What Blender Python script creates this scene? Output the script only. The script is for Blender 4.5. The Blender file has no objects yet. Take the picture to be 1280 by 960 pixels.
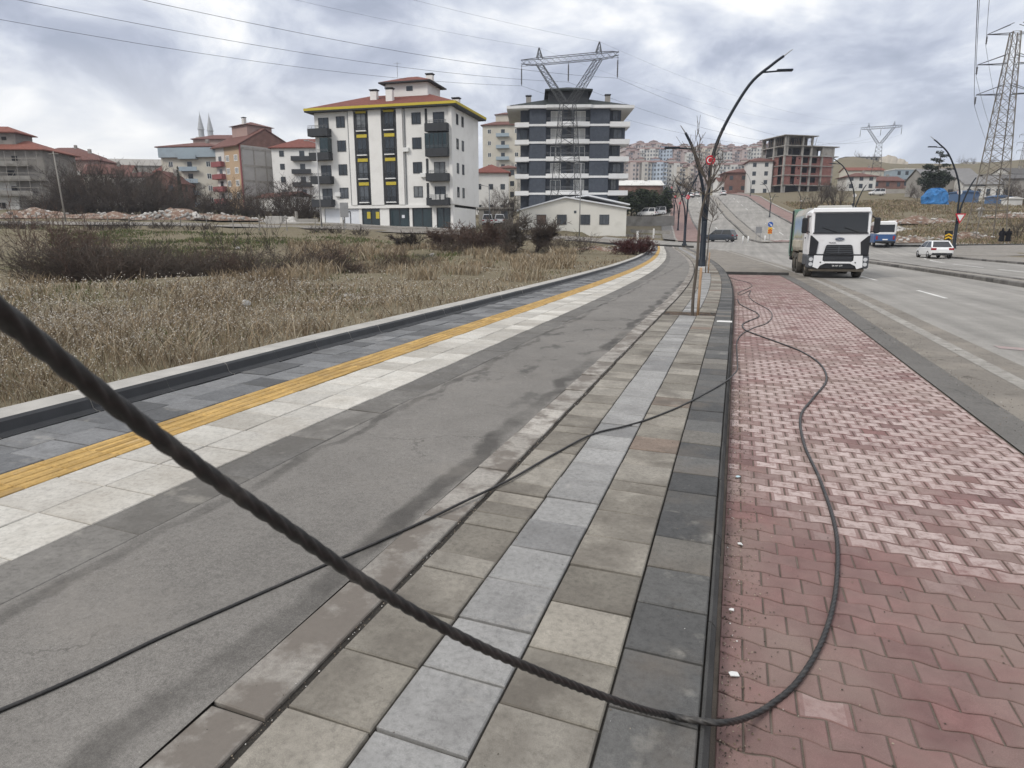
import bpy, math, random
import numpy as np
from mathutils import Vector, Matrix
random.seed(7); NP = np.random.default_rng(11)
R = math.radians; PI = math.pi
scene = bpy.context.scene
col = scene.collection
# ---------------------------------------------------------------- camera frame
FPX = 830.0; HOR = 295.0; HC = 1.80
PITCH = math.atan((480-HOR)/FPX)
YAW = math.atan(282/math.hypot(FPX, 480-HOR))
FH = math.hypot(FPX, 480-HOR)
CY, SY = math.cos(YAW), math.sin(YAW)
def w2(u, D): return (u*CY - D*SY, u*SY + D*CY)
def uD(x, y): return (x*CY + y*SY, -x*SY + y*CY)
def ray(px, py):
    x = (px-640)/FPX; y = -(py-480)/FPX
    a = math.cos(PITCH) + y*math.sin(PITCH); b = -math.sin(PITCH) + y*math.cos(PITCH)
    return (x*CY - a*SY, x*SY + a*CY, b, a)
def at(px, py, D):                 # point at horizontal forward distance D
    r = ray(px, py); t = D/r[3]
    return (r[0]*t, r[1]*t, HC + r[2]*t)
def gp(px, py, z=0.0):             # point on the level z
    r = ray(px, py); t = (z-HC)/r[2]
    return (r[0]*t, r[1]*t, z)
# ---------------------------------------------------------------- terrain height
TC = [-300, 0, 200, 400, 520, 600, 700, 800, 870, 930, 1000, 1050, 1100, 1200, 1280, 1600]
TD = [0, 39, 52, 60, 73, 84, 104, 138, 186, 233, 345, 406, 560, 865, 2600]
TZ = [
 [0]*16, [0.1,0.1,0.1,0.1,0.05,0.02,0,0,0,0,0,0,0,0,0,0],
 [.9,.9,.85,.7,.5,.35,.15,.07,.06,.05,.05,.05,.05,.05,.05,.05],
 [1.6,1.6,1.5,1.2,.9,.7,.35,.2,.17,.15,.15,.15,.15,.12,.12,.12],
 [2.6,2.6,2.5,2.2,1.7,1.4,.9,.5,.42,.4,.42,.5,.6,.6,.6,.6],
 [3.3,3.3,3.2,2.9,2.5,2.1,1.6,1.0,.75,.7,.8,1.0,1.1,1.2,1.2,1.2],
 [4.8,4.8,4.6,3.9,3.4,3.1,2.7,1.7,1.3,1.3,1.5,2.0,2.6,3.0,3.2,3.2],
 [6.6,6.6,6.6,5.4,4.8,4.6,4.4,4.4,4.8,5.4,6.0,6.9,7.2,7.3,7.3,7],
 [10,10,10,8.8,8.0,8,8.5,10.5,12.0,12.2,11.8,11.8,12,12,12,12],
 [15,15,15,13,12,12,12,13,15,16,16.5,17,17.2,17,17,17],
 [24,24,24,22,20,20,20,20,22,24,27,36,33,30,31,31],
 [26,26,26,24,22,22,22,24,26,30,36,45,42,42,44,44],
 [30,30,30,30,30,30,32,36,38,40,44,48,48,50,52,52],
 [38,38,38,38,40,44,60,78,80,80,66,56,52,50,50,50],
 [40]*16]
TCn = np.array(TC, float); TDn = np.array(TD, float); TZn = np.array(TZ, float)
def Tn(x, y):
    x = np.asarray(x, float); y = np.asarray(y, float)
    u = x*CY + y*SY; D = -x*SY + y*CY
    Dc = np.maximum(D, 1.0)
    px = np.clip(640 + FH*u/Dc, TC[0], TC[-1]); Dk = np.clip(D, 0, 2599)
    ci = np.clip(np.searchsorted(TCn, px, 'right')-1, 0, len(TC)-2)
    di = np.clip(np.searchsorted(TDn, Dk, 'right')-1, 0, len(TD)-2)
    fc = (px-TCn[ci])/(TCn[ci+1]-TCn[ci]); fd = (Dk-TDn[di])/(TDn[di+1]-TDn[di])
    fc = fc*fc*(3-2*fc)
    a = TZn[di,ci]*(1-fc)+TZn[di,ci+1]*fc; b = TZn[di+1,ci]*(1-fc)+TZn[di+1,ci+1]*fc
    return a*(1-fd)+b*fd
def T(x, y): return float(Tn(x, y))
# lateral bend of pavement and road: strips keep a constant X' while X = X' + bend
def bend(xp, y):
    xp = np.asarray(xp, float); y = np.asarray(y, float)
    fac = np.clip(1.2 + 0.136*(xp+1.8), 0.55, 1.2)
    fac = np.where(xp < -7, 0.55, fac)
    t = np.clip(y-19, 0, 55)
    return -0.00126*fac*t*t - 0.115*np.clip(y-74, 0, 350)
def road(xp, y, dz=0.0):
    x = xp + float(bend(xp, y)); return (x, y, T(x, y)+dz)
def gpx(px, D):
    x, y = w2((px-640)/FH*D, D); return x, y, T(x, y)
# ---------------------------------------------------------------- materials
MATS = {}
def nt(name):
    m = bpy.data.materials.new(name); m.use_nodes = True
    t = m.node_tree; b = t.nodes['Principled BSDF']; return m, t, b
def N(t, typ, **kw):
    n = t.nodes.new(typ)
    for k, v in kw.items():
        if k in n.inputs: n.inputs[k].default_value = v
        else: setattr(n, k, v)
    return n
def L(t, a, b): t.links.new(a, b)
def noise(t, scale, detail=4, rough=.55, vec=None):
    n = N(t, 'ShaderNodeTexNoise'); n.inputs['Scale'].default_value = scale
    n.inputs['Detail'].default_value = detail; n.inputs['Roughness'].default_value = rough
    if vec is None:
        vec = N(t, 'ShaderNodeTexCoord').outputs['Object']
    L(t, vec, n.inputs['Vector']); return n
def mixc(t, fac, a, b, mode='MIX'):
    n = N(t, 'ShaderNodeMix', data_type='RGBA', blend_type=mode)
    for q, v in ((0, fac), (6, a), (7, b)):
        sock = n.inputs[q]
        if isinstance(v, bpy.types.NodeSocket): t.links.new(v, sock)
        elif isinstance(v, (int, float)): sock.default_value = v if q == 0 else (v, v, v, 1)
        else: sock.default_value = (*v, 1)
    return n.outputs[2]
def ramp(t, fac, stops, interp='LINEAR'):
    n = N(t, 'ShaderNodeValToRGB'); n.color_ramp.interpolation = interp
    e = n.color_ramp.elements
    while len(e) < len(stops): e.new(0.5)
    for q, (p, c) in zip(e, stops):
        q.position = p; q.color = (*c, 1) if not isinstance(c, (int, float)) else (c, c, c, 1)
    L(t, fac, n.inputs[0]); return n.outputs[0]
def math_(t, op, a, b=None, c=None):
    n = N(t, 'ShaderNodeMath', operation=op)
    for i, v in enumerate((a, b, c)):
        if v is None: continue
        if isinstance(v, (int, float)): n.inputs[i].default_value = v
        else: L(t, v, n.inputs[i])
    return n.outputs[0]
def mat(name, c, rough=.8, var=.12, scale=2.0, metal=0., spec=.3, island=0., speck=0., speck_scale=300., bump=0., bump_scale=200., c2=None, c2_scale=.7, c2_lo=.5, c2_hi=.7, stops=None, coat=0.):
    if name in MATS: return MATS[name]
    m, t, b = nt(name)
    cc = c
    base = None
    if stops is not None:
        isl = N(t, 'ShaderNodeNewGeometry').outputs['Random Per Island']
        base = ramp(t, isl, stops, 'CONSTANT')
    n1 = noise(t, scale, 5)
    k = ramp(t, n1.outputs['Fac'], [(.25, 1-var), (.75, 1+var)])
    out = mixc(t, 1.0, base if base is not None else c, k, 'MULTIPLY')
    if c2 is not None:
        n2 = noise(t, c2_scale, 6, .6)
        f = ramp(t, n2.outputs['Fac'], [(c2_lo, 0.), (c2_hi, 1.)])
        out = mixc(t, f, out, c2)
    if island:
        isl = N(t, 'ShaderNodeNewGeometry').outputs['Random Per Island']
        k2 = ramp(t, isl, [(0, 1-island), (1, 1+island)])
        out = mixc(t, 1.0, out, k2, 'MULTIPLY')
    if speck:
        n3 = noise(t, speck_scale, 2, .6)
        k3 = ramp(t, n3.outputs['Fac'], [(.3, 1-speck), (.5, 1.), (.7, 1+speck)])
        out = mixc(t, 1.0, out, k3, 'MULTIPLY')
    L(t, out, b.inputs['Base Color'])
    b.inputs['Roughness'].default_value = rough; b.inputs['Metallic'].default_value = metal
    b.inputs['Specular IOR Level'].default_value = spec
    if coat: b.inputs['Coat Weight'].default_value = coat
    if bump:
        n4 = noise(t, bump_scale, 3, .6); bp = N(t, 'ShaderNodeBump')
        bp.inputs['Strength'].default_value = bump; bp.inputs['Distance'].default_value = .01
        L(t, n4.outputs['Fac'], bp.inputs['Height']); L(t, bp.outputs[0], b.inputs['Normal'])
    MATS[name] = m; return m
# ---------------------------------------------------------------- mesh builder
class MB:
    def __init__(s): s.v = []; s.f = []; s.m = []; s.M = Matrix.Identity(4); s.k = 0
    def setm(s, loc=(0,0,0), rz=0, rx=0, ry=0):
        s.M = Matrix.Translation(loc) @ Matrix.Rotation(rz,4,'Z') @ Matrix.Rotation(ry,4,'Y') @ Matrix.Rotation(rx,4,'X'); return s
    def add(s, vs, fs, k=None):
        o = len(s.v)
        s.v += [tuple(s.M @ Vector(p)) for p in vs]
        s.f += [tuple(o+i for i in f) for f in fs]
        s.m += [s.k if k is None else k]*len(fs); return s
    def box(s, x0, x1, y0, y1, z0, z1, k=None):
        s.add([(x0,y0,z0),(x1,y0,z0),(x1,y1,z0),(x0,y1,z0),(x0,y0,z1),(x1,y0,z1),(x1,y1,z1),(x0,y1,z1)],
              [(0,3,2,1),(4,5,6,7),(0,1,5,4),(1,2,6,5),(2,3,7,6),(3,0,4,7)], k); return s
    def bbox(s, x0, x1, y0, y1, z0, z1, b=.02, k=None):      # chamfered box
        v = []; 
        for zz, ins in ((z0,b),(z0+b,0),(z1-b,0),(z1,b)):
            a0,a1,c0,c1 = x0+ins,x1-ins,y0+ins,y1-ins
            q = 0 if ins else b
            v += [(a0+q,c0,zz),(a1-q,c0,zz),(a1,c0+q,zz),(a1,c1-q,zz),(a1-q,c1,zz),(a0+q,c1,zz),(a0,c1-q,zz),(a0,c0+q,zz)]
        f = [tuple(range(7,-1,-1)), tuple(range(24,32))]
        for r in range(3):
            for i in range(8):
                j = (i+1)%8; f.append((r*8+i, r*8+j, r*8+8+j, r*8+8+i))
        s.add(v, f, k); return s
    def slab(s, x0, x1, y0, y1, z, h=.05, b=.006, k=None, fn=None):   # paving slab with worn edge
        pts = [(x0,y0),(x1,y0),(x1,y1),(x0,y1)]
        cx, cy = (x0+x1)/2, (y0+y1)/2
        v = [(x,y,z-h) for x,y in pts]+[(x,y,z-b) for x,y in pts]+[(x+(b if x<cx else -b), y+(b if y<cy else -b), z) for x,y in pts]
        if fn: v = [fn(*p) for p in v]
        f = [(8,9,10,11)]
        for i in range(4):
            j = (i+1)%4; f += [(i,j,4+j,4+i),(4+i,4+j,8+j,8+i)]
        s.add(v, f, k); return s
    def prism(s, poly, z0, z1, k=None):
        n = len(poly)
        s.add([(x,y,z0) for x,y in poly]+[(x,y,z1) for x,y in poly],
              [tuple(range(n-1,-1,-1)), tuple(range(n,2*n))]+[(i,(i+1)%n,n+(i+1)%n,n+i) for i in range(n)], k); return s
    def extr(s, poly, x0, x1, k=None):        # polygon given in (y,z), extruded along x
        n = len(poly)
        s.add([(x0,y,z) for y,z in poly]+[(x1,y,z) for y,z in poly],
              [tuple(range(n)), tuple(range(2*n-1,n-1,-1))]+[(i,n+i,n+(i+1)%n,(i+1)%n) for i in range(n)], k); return s
    def exty(s, poly, y0, y1, k=None):        # polygon given in (x,z), extruded along y
        n = len(poly)
        s.add([(x,y0,z) for x,z in poly]+[(x,y1,z) for x,z in poly],
              [tuple(range(n-1,-1,-1)), tuple(range(n,2*n))]+[(i,(i+1)%n,n+(i+1)%n,n+i) for i in range(n)], k); return s
    def quad(s, a, b, c, d, k=None): s.add([a,b,c,d], [(0,1,2,3)], k); return s
    def tube(s, pts, r, n=6, k=None, cap=True):
        pts = [Vector(p) for p in pts]; rs = r if isinstance(r, (list,tuple)) else [r]*len(pts)
        v = []; prev = None
        for i, p in enumerate(pts):
            d = (pts[min(i+1,len(pts)-1)]-pts[max(i-1,0)])
            if d.length < 1e-9: d = Vector((0,0,1))
            d.normalize()
            if prev is None:
                a = Vector((0,0,1)) if abs(d.z) < .9 else Vector((1,0,0))
                e = d.cross(a).normalized()
            else:
                e = (prev - d*prev.dot(d)); e = e.normalized() if e.length > 1e-6 else d.orthogonal().normalized()
            prev = e; g = d.cross(e)
            for q in range(n):
                an = 2*PI*q/n; v.append(tuple(p + (e*math.cos(an)+g*math.sin(an))*rs[i]))
        f = []
        for i in range(len(pts)-1):
            for q in range(n):
                f.append((i*n+q, i*n+(q+1)%n, (i+1)*n+(q+1)%n, (i+1)*n+q))
        if cap: f += [tuple(range(n-1,-1,-1)), tuple(range((len(pts)-1)*n, len(pts)*n))]
        s.add(v, f, k); return s
    def bar(s, a, b, w=.05, k=None): return s.tube([a,b], w*.6, 4, k)
    def cyl(s, c, r, h, n=12, axis='z', k=None, r2=None):
        x,y,z = c
        e = {'z':(0,0,h),'x':(h,0,0),'y':(0,h,0)}[axis]
        return s.tube([(x,y,z),(x+e[0],y+e[1],z+e[2])], [r, r if r2 is None else r2], n, k)
    def lathe(s, prof, n=12, c=(0,0,0), k=None):
        v = []; f = []
        for r, z in prof:
            for q in range(n):
                an = 2*PI*q/n; v.append((c[0]+r*math.cos(an), c[1]+r*math.sin(an), c[2]+z))
        for i in range(len(prof)-1):
            for q in range(n): f.append((i*n+q, i*n+(q+1)%n, (i+1)*n+(q+1)%n, (i+1)*n+q))
        f += [tuple(range(n-1,-1,-1)), tuple(range((len(prof)-1)*n, len(prof)*n))]
        s.add(v, f, k); return s
    def build(s, name, mats, parent=None, smooth=False):
        me = bpy.data.meshes.new(name); me.from_pydata(s.v, [], s.f); me.update()
        if not isinstance(mats, (list,tuple)): mats = [mats]
        for m in mats: me.materials.append(m)
        if len(mats) > 1: me.polygons.foreach_set('material_index', s.m)
        if smooth: me.polygons.foreach_set('use_smooth', [True]*len(me.polygons))
        o = bpy.data.objects.new(name, me); col.objects.link(o)
        if parent is not None: o.parent = parent
        return o
def tag(o, label=None, cat=None, group=None, kind=None):
    if label: o['label'] = label
    if cat: o['category'] = cat
    if group: o['group'] = group
    if kind: o['kind'] = kind
    return o
def thing(name, label, cat, loc=(0,0,0), rz=0., group=None):
    o = bpy.data.objects.new(name, None); col.objects.link(o); o.empty_display_size = .2
    o.location = loc; o.rotation_euler = (0,0,rz); return tag(o, label, cat, group)
def dup(root, loc, rz=None, label=None, group=None, sc=None):
    def cp(o, par):
        c = o.copy(); col.objects.link(c)
        if par is not None: c.parent = par
        for ch in o.children: cp(ch, c)
        return c
    r = cp(root, None); r.location = loc
    if rz is not None: r.rotation_euler = (0,0,rz)
    if label: r['label'] = label
    if group: r['group'] = group
    if sc: r.scale = (sc,sc,sc) if isinstance(sc,(int,float)) else sc
    return r
def structure(name, mb, mats, smooth=False): return tag(mb.build(name, mats, None, smooth), kind='structure')
def npmesh(name, v, f, mats, parent=None, nper=4, smooth=False, mi=None):
    v = np.asarray(v, np.float32).reshape(-1,3); f = np.asarray(f, np.int32).reshape(-1,nper)
    me = bpy.data.meshes.new(name)
    me.vertices.add(len(v)); me.vertices.foreach_set('co', v.ravel())
    me.loops.add(f.size); me.loops.foreach_set('vertex_index', f.ravel())
    me.polygons.add(len(f)); me.polygons.foreach_set('loop_start', np.arange(0, f.size, nper, dtype=np.int32))
    if mi is not None: me.polygons.foreach_set('material_index', np.asarray(mi, np.int32))
    if smooth: me.polygons.foreach_set('use_smooth', np.ones(len(f), bool))
    for m in (mats if isinstance(mats,(list,tuple)) else [mats]): me.materials.append(m)
    me.update(calc_edges=True); me.validate()
    o = bpy.data.objects.new(name, me); col.objects.link(o)
    if parent is not None: o.parent = parent
    return o
def smooth_path(pts, n=8):          # Catmull-Rom through points
    P = [Vector(p) for p in pts]; out = []
    for i in range(len(P)-1):
        a, b, c, d = P[max(i-1,0)], P[i], P[i+1], P[min(i+2,len(P)-1)]
        for k in range(n):
            t = k/n
            out.append(.5*((2*b)+(c-a)*t+(2*a-5*b+4*c-d)*t*t+(3*b-a-3*c+d)*t**3))
    out.append(P[-1]); return out
# ================================================================ camera, light, sky
cam = bpy.data.cameras.new('camera'); camo = bpy.data.objects.new('camera', cam); col.objects.link(camo)
camo.location = (0,0,HC); camo.rotation_euler = (PI/2-PITCH, 0, YAW)
cam.sensor_width = 36.0; cam.lens = 36.0*FPX/1280.0; cam.clip_start = .05; cam.clip_end = 8000
cam.dof.use_dof = True; cam.dof.focus_distance = 7.0; cam.dof.aperture_fstop = 27.0/4.0
scene.camera = camo
SUN_EL, SUN_AZ = 42.0, 215.0        # azimuth clockwise from +Y
world = bpy.data.worlds.new('World'); scene.world = world; world.use_nodes = True
wt = world.node_tree; wt.nodes.clear()
sky = N(wt, 'ShaderNodeTexSky', sky_type='NISHITA', sun_disc=False); sky.sun_elevation = R(SUN_EL); sky.sun_rotation = R(SUN_AZ)
bg1 = N(wt, 'ShaderNodeBackground'); bg1.inputs[1].default_value = .1; L(wt, sky.outputs[0], bg1.inputs[0])
tc = N(wt, 'ShaderNodeTexCoord'); sep = N(wt, 'ShaderNodeSeparateXYZ'); L(wt, tc.outputs['Generated'], sep.inputs[0])
zc = math_(wt, 'MAXIMUM', sep.outputs[2], 0.0); zd = math_(wt, 'ADD', zc, 0.36)
cmb = N(wt, 'ShaderNodeCombineXYZ')
L(wt, math_(wt, 'DIVIDE', sep.outputs[0], zd), cmb.inputs[0]); L(wt, math_(wt, 'DIVIDE', sep.outputs[1], zd), cmb.inputs[1])
L(wt, math_(wt, 'MULTIPLY', sep.outputs[2], 1.5), cmb.inputs[2])
nA = noise(wt, 2.5, 10, .56, cmb.outputs[0]); nA.inputs['Distortion'].default_value = .5
nB = noise(wt, 1.0, 6, .5, cmb.outputs[0])
mixn = math_(wt, 'ADD', math_(wt, 'MULTIPLY', nA.outputs['Fac'], .62), math_(wt, 'MULTIPLY', nB.outputs['Fac'], .38))
dirv = ray(130, 40); dv = Vector(dirv[:3]).normalized()
dot = N(wt, 'ShaderNodeVectorMath', operation='DOT_PRODUCT'); dot.inputs[1].default_value = dv; L(wt, tc.outputs['Generated'], dot.inputs[0])
gl = ramp(wt, dot.outputs['Value'], [(.86, 0.0), (.99, 1.0)])
mixn = math_(wt, 'ADD', mixn, math_(wt, 'MULTIPLY', gl, .035))
ccol = ramp(wt, mixn, [(.425,(.35,.385,.475)), (.47,(.425,.46,.555)), (.508,(.55,.585,.67)), (.545,(.68,.71,.77)), (.582,(.85,.86,.88)), (.63,(1.03,1.02,1.0))])
# brighter towards the zenith, as an overcast sky is
zf = ramp(wt, sep.outputs[2], [(0.0, (1.0,1.0,1.0)), (.36, (1.0,1.0,1.0)), (.75, (2.15,2.05,1.85)), (1.0, (2.5,2.35,2.1))])
cc = mixc(wt, 1.0, ccol, zf, 'MULTIPLY')
# calmer, paler deck low over the horizon, warm in the west
low = ramp(wt, sep.outputs[2], [(.0, 1.0), (.09, .7), (.22, 0.0)])
west = ramp(wt, dot.outputs['Value'], [(.84, 0.0), (.96, 1.0)])
cc = mixc(wt, math_(wt, 'MULTIPLY', low, .55), cc, (.63,.665,.74))
cc = mixc(wt, math_(wt, 'MULTIPLY', math_(wt, 'MULTIPLY', low, west), .7), cc, (.90,.885,.84))
bg2 = N(wt, 'ShaderNodeBackground'); bg2.inputs[1].default_value = 1.0; L(wt, cc, bg2.inputs[0])
ms = N(wt, 'ShaderNodeMixShader'); ms.inputs[0].default_value = .93
L(wt, bg1.outputs[0], ms.inputs[1]); L(wt, bg2.outputs[0], ms.inputs[2])
wo = N(wt, 'ShaderNodeOutputWorld'); L(wt, ms.outputs[0], wo.inputs[0])
sl = bpy.data.lights.new('sun', 'SUN'); sl.energy = 1.5; sl.angle = R(14); sl.color = (1.0,.95,.87)
so = bpy.data.objects.new('sun', sl); col.objects.link(so)
sd = Vector((math.sin(R(SUN_AZ))*math.cos(R(SUN_EL)), math.cos(R(SUN_AZ))*math.cos(R(SUN_EL)), math.sin(R(SUN_EL))))
so.rotation_euler = sd.to_track_quat('Z','Y').to_euler(); so.location = (0,0,50)
scene.view_settings.view_transform = 'Standard'; scene.view_settings.look = 'None'
scene.view_settings.exposure = 0.30; scene.view_settings.gamma = 1.0
# ================================================================ ground materials
def ground_mat():
    m, t, b = nt('dry_ground')
    n1 = noise(t, .06, 6, .6); n2 = noise(t, .9, 8, .7); n3 = noise(t, 9, 4, .7)
    c = ramp(t, n1.outputs['Fac'], [(.3,(.135,.118,.075)), (.5,(.165,.140,.095)), (.68,(.110,.108,.055))])
    c = mixc(t, ramp(t, n2.outputs['Fac'], [(.42,0.),(.62,.8)]), c, (.175,.150,.105))
    c = mixc(t, 1.0, c, ramp(t, n3.outputs['Fac'], [(.3,.72),(.7,1.25)]), 'MULTIPLY')
    L(t, c, b.inputs['Base Color']); b.inputs['Roughness'].default_value = .95; b.inputs['Specular IOR Level'].default_value = .1
    bp = N(t, 'ShaderNodeBump'); bp.inputs['Strength'].default_value = .6; bp.inputs['Distance'].default_value = .08
    L(t, n3.outputs['Fac'], bp.inputs['Height']); L(t, bp.outputs[0], b.inputs['Normal']); return m
M_ground = ground_mat()
M_hill = M_ground
# ground: one sheet on a grid bent with the road
xs = np.concatenate([-np.geomspace(1400, 60, 40), np.arange(-58,-8,1.25), [-8,-7.4,-7.0,-6.78,-6.5,-3.5,0,6,12,18,22,25.2,25.6,26.2,27,28.5], np.arange(30,60,2), np.geomspace(62,1400,40)])
ys = np.concatenate([-np.geomspace(300,8,12), [-6,-4,-2], np.arange(0,130,1.25), np.arange(130,300,3), np.geomspace(305,2900,60)])
GX, GY = np.meshgrid(xs, ys)
GW = GX + np.where(np.abs(GX)<60, bend(np.clip(GX,-60,60), GY), bend(np.sign(GX)*60.0, GY)*np.clip((400-np.abs(GX))/340,0,1))
GZ = Tn(GW, GY)
# uneven field surface
def vnoise(x, y, s, seed):
    r = np.random.default_rng(seed); g = r.random((64,64))
    xi = np.floor(x/s).astype(int); yi = np.floor(y/s).astype(int); fx = x/s-xi; fy = y/s-yi
    fx = fx*fx*(3-2*fx); fy = fy*fy*(3-2*fy)
    q = lambda i,j: g[i%64, j%64]
    return (q(xi,yi)*(1-fx)*(1-fy)+q(xi+1,yi)*fx*(1-fy)+q(xi,yi+1)*(1-fx)*fy+q(xi+1,yi+1)*fx*fy)-.5
def corridor(xp, y):               # where paving and roads lie; the ground drops under them
    a = (xp > -6.76) & (xp < 25.4) & (y < 78)
    b = (xp > -16) & (xp < 60) & (y >= 76) & (y < 98.5)
    c = (xp > -1.4) & (xp < 25.4) & (y >= 96) & (y < 285)
    return a | b | c
bump_amp = np.where((GX < -7.4), np.clip((-GX-7.4)/6,0,1)*.35, np.where(GX>26, np.clip((GX-26)/20,0,1)*.5, 0))
far = np.hypot(GW, GY)
GZ = GZ + bump_amp*(vnoise(GW,GY,3.1,1)+.6*vnoise(GW,GY,1.2,2)) + np.clip((far-240)/300,0,1)*(vnoise(GW,GY,60,3)*8)*(np.abs(GX)>26)
GZ = np.where(corridor(GX, GY), GZ-.45, GZ)
# dry ditch in the field
du, dD = GW*CY+GY*SY, -GW*SY+GY*CY
ditch = np.exp(-((dD-29-.85*np.maximum(du+17,0))/2.8)**2)*np.clip((-du-3.0)/5,0,1)
GZ = GZ - .55*ditch
nx, ny = len(xs), len(ys)
V = np.stack([GW, GY, GZ], -1).reshape(-1,3)
ii = (np.arange(ny-1)[:,None]*nx + np.arange(nx-1)[None,:]).ravel()
ground = npmesh('ground', V, np.stack([ii, ii+1, ii+1+nx, ii+nx], -1), M_ground, smooth=True); tag(ground, kind='structure')
def field_z(x, y):
    xp = x - float(bend(x, y))
    z = T(x, y); u, D = uD(x, y)
    return z - .55*math.exp(-((D-29-.85*max(u+17,0))/2.8)**2)*min(max((-u-3.0)/5,0),1)
# ---------------------------------------------------------------- strips
def strip(name, xa, xb, y0, y1, dz, m, step=1.5, nx=2, dza=None):
    ysn = np.arange(y0, y1+1e-6, step) if y1-y0 > step else np.array([y0,y1])
    if ysn[-1] < y1: ysn = np.append(ysn, y1)
    v = []
    for y in ysn:
        for k in range(nx):
            xp = xa + (xb-xa)*k/(nx-1); p = road(xp, float(y), dz); v.append(p)
    f = [(i*nx+k, i*nx+k+1, (i+1)*nx+k+1, (i+1)*nx+k) for i in range(len(ysn)-1) for k in range(nx-1)]
    mb = MB(); mb.add(v, f)
    return structure(name, mb, m)
def asphalt(name, c, stain=None, edge=None, speck=.25, sscale=420, patch=(.5,.7), pc=.8):
    m, t, b = nt(name)
    n1 = noise(t, .5, 6, .6); n2 = noise(t, 3.0, 5, .6); n3 = noise(t, sscale, 2, .7); n5 = noise(t, 90, 3, .6)
    out = mixc(t, 1.0, c, ramp(t, n1.outputs['Fac'], [(.3,.86),(.7,1.12)]), 'MULTIPLY')
    out = mixc(t, 1.0, out, ramp(t, n2.outputs['Fac'], [(.3,.93),(.7,1.07)]), 'MULTIPLY')
    out = mixc(t, 1.0, out, ramp(t, n3.outputs['Fac'], [(.28,1-speck),(.5,1.),(.72,1+speck*1.4)]), 'MULTIPLY')
    out = mixc(t, 1.0, out, ramp(t, n5.outputs['Fac'], [(.3,1-speck*.4),(.7,1+speck*.4)]), 'MULTIPLY')
    n6 = noise(t, 22, 6, .7); out = mixc(t, 1.0, out, ramp(t, n6.outputs['Fac'], [(.32,.84),(.5,1.),(.7,1.1)]), 'MULTIPLY')
    if stain: out = stain(t, out)
    L(t, out, b.inputs['Base Color']); b.inputs['Roughness'].default_value = .9; b.inputs['Specular IOR Level'].default_value = .2
    bp = N(t, 'ShaderNodeBump'); bp.inputs['Strength'].default_value = .35; bp.inputs['Distance'].default_value = .004
    L(t, n3.outputs['Fac'], bp.inputs['Height']); L(t, bp.outputs[0], b.inputs['Normal'])
    return m
def path_stain(t, out):
    tcn = N(t, 'ShaderNodeTexCoord'); sp = N(t, 'ShaderNodeSeparateXYZ'); L(t, tcn.outputs['Object'], sp.inputs[0])
    w = noise(t, 1.1, 4, .55); wv = math_(t, 'MULTIPLY', math_(t, 'SUBTRACT', w.outputs['Fac'], .5), .55)
    x = math_(t, 'ADD', sp.outputs[0], wv)
    # damp seams along both edges, broken up by noise along the way
    for cx, wd, st, sd in ((-1.95,.12,.68,1.3), (-3.28,.07,.6,1.7)):
        d = math_(t, 'ABSOLUTE', math_(t, 'SUBTRACT', x, cx))
        band = ramp(t, math_(t, 'DIVIDE', d, wd), [(.45,1.),(1.0,0.)])
        br = noise(t, .55*sd, 5, .6)
        k = math_(t, 'MULTIPLY', band, ramp(t, br.outputs['Fac'], [(.36,0.),(.56,1.)]))
        out = mixc(t, math_(t, 'MULTIPLY', k, st), out, (.040,.037,.034))
    # blotches part way along
    mp = N(t, 'ShaderNodeMapping'); mp.inputs['Scale'].default_value = (1.25,.75,1); L(t, tcn.outputs['Object'], mp.inputs[0])
    bl = noise(t, 1.6, 7, .62, mp.outputs[0])
    vc = N(t, 'ShaderNodeTexVoronoi', feature='DISTANCE_TO_EDGE'); vc.inputs['Scale'].default_value = .42
    nw = noise(t, 1.4, 6, .65); va2 = N(t, 'ShaderNodeVectorMath', operation='SCALE'); L(t, nw.outputs['Color'], va2.inputs[0]); va2.inputs['Scale'].default_value = .9
    vb2 = N(t, 'ShaderNodeVectorMath', operation='ADD'); L(t, tcn.outputs['Object'], vb2.inputs[0]); L(t, va2.outputs[0], vb2.inputs[1]); L(t, vb2.outputs[0], vc.inputs['Vector'])
    ng = noise(t, .45, 3); out = mixc(t, math_(t, 'MULTIPLY', ramp(t, vc.outputs['Distance'], [(0.,1.),(.006,0.)]), ramp(t, ng.outputs['Fac'], [(.54,0.),(.60,.55)])), out, (.035,.032,.03))
    nd2 = noise(t, .8, 7, .65); out = mixc(t, ramp(t, nd2.outputs['Fac'], [(.54,0.),(.74,.5)]), out, (.23,.21,.185))
    yw = ramp(t, math_(t, 'DIVIDE', sp.outputs[1], 40.0), [(.13,0.),(.2,1.),(.34,1.),(.46,.25)])
    k = math_(t, 'MULTIPLY', ramp(t, bl.outputs['Fac'], [(.57,0.),(.65,1.)]), yw)
    out = mixc(t, math_(t, 'MULTIPLY', k, .62), out, (.050,.048,.045))
    return out
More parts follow.
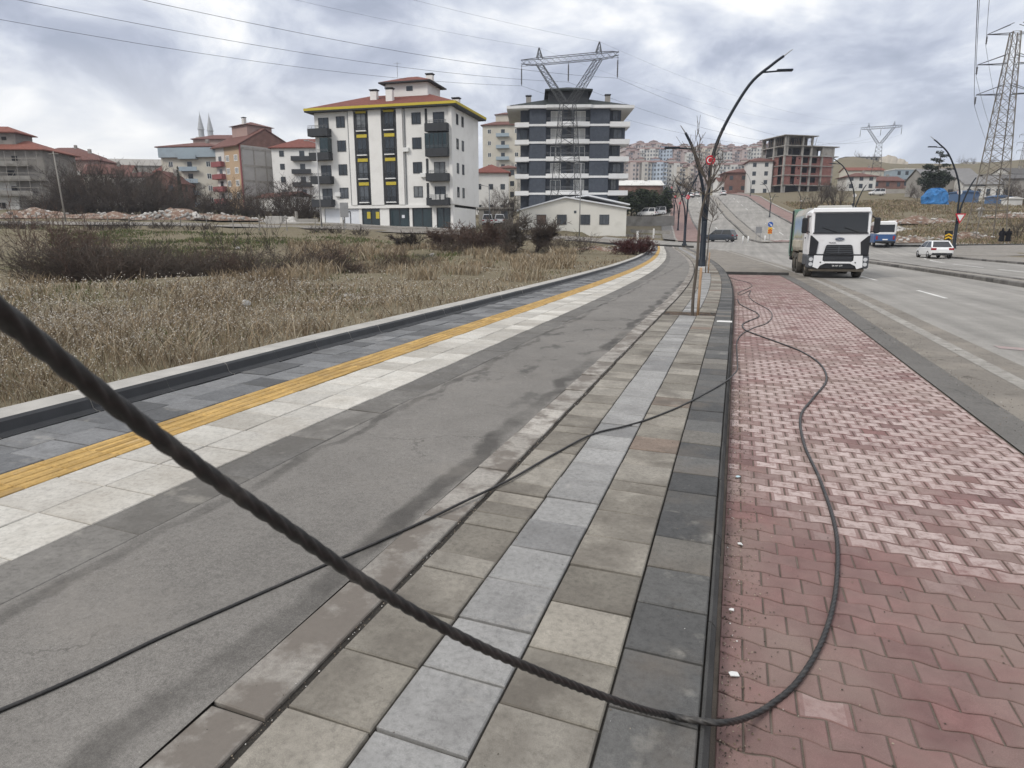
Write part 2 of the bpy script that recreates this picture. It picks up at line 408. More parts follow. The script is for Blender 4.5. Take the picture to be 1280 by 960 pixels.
def cracks(t, out, sc=.5, c=(.03,.028,.026), th=.012):
    v = N(t, 'ShaderNodeTexVoronoi', feature='DISTANCE_TO_EDGE'); v.inputs['Scale'].default_value = sc
    tcn = N(t, 'ShaderNodeTexCoord'); ns = noise(t, 2.0, 4, .6)
    vm = N(t, 'ShaderNodeVectorMath', operation='ADD'); L(t, tcn.outputs['Object'], vm.inputs[0])
    vs = N(t, 'ShaderNodeVectorMath', operation='SCALE'); L(t, ns.outputs['Color'], vs.inputs[0]); vs.inputs['Scale'].default_value = .5
    L(t, vs.outputs[0], vm.inputs[1]); L(t, vm.outputs[0], v.inputs['Vector'])
    n = noise(t, .35, 3); f = math_(t, 'MULTIPLY', ramp(t, v.outputs['Distance'], [(0.,1.),(th,0.)]), ramp(t, n.outputs['Fac'], [(.5,0.),(.6,1.)]))
    return mixc(t, f, out, c)
M_path = asphalt('path_asphalt', (.168,.158,.144), path_stain, speck=.5)
def tyre(t, o):
    n = noise(t, .12, 5, .6)
    o = mixc(t, ramp(t, n.outputs['Fac'], [(.45,0.),(.65,.5)]), o, (.35,.33,.30))
    mp = N(t, 'ShaderNodeMapping'); mp.inputs['Scale'].default_value = (1.6,.05,1); L(t, N(t,'ShaderNodeTexCoord').outputs['Object'], mp.inputs[0])
    n2 = noise(t, 1.0, 5, .6, mp.outputs[0])
    return mixc(t, 1.0, o, ramp(t, n2.outputs['Fac'], [(.3,.76),(.7,1.12)]), 'MULTIPLY')
M_road = asphalt('road_asphalt', (.255,.243,.222), tyre, speck=.16, sscale=160)
M_gutter = asphalt('gutter_asphalt', (.135,.128,.118), lambda t,o: cracks(t, o, .8), speck=.25)
def dirt_stain(t, o):
    n = noise(t, .8, 7, .65)
    o = mixc(t, ramp(t, n.outputs['Fac'], [(.45,0.),(.62,.7)]), o, (.25,.225,.19))
    n2 = noise(t, 2.2, 7, .65)
    return mixc(t, ramp(t, n2.outputs['Fac'], [(.58,0.),(.66,.8)]), o, (.10,.088,.075))
M_dirt = asphalt('dusty_shoulder', (.185,.168,.145), dirt_stain, speck=.25, sscale=300)
def worn_line(t, o):
    n = noise(t, 5.5, 8, .75)
    return mixc(t, ramp(t, n.outputs['Fac'], [(.40,0.),(.66,1.)]), o, (.19,.175,.155))
M_line = asphalt('worn_line', (.33,.315,.285), worn_line, speck=.15)
M_paint = asphalt('road_paint', (.62,.61,.58), lambda t,o: mixc(t, ramp(t, noise(t, 5, 6, .7).outputs['Fac'], [(.55,0.),(.68,.7)]), o, (.27,.26,.25)), speck=.1)
M_bed = mat('joint_dirt', (.030,.027,.023), .95, .3, 20, speck=.4, speck_scale=200)
def fines(t, o):
    n = noise(t, 6, 6, .7)
    return o
# tiles
def tilemat(name, stops, var=.14, dirt=(.09,.08,.066), dlo=.55, dhi=.75, speck=.34, isl=.13, dirt_amt=.8, sc=1.3):
    m, t, b = nt(name)
    g = N(t, 'ShaderNodeNewGeometry').outputs['Random Per Island']
    base = ramp(t, g, stops, 'CONSTANT')
    wn = N(t, 'ShaderNodeTexWhiteNoise', noise_dimensions='1D'); L(t, math_(t, 'MULTIPLY', g, 977.0), wn.inputs['W'])
    base = mixc(t, 1.0, base, ramp(t, wn.outputs['Value'], [(0,1-isl),(1,1+isl)]), 'MULTIPLY')
    n1 = noise(t, 5, 6, .65); base = mixc(t, 1.0, base, ramp(t, n1.outputs['Fac'], [(.28,1-var),(.72,1+var)]), 'MULTIPLY')
    n3 = noise(t, 380, 2, .7); base = mixc(t, 1.0, base, ramp(t, n3.outputs['Fac'], [(.28,1-speck),(.5,1.),(.72,1+speck)]), 'MULTIPLY')
    n5 = noise(t, 30, 6, .7); base = mixc(t, 1.0, base, ramp(t, n5.outputs['Fac'], [(.32,.74),(.5,1.0),(.7,1.13)]), 'MULTIPLY')
    # dirt wherever it has settled: shifts from slab to slab
    tcn = N(t, 'ShaderNodeTexCoord'); cx = N(t, 'ShaderNodeCombineXYZ'); L(t, math_(t,'MULTIPLY',g,31.0), cx.inputs[2])
    va = N(t, 'ShaderNodeVectorMath', operation='ADD'); L(t, tcn.outputs['Object'], va.inputs[0]); L(t, cx.outputs[0], va.inputs[1])
    nd = noise(t, sc, 7, .62, va.outputs[0])
    base = mixc(t, math_(t,'MULTIPLY', ramp(t, nd.outputs['Fac'], [(dlo-.03,0.),(dhi-.03,1.)]), dirt_amt), base, dirt)
    # pale lime bloom
    nl = noise(t, sc*2.1, 6, .65, va.outputs[0])
    base = mixc(t, ramp(t, nl.outputs['Fac'], [(.60,0.),(.80,.45)]), base, (.46,.43,.37))
    L(t, base, b.inputs['Base Color']); b.inputs['Roughness'].default_value = .88; b.inputs['Specular IOR Level'].default_value = .25
    bp = N(t, 'ShaderNodeBump'); bp.inputs['Strength'].default_value = .3; bp.inputs['Distance'].default_value = .003
    L(t, n3.outputs['Fac'], bp.inputs['Height']); L(t, bp.outputs[0], b.inputs['Normal'])
    return m
M_beige = tilemat('beige_slab', [(0,(.205,.188,.158)),(.3,(.240,.220,.186)),(.55,(.178,.162,.136)),(.78,(.262,.242,.207)),(.92,(.205,.160,.128))], dirt=(.10,.088,.074), dlo=.50, dhi=.68)
M_grey = tilemat('grey_slab', [(0,(.245,.240,.230)),(.4,(.272,.267,.256)),(.75,(.215,.212,.206))], dirt=(.13,.125,.12), dirt_amt=.6)
M_dark = tilemat('dark_slab', [(0,(.088,.087,.084)),(.3,(.110,.108,.103)),(.55,(.072,.072,.071)),(.76,(.148,.138,.122)),(.92,(.118,.115,.108))], dirt=(.15,.125,.10), dlo=.55, dhi=.78, dirt_amt=.6)
M_slate = tilemat('slate_slab', [(0,(.130,.132,.134)),(.35,(.160,.162,.163)),(.62,(.095,.096,.097)),(.8,(.185,.186,.186))], dirt=(.06,.058,.055), dirt_amt=.6)
M_white = tilemat('pale_slab', [(0,(.43,.41,.37)),(.4,(.485,.465,.42)),(.7,(.39,.37,.33))], dirt=(.24,.21,.17), dlo=.46, dhi=.8, dirt_amt=.55, var=.10, speck=.2)
M_yellow = tilemat('yellow_tactile', [(0,(.40,.255,.085)),(.5,(.44,.285,.10)),(.8,(.36,.23,.08))], dirt=(.22,.16,.09), dlo=.5, dhi=.8, dirt_amt=.6, speck=.12)
M_conc = tilemat('edge_concrete', [(0,(.30,.28,.25)),(.5,(.345,.322,.288)),(.8,(.25,.232,.206))], dirt=(.135,.117,.10), dlo=.46, dhi=.58, dirt_amt=.85, sc=3.2)
M_edgeL = tilemat('dull_edge_slab', [(0,(.135,.128,.118)),(.5,(.150,.142,.130)),(.8,(.165,.156,.142))], dirt=(.095,.088,.078), dlo=.5, dhi=.65, dirt_amt=.6)
M_kerbtop = mat('kerb_top', (.36,.345,.315), .85, .18, 3, island=.08, speck=.2, bump=.3)
M_kerbdark = mat('kerb_bitumen', (.022,.023,.025), .55, .3, 5, island=.2, speck=.3, spec=.4, bump=.3)
M_kerbgrey = mat('kerb_dark_grey', (.055,.054,.052), .95, .25, 3, island=.2, speck=.3, bump=.3, spec=.1, c2=(.13,.12,.105), c2_lo=.6, c2_hi=.75, c2_scale=2.5)
WARP = lambda dz=0.0: (lambda x, y, z: (lambda p: (p[0], p[1], p[2]+z))(road(x, y, dz)))
def slab_row(mb, xa, xb, y0, y1, lens, gap=.012, z=0.0, jit=.0055, skip=(), b=.006, h=.05):
    rr = random.Random(int((xa+20)*1000)); y = y0 + rr.random()*-.3
    while y < y1:
        ln = rr.choice(lens)
        if not any(a < y+ln*.5 < c for a, c in skip):
            dz = rr.uniform(-jit, jit); t1 = rr.uniform(-.003,.003); t2 = rr.uniform(-.003,.003); cx, cy = (xa+xb)/2, y+ln/2
            def fn(x, yy, zz):
                p = road(x, yy-.06*(x+1), 0.0); return (p[0], p[1], p[2]+zz+dz+t1*(x-cx)/.2+t2*(yy-cy)/.2)
            if y < 45: mb.slab(xa+gap/2, xb-gap/2, y+gap/2, y+ln-gap/2, z, h, b, fn=fn)
            else:      mb.slab(xa+gap/2, xb-gap/2, y+gap/2, y+ln-gap/2, z, h, b, fn=fn)
        y += ln
YE = 79.0; YS = -2.0
PLANT = [(15.9,16.8), (34.6,35.4)]
def sm(name, rows, m, **kw):
    mb = MB()
    for xa, xb, lens in rows: slab_row(mb, xa, xb, YS, YE, lens, **kw)
    return structure(name, mb, m)
sm('sidewalk_beige_slabs', [(-1.55,-1.165,[.4,.4,.4,.2]), (-.775,-.36,[.4,.4,.2,.4])], M_beige, skip=PLANT)
sm('sidewalk_grey_slabs', [(-1.165,-.775,[.4])], M_grey, skip=PLANT)
sm('sidewalk_dark_slabs', [(-.36,-.008,[.4])], M_dark)
sm('sidewalk_slate_slabs', [(-6.17,-5.71,[.4]), (-5.71,-5.25,[.4])], M_slate)
sm('sidewalk_pale_slabs', [(-4.78,-4.28,[.5]), (-4.28,-3.78,[.5])], M_white, jit=.003)
sm('sidewalk_edge_slabs', [(-1.85,-1.585,[.9,1.0])], M_conc)
sm('sidewalk_dull_edge_slabs', [(-3.775,-3.36,[1.0])], M_edgeL, gap=.004, jit=.001)
strip('sidewalk_bed', -6.2, .02, YS-1, YE, -.022, M_bed, nx=6)
strip('bicycle_path', -3.36, -1.843, YS, YE, -.003, M_path, nx=5, step=1.0)
# ribbed yellow guiding strip
mb = MB()
y = YS
while y < YE:
    mb.slab(-5.247, -4.783, y+.003, y+.397, 0, .05, .004, fn=WARP())
    if y < 60:
        for k in range(4):
            xa = -5.19+k*.116; mb.slab(xa, xa+.062, y+.006, y+.394, .006, .008, .005, fn=WARP())
    y += .4
structure('sidewalk_tactile_strip', mb, M_yellow)
# left kerb: pale top, tarred inner face
mb = MB(); y = YS
while y < YE:
    j = random.uniform(-.006,.006); e = .003
    def pr(xp, yy, z): p = road(xp+j, yy, 0); return (p[0], p[1], p[2]+z)
    ya, yb = y+e, y+1.0-e
    prof = [(-6.70,-.2),(-6.70,.135),(-6.685,.15),(-6.37,.15),(-6.33,.145)]
    prof2 = [(-6.33,.145),(-6.295,.12),(-6.265,.03),(-6.225,.005),(-6.18,.002),(-6.18,-.2)]
    for pf, k in ((prof,0),(prof2,1)):
        v = [pr(a, ya, b) for a,b in pf]+[pr(a, yb, b) for a,b in pf]; n = len(pf)
        mb.add(v, [(i,i+1,n+i+1,n+i) for i in range(n-1)], k)
    n1, n2 = len(prof), len(prof2)
    ring = prof+prof2[1:]
    mb.add([pr(a, ya, b) for a,b in ring], [tuple(range(len(ring)))], 0); mb.add([pr(a, yb, b) for a,b in ring], [tuple(range(len(ring)-1,-1,-1))], 0)
    y += 1.0
structure('sidewalk_kerb', mb, [M_kerbtop, M_kerbdark])
# right kerb edge: dark chamfer down to the parking bay
def kerb_run(name, xa, y0, y1, ztop, zbot, mats, ln=1.0, wd=.035, flip=1, cham=.022):
    mb = MB(); y = y0
    while y < y1:
        e = .004; ya, yb = y+e, min(y+ln, y1)-e; j = random.uniform(-.003,.003)
        ring = [(0,zbot),(0,ztop),(wd-cham,ztop),(wd,ztop-cham*1.2),(wd+.008,zbot)]
        A = [road(xa+flip*a+j, ya, b) for a,b in ring]; B = [road(xa+flip*a+j, yb, b) for a,b in ring]
        n = len(ring)
        mb.add(A+B, [(i,(i+1)%n,n+(i+1)%n,n+i) for i in range(n)]+[tuple(range(n-1,-1,-1)), tuple(range(n,2*n))])
        y += ln
    return structure(name, mb, mats)
kerb_run('kerb', -.004, YS, 36.5, .002, -.25, M_kerbgrey)
kerb_run('kerb', -.004, 36.6, YE-4, .002, -.25, M_kerbgrey)
# ================================================================ parking bay of interlocking pavers
BZ = -.13
def paver_mat():
    m, t, b = nt('red_paver')
    g = N(t, 'ShaderNodeNewGeometry').outputs['Random Per Island']
    base = ramp(t, g, [(0,(.172,.098,.091)),(.25,(.192,.106,.098)),(.5,(.152,.089,.083)),(.75,(.178,.111,.102)),(.9,(.204,.122,.112))], 'CONSTANT')
    n1 = noise(t, 7, 6, .65); base = mixc(t, 1.0, base, ramp(t, n1.outputs['Fac'], [(.28,.80),(.72,1.18)]), 'MULTIPLY')
    n0 = noise(t, .9, 5, .6); base = mixc(t, ramp(t, n0.outputs['Fac'], [(.38,0.),(.62,.8)]), base, (.215,.160,.138))
    n3 = noise(t, 330, 2, .7); base = mixc(t, 1.0, base, ramp(t, n3.outputs['Fac'], [(.28,.78),(.5,1.),(.72,1.25)]), 'MULTIPLY')
    at_ = N(t, 'ShaderNodeAttribute', attribute_name='lime'); n4 = noise(t, 16, 6, .7)
    f = math_(t, 'MULTIPLY', at_.outputs['Fac'], ramp(t, n4.outputs['Fac'], [(.30,0.),(.55,1.)]))
    base = mixc(t, f, base, (.45,.365,.34))
    L(t, base, b.inputs['Base Color']); b.inputs['Roughness'].default_value = .85; b.inputs['Specular IOR Level'].default_value = .25
    bp = N(t, 'ShaderNodeBump'); bp.inputs['Strength'].default_value = .3; bp.inputs['Distance'].default_value = .003
    L(t, n3.outputs['Fac'], bp.inputs['Height']); L(t, bp.outputs[0], b.inputs['Normal']); return m
M_paver = paver_mat()
PL, PH, PA = .215, .150, .011
vv, ff, lime = [], [], []
SHR = .10
def pwarp(x, y, z):
    yy = y - SHR*x; p = road(x, yy, BZ); return (p[0], p[1], p[2]+z)
NS = 10
r_ = random.Random(4)
row = 0; y = -1.0
XA, XB, BAYE = .05, 2.58, 36.2
while y < BAYE+.4:
    off = (row % 2)*.5*PL
    x = XA - PL + off
    while x < XB:
        x0, x1 = max(x, XA), min(x+PL, XB)
        if x1-x0 > .03:
            g = .0045
            xa, xb = x0+g, x1-g
            top = []; bot = []
            for i in range(NS+1):
                xx = xa+(xb-xa)*i/NS; a = PA*math.cos(2*PI*(xx-x)/PL)
                bot.append((xx, y-PH/2-a+g)); top.append((xx, y+PH/2+a-g))
            ring = bot+top[::-1]; n = len(ring); cx = (xa+xb)/2
            yc = y-SHR*cx
            if -1.5 < yc < BAYE:
                dz = r_.uniform(-.0025,.0025)
                o = len(vv)
                vv += [pwarp(px_, py_, -.03) for px_,py_ in ring]
                vv += [pwarp(px_, py_, dz-.004) for px_,py_ in ring]
                vv += [pwarp(cx+(px_-cx)*.955, y+(py_-y)*.93, dz) for px_,py_ in ring]
                fs = []
                for i in range(n):
                    j = (i+1)%n
                    fs += [(o+i,o+j,o+n+j,o+n+i),(o+n+i,o+n+j,o+2*n+j,o+2*n+i)]
                b2 = o+2*n; h_ = NS+1
                fs.append((b2, b2+1, b2+n-2, b2+n-1)); fs.append((b2+NS-1, b2+NS, b2+NS+1, b2+NS+2))
                fs.append(tuple(b2+i for i in range(1, NS))+tuple(b2+i for i in range(NS+2, n-1)))
                # pavers whitened by old lime wash in the middle stretch
                edge = 4.75 - .35*cx + .25*math.sin(cx*5) - (.35 if cx > 1.2 else 0)
                w = 0.0
                if yc > edge and yc < 19.5: w = (r_.uniform(.65,1.0) if r_.random() < .8 else r_.random()*.5)*min(1.0, .3+(yc-edge)/.55)
                if 19.5 <= yc < 25.5: w = .75 if r_.random() < .45 else 0.
                if yc >= 25.5: w = .6 if r_.random() < .3 else .1
                if 11.2 < yc < 14.2 and r_.random() < .6: w *= .25
                if cx < .30 and r_.random() < .55: w *= .3
                if w == 0 and r_.random() < .02: w = .35
                ff += fs; lime += [0.0]*(len(fs)-3)+[w*.28, w*.28, w]
        x += PL
    y += PH; row += 1
me = bpy.data.meshes.new('parking_bay_pavers'); me.from_pydata(vv, [], ff)
at_ = me.attributes.new('lime', 'FLOAT', 'FACE'); at_.data.foreach_set('value', lime); me.materials.append(M_paver); me.update()
pv = bpy.data.objects.new('parking_bay_pavers', me); col.objects.link(pv); tag(pv, kind='structure')
M_sand = mat('joint_sand', (.13,.108,.088), .95, .25, 12, speck=.35, speck_scale=260, c2=(.07,.058,.048), c2_scale=3)
strip('parking_bay_bed', .03, 2.6, -2, BAYE+.3, BZ-.008, M_sand, nx=4)
kerb_run('parking_bay_kerb', 2.46, -1.5, 0.0, BZ, -.4, M_kerbgrey) if False else None
# low kerb that closes the bay at its far end
mb = MB(); xk = .02
while xk < 2.3:
    A = [road(a, BAYE+.1+b, c) for a,b,c in [(xk+.004,0,-.2),(xk+.746,0,-.2),(xk+.746,.15,-.2),(xk+.004,.15,-.2),(xk+.004,.0,.0),(xk+.746,.0,.0),(xk+.746,.15,.01),(xk+.004,.15,.01)]]
    mb.add(A, [(0,3,2,1),(4,5,6,7),(0,1,5,4),(1,2,6,5),(2,3,7,6),(3,0,4,7)]); xk += .75
structure('parking_bay_kerb', mb, M_kerbgrey)
strip('parking_bay_apron', .02, 2.75, BAYE+.25, 76, -.004, M_dirt, nx=4)
strip('gutter', 2.60, 3.02, -2, BAYE+.25, BZ+.004, M_gutter, nx=3)
strip('gutter', 2.75, 3.02, BAYE+.25, 76, BZ+.004, M_gutter, nx=2)
strip('dusty_shoulder', 3.02, 3.62, -2, 76, BZ, M_dirt, nx=3)
strip('edge_line', 3.62, 3.86, -2, 76, BZ+.003, M_line, nx=2)
strip('dusty_shoulder', 3.86, 4.25, -2, 76, BZ, M_dirt, nx=2)
strip('road', 4.25, 10.75, -6, 76, BZ, M_road, nx=6, step=2)
for y0 in (6.5, 15.2, 24.4, 33.5, 43):
    strip('lane_marking', 6.62-(y0-6)*.012, 6.74-(y0-6)*.012, y0, y0+3.3, BZ+.004, M_paint)
M_pinkpaint = asphalt('faded_red_paint', (.33,.26,.245), lambda t,o: mixc(t, ramp(t, noise(t, 3, 6, .7).outputs['Fac'], [(.40,0.),(.6,1.)]), o, (.26,.25,.24)), speck=.1)
mb = MB(); mb.add([road(a,b,BZ+.006) for a,b in ((4.5,13.6),(8.0,12.3),(8.0,12.75),(4.5,13.95))], [(0,1,2,3)]); structure('faded_crossing_paint', mb, M_pinkpaint)
# median: battered kerb stones round a strip of dusty concrete
M_medk = mat('median_kerb_stone', (.13,.122,.112), .85, .3, 3, island=.45, speck=.25, bump=.3)
def kerb_line(name, xp, y0, y1, w, h, m, ln=.75, gap=.012, base=BZ, step_h=.0):
    mb = MB(); y = y0; rr = random.Random(3)
    while y < y1:
        yb = min(y+ln, y1); j = rr.uniform(-.01,.01); dz = rr.uniform(-.008,.008)
        ring = [(0,-.15),(0,h-.03),(.03,h),(w-.03,h),(w,h-.03),(w,-.15)]
        A = [road(xp+a+j, y+gap, base+b+dz) for a,b in ring]; B = [road(xp+a+j, yb-gap, base+b+dz) for a,b in ring]; n = 6
        mb.add(A+B, [(i,(i+1)%n,n+(i+1)%n,n+i) for i in range(n)]+[tuple(range(n-1,-1,-1)), tuple(range(n,2*n))]); y = yb
    return structure(name, mb, m)
kerb_line('median_kerb', 10.75, -4, 62, .22, .17, M_medk)
kerb_line('median_kerb', 11.75, -4, 62, .22, .17, M_medk)
M_dustconc = asphalt('dusty_concrete', (.24,.225,.20), dirt_stain, speck=.2, sscale=200)
strip('median_infill', 10.97, 11.75, -4, 62, BZ+.13, M_dustconc, nx=2)
strip('road', 11.97, 20.6, -6, 76, BZ, M_road, nx=6, step=2)
strip('road', 10.75, 11.97, 62, 76, BZ, M_road, nx=2, step=2)
M_solid = M_paint
mb = MB()                                                            # curved centre line of the far carriageway
ys_ = np.arange(24, 66, 1.0)
for a, c in zip(ys_[:-1], ys_[1:]):
    f1 = lambda y: 16.0+ (0 if y < 50 else (y-50)**2*.01)
    if int(a/1.0) % 7 < 5: mb.add([road(f1(a)-.07, a, BZ+.004), road(f1(a)+.07, a, BZ+.004), road(f1(c)+.07, c, BZ+.004), road(f1(c)-.07, c, BZ+.004)], [(0,1,2,3)])
structure('lane_marking', mb, M_paint)
kerb_line('sidewalk_kerb', 20.6, -6, 66, .25, .15, M_medk)
M_pave2 = asphalt('dusty_paving', (.215,.20,.178), dirt_stain, speck=.2, sscale=200)
strip('sidewalk', 20.85, 25.6, -6, 68, BZ+.14, M_pave2, nx=4, step=2)
strip('road', 20.6, 25.4, 68, 76, BZ, M_road, nx=3, step=2)
mb = MB(); cp_ = [w2((px-640)/FH*D, D) for px, D in ((1186,58.5),(1181,62),(1178,66),(1179,70),(1185,73.5),(1200,75.2),(1235,76),(1290,77),(1340,78),(1340,62),(1260,58))]
n = len(cp_); mb.add([(x,y,T(x,y)-.4) for x,y in cp_]+[(x,y,T(x,y)+.03) for x,y in cp_], [tuple(range(2*n-1,n-1,-1))], 0); mb.add([(x,y,T(x,y)-.4) for x,y in cp_]+[(x,y,T(x,y)+.03) for x,y in cp_], [(i,n+i,n+(i+1)%n,(i+1)%n) for i in range(n)], 1)
structure('sidewalk', mb, [M_pave2, M_medk])
# ---------------------------------------------------------------- junction and cross street
strip('junction', -13.5, 62, 76.0, 98.0, BZ, M_road, nx=40, step=1.5)
strip('junction_edge', -6.2, .02, 79.0, 79.6, -.02, M_conc, nx=4) if False else None
kerb_line('junction_kerb', 21, 91.2, 91.45, .3, .15, M_medk) if False else None
def ribbon(name, pts, wd, m, dz=.06, n=8, cross=4):
    P = smooth_path([(p[0],p[1],0) for p in pts], n); v = []; f = []
    for i, p in enumerate(P):
        d = (P[min(i+1,len(P)-1)]-P[max(i-1,0)]).normalized(); q = Vector((d.y,-d.x,0))
        w = wd if not callable(wd) else wd(i/(len(P)-1))
        for k in range(cross+1):
            r = p+q*w*(k/cross-.5); z = dz if not callable(dz) else dz(i/(len(P)-1)); v.append((r.x, r.y, T(r.x,r.y)+z))
    c = cross+1
    f = [(i*c+k, i*c+k+1, (i+1)*c+k+1, (i+1)*c+k) for i in range(len(P)-1) for k in range(cross)]
    mb = MB(); mb.add(v, f); return structure(name, mb, m)
def uv(px, D): return w2((px-640)/FH*D, D)
M_street = asphalt('old_street', (.20,.185,.165), dirt_stain, speck=.2, sscale=200)
ribbon('cross_street', [uv(-420,84), uv(-150,84), uv(0,84), uv(200,83.5), uv(400,82.5), uv(560,81.5), uv(680,82), uv(760,83), uv(800,83.5)], 7.5, M_street, dz=lambda t: .09 if t < .9 else .09-.2*(t-.9)/.1, n=8)
M_pav3 = asphalt('pale_pavement', (.30,.285,.262), dirt_stain, speck=.15, sscale=200)
# kerb of the field where the sidewalk turns left
# roads up the hill
strip('road', 3.7, 10.4, 98.0, 270, BZ, M_road, nx=4, step=3)
strip('road', 12.6, 20.4, 105.0, 270, BZ, M_road, nx=4, step=3)
kerb_line('median_kerb', 10.4, 98.0, 260, .3, .18, M_medk, ln=2.5)
kerb_line('median_kerb', 12.3, 105.0, 260, .3, .18, M_medk, ln=2.5)
strip('median_infill', 10.7, 12.3, 98.0, 270, BZ+.14, M_dustconc, nx=2, step=3)
for y0 in range(106, 240, 9): strip('lane_marking', 16.4, 16.52, y0+2, y0+6, BZ+.006, M_paint)
for y0 in range(99, 240, 9): strip('lane_marking', 7.0, 7.12, y0, y0+4, BZ+.006, M_paint)
strip('edge_line', 3.9, 4.05, 98, 240, BZ+.006, M_line)
M_redpave = mat('weathered_red_paving', (.215,.145,.128), .9, .2, .8, speck=.2, speck_scale=20)
strip('sidewalk', -.6, 3.4, 98.0, 260, BZ+.13, M_redpave, nx=3, step=3)
kerb_line('sidewalk_kerb', 3.4, 98.0, 260, .3, .17, M_medk, ln=2.5)
kerb_line('sidewalk_kerb', -.9, 98.0, 260, .3, .2, M_pav3, ln=2.5)
strip('bicycle_path', -3.6, -.9, 98.0, 200, .10, M_path, nx=2, step=3)
kerb_line('sidewalk_kerb', 20.4, 105.0, 260, .3, .17, M_medk, ln=2.5)
strip('sidewalk', 20.7, 23.7, 98.0, 260, BZ+.14, M_redpave, nx=3, step=3)
kerb_line('sidewalk_kerb', 23.7, 98.0, 260, .45, .3, M_pav3, ln=2.5)
# island at the mouth of the up-hill carriageway
strip('traffic_island', 12.4, 20.8, 98.0, 105.0, BZ+.14, M_redpave, nx=5)
mb = MB()
for a in np.arange(11.4, 21.2, .8):
    mb.add([road(x_, y_, BZ+z_) for x_,y_,z_ in [(a+.02,97.75,-.1),(a+.78,97.75,-.1),(a+.78,98.0,-.1),(a+.02,98.0,-.1),(a+.02,97.75,.17),(a+.78,97.75,.17),(a+.78,98.0,.17),(a+.02,98.0,.17)]], [(0,3,2,1),(4,5,6,7),(0,1,5,4),(1,2,6,5),(2,3,7,6),(3,0,4,7)])
structure('island_kerb', mb, M_medk)
mb = MB()
for a in (11.2, 12.6, 14.0, 15.4): mb.add([road(x_, y_, BZ+.148) for x_,y_ in ((a,103.7),(a+.8,103.7),(a+1.6,104.9),(a+.8,104.9))], [(0,1,2,3)])
structure('island_marking', mb, M_paint)
# far kerb of the junction on the right
mb = MB()
Pk = smooth_path([(*uv(1108,76.5),0), (*uv(1160,75.5),0), (*uv(1230,76),0), (*uv(1320,78),0)], 10)
for p, q in zip(Pk[:-1], Pk[1:]):
    d = (q-p).normalized(); nn = Vector((-d.y, d.x, 0))
    r4 = [p, q, q+nn*.35, p+nn*.35]
    mb.add([(v.x, v.y, T(v.x,v.y)-.3) for v in r4]+[(v.x, v.y, T(v.x,v.y)+.12) for v in r4], [(0,3,2,1),(4,5,6,7),(0,1,5,4),(1,2,6,5),(2,3,7,6),(3,0,4,7)])
structure('junction_kerb', mb, M_kerbgrey)
# pavement at the near left corner of the cross street and kerb along it
mb = MB(); 
Pk = smooth_path([(*uv(868,78.5),0), (*uv(840,79),0), (*uv(780,79.2),0), (*uv(700,78.2),0)], 8)
for p, q in zip(Pk[:-1], Pk[1:]):
    d = (q-p).normalized(); nn = Vector((-d.y, d.x, 0)); r4 = [p, q, q-nn*.3, p-nn*.3]
    mb.add([(v.x, v.y, T(v.x,v.y)-.3) for v in r4]+[(v.x, v.y, T(v.x,v.y)+.10) for v in r4], [(0,1,2,3)[::-1],(4,5,6,7)[::-1],(0,1,5,4),(1,2,6,5),(2,3,7,6),(3,0,4,7)])
structure('junction_kerb', mb, M_kerbgrey)
# planters: earth squares let into the paving
M_soil = mat('planter_soil', (.085,.062,.046), .95, .35, 14, speck=.5, speck_scale=90, bump=1.0, bump_scale=40)
for y0, y1 in PLANT:
    mb = MB(); n = 14; v = []
    for i in range(n+1):
        for k in range(n+1):
            xx = -1.54+1.17*i/n; yy = y0-.1+(y1-y0+.2)*k/n; p = road(xx, yy-.06*(xx+1), 0)
            v.append((p[0], p[1], p[2]-.018+random.uniform(-.02,.022)))
    mb.add(v, [(i*(n+1)+k, (i+1)*(n+1)+k, (i+1)*(n+1)+k+1, i*(n+1)+k+1) for i in range(n) for k in range(n)])
    structure('planter_bed', mb, M_soil)
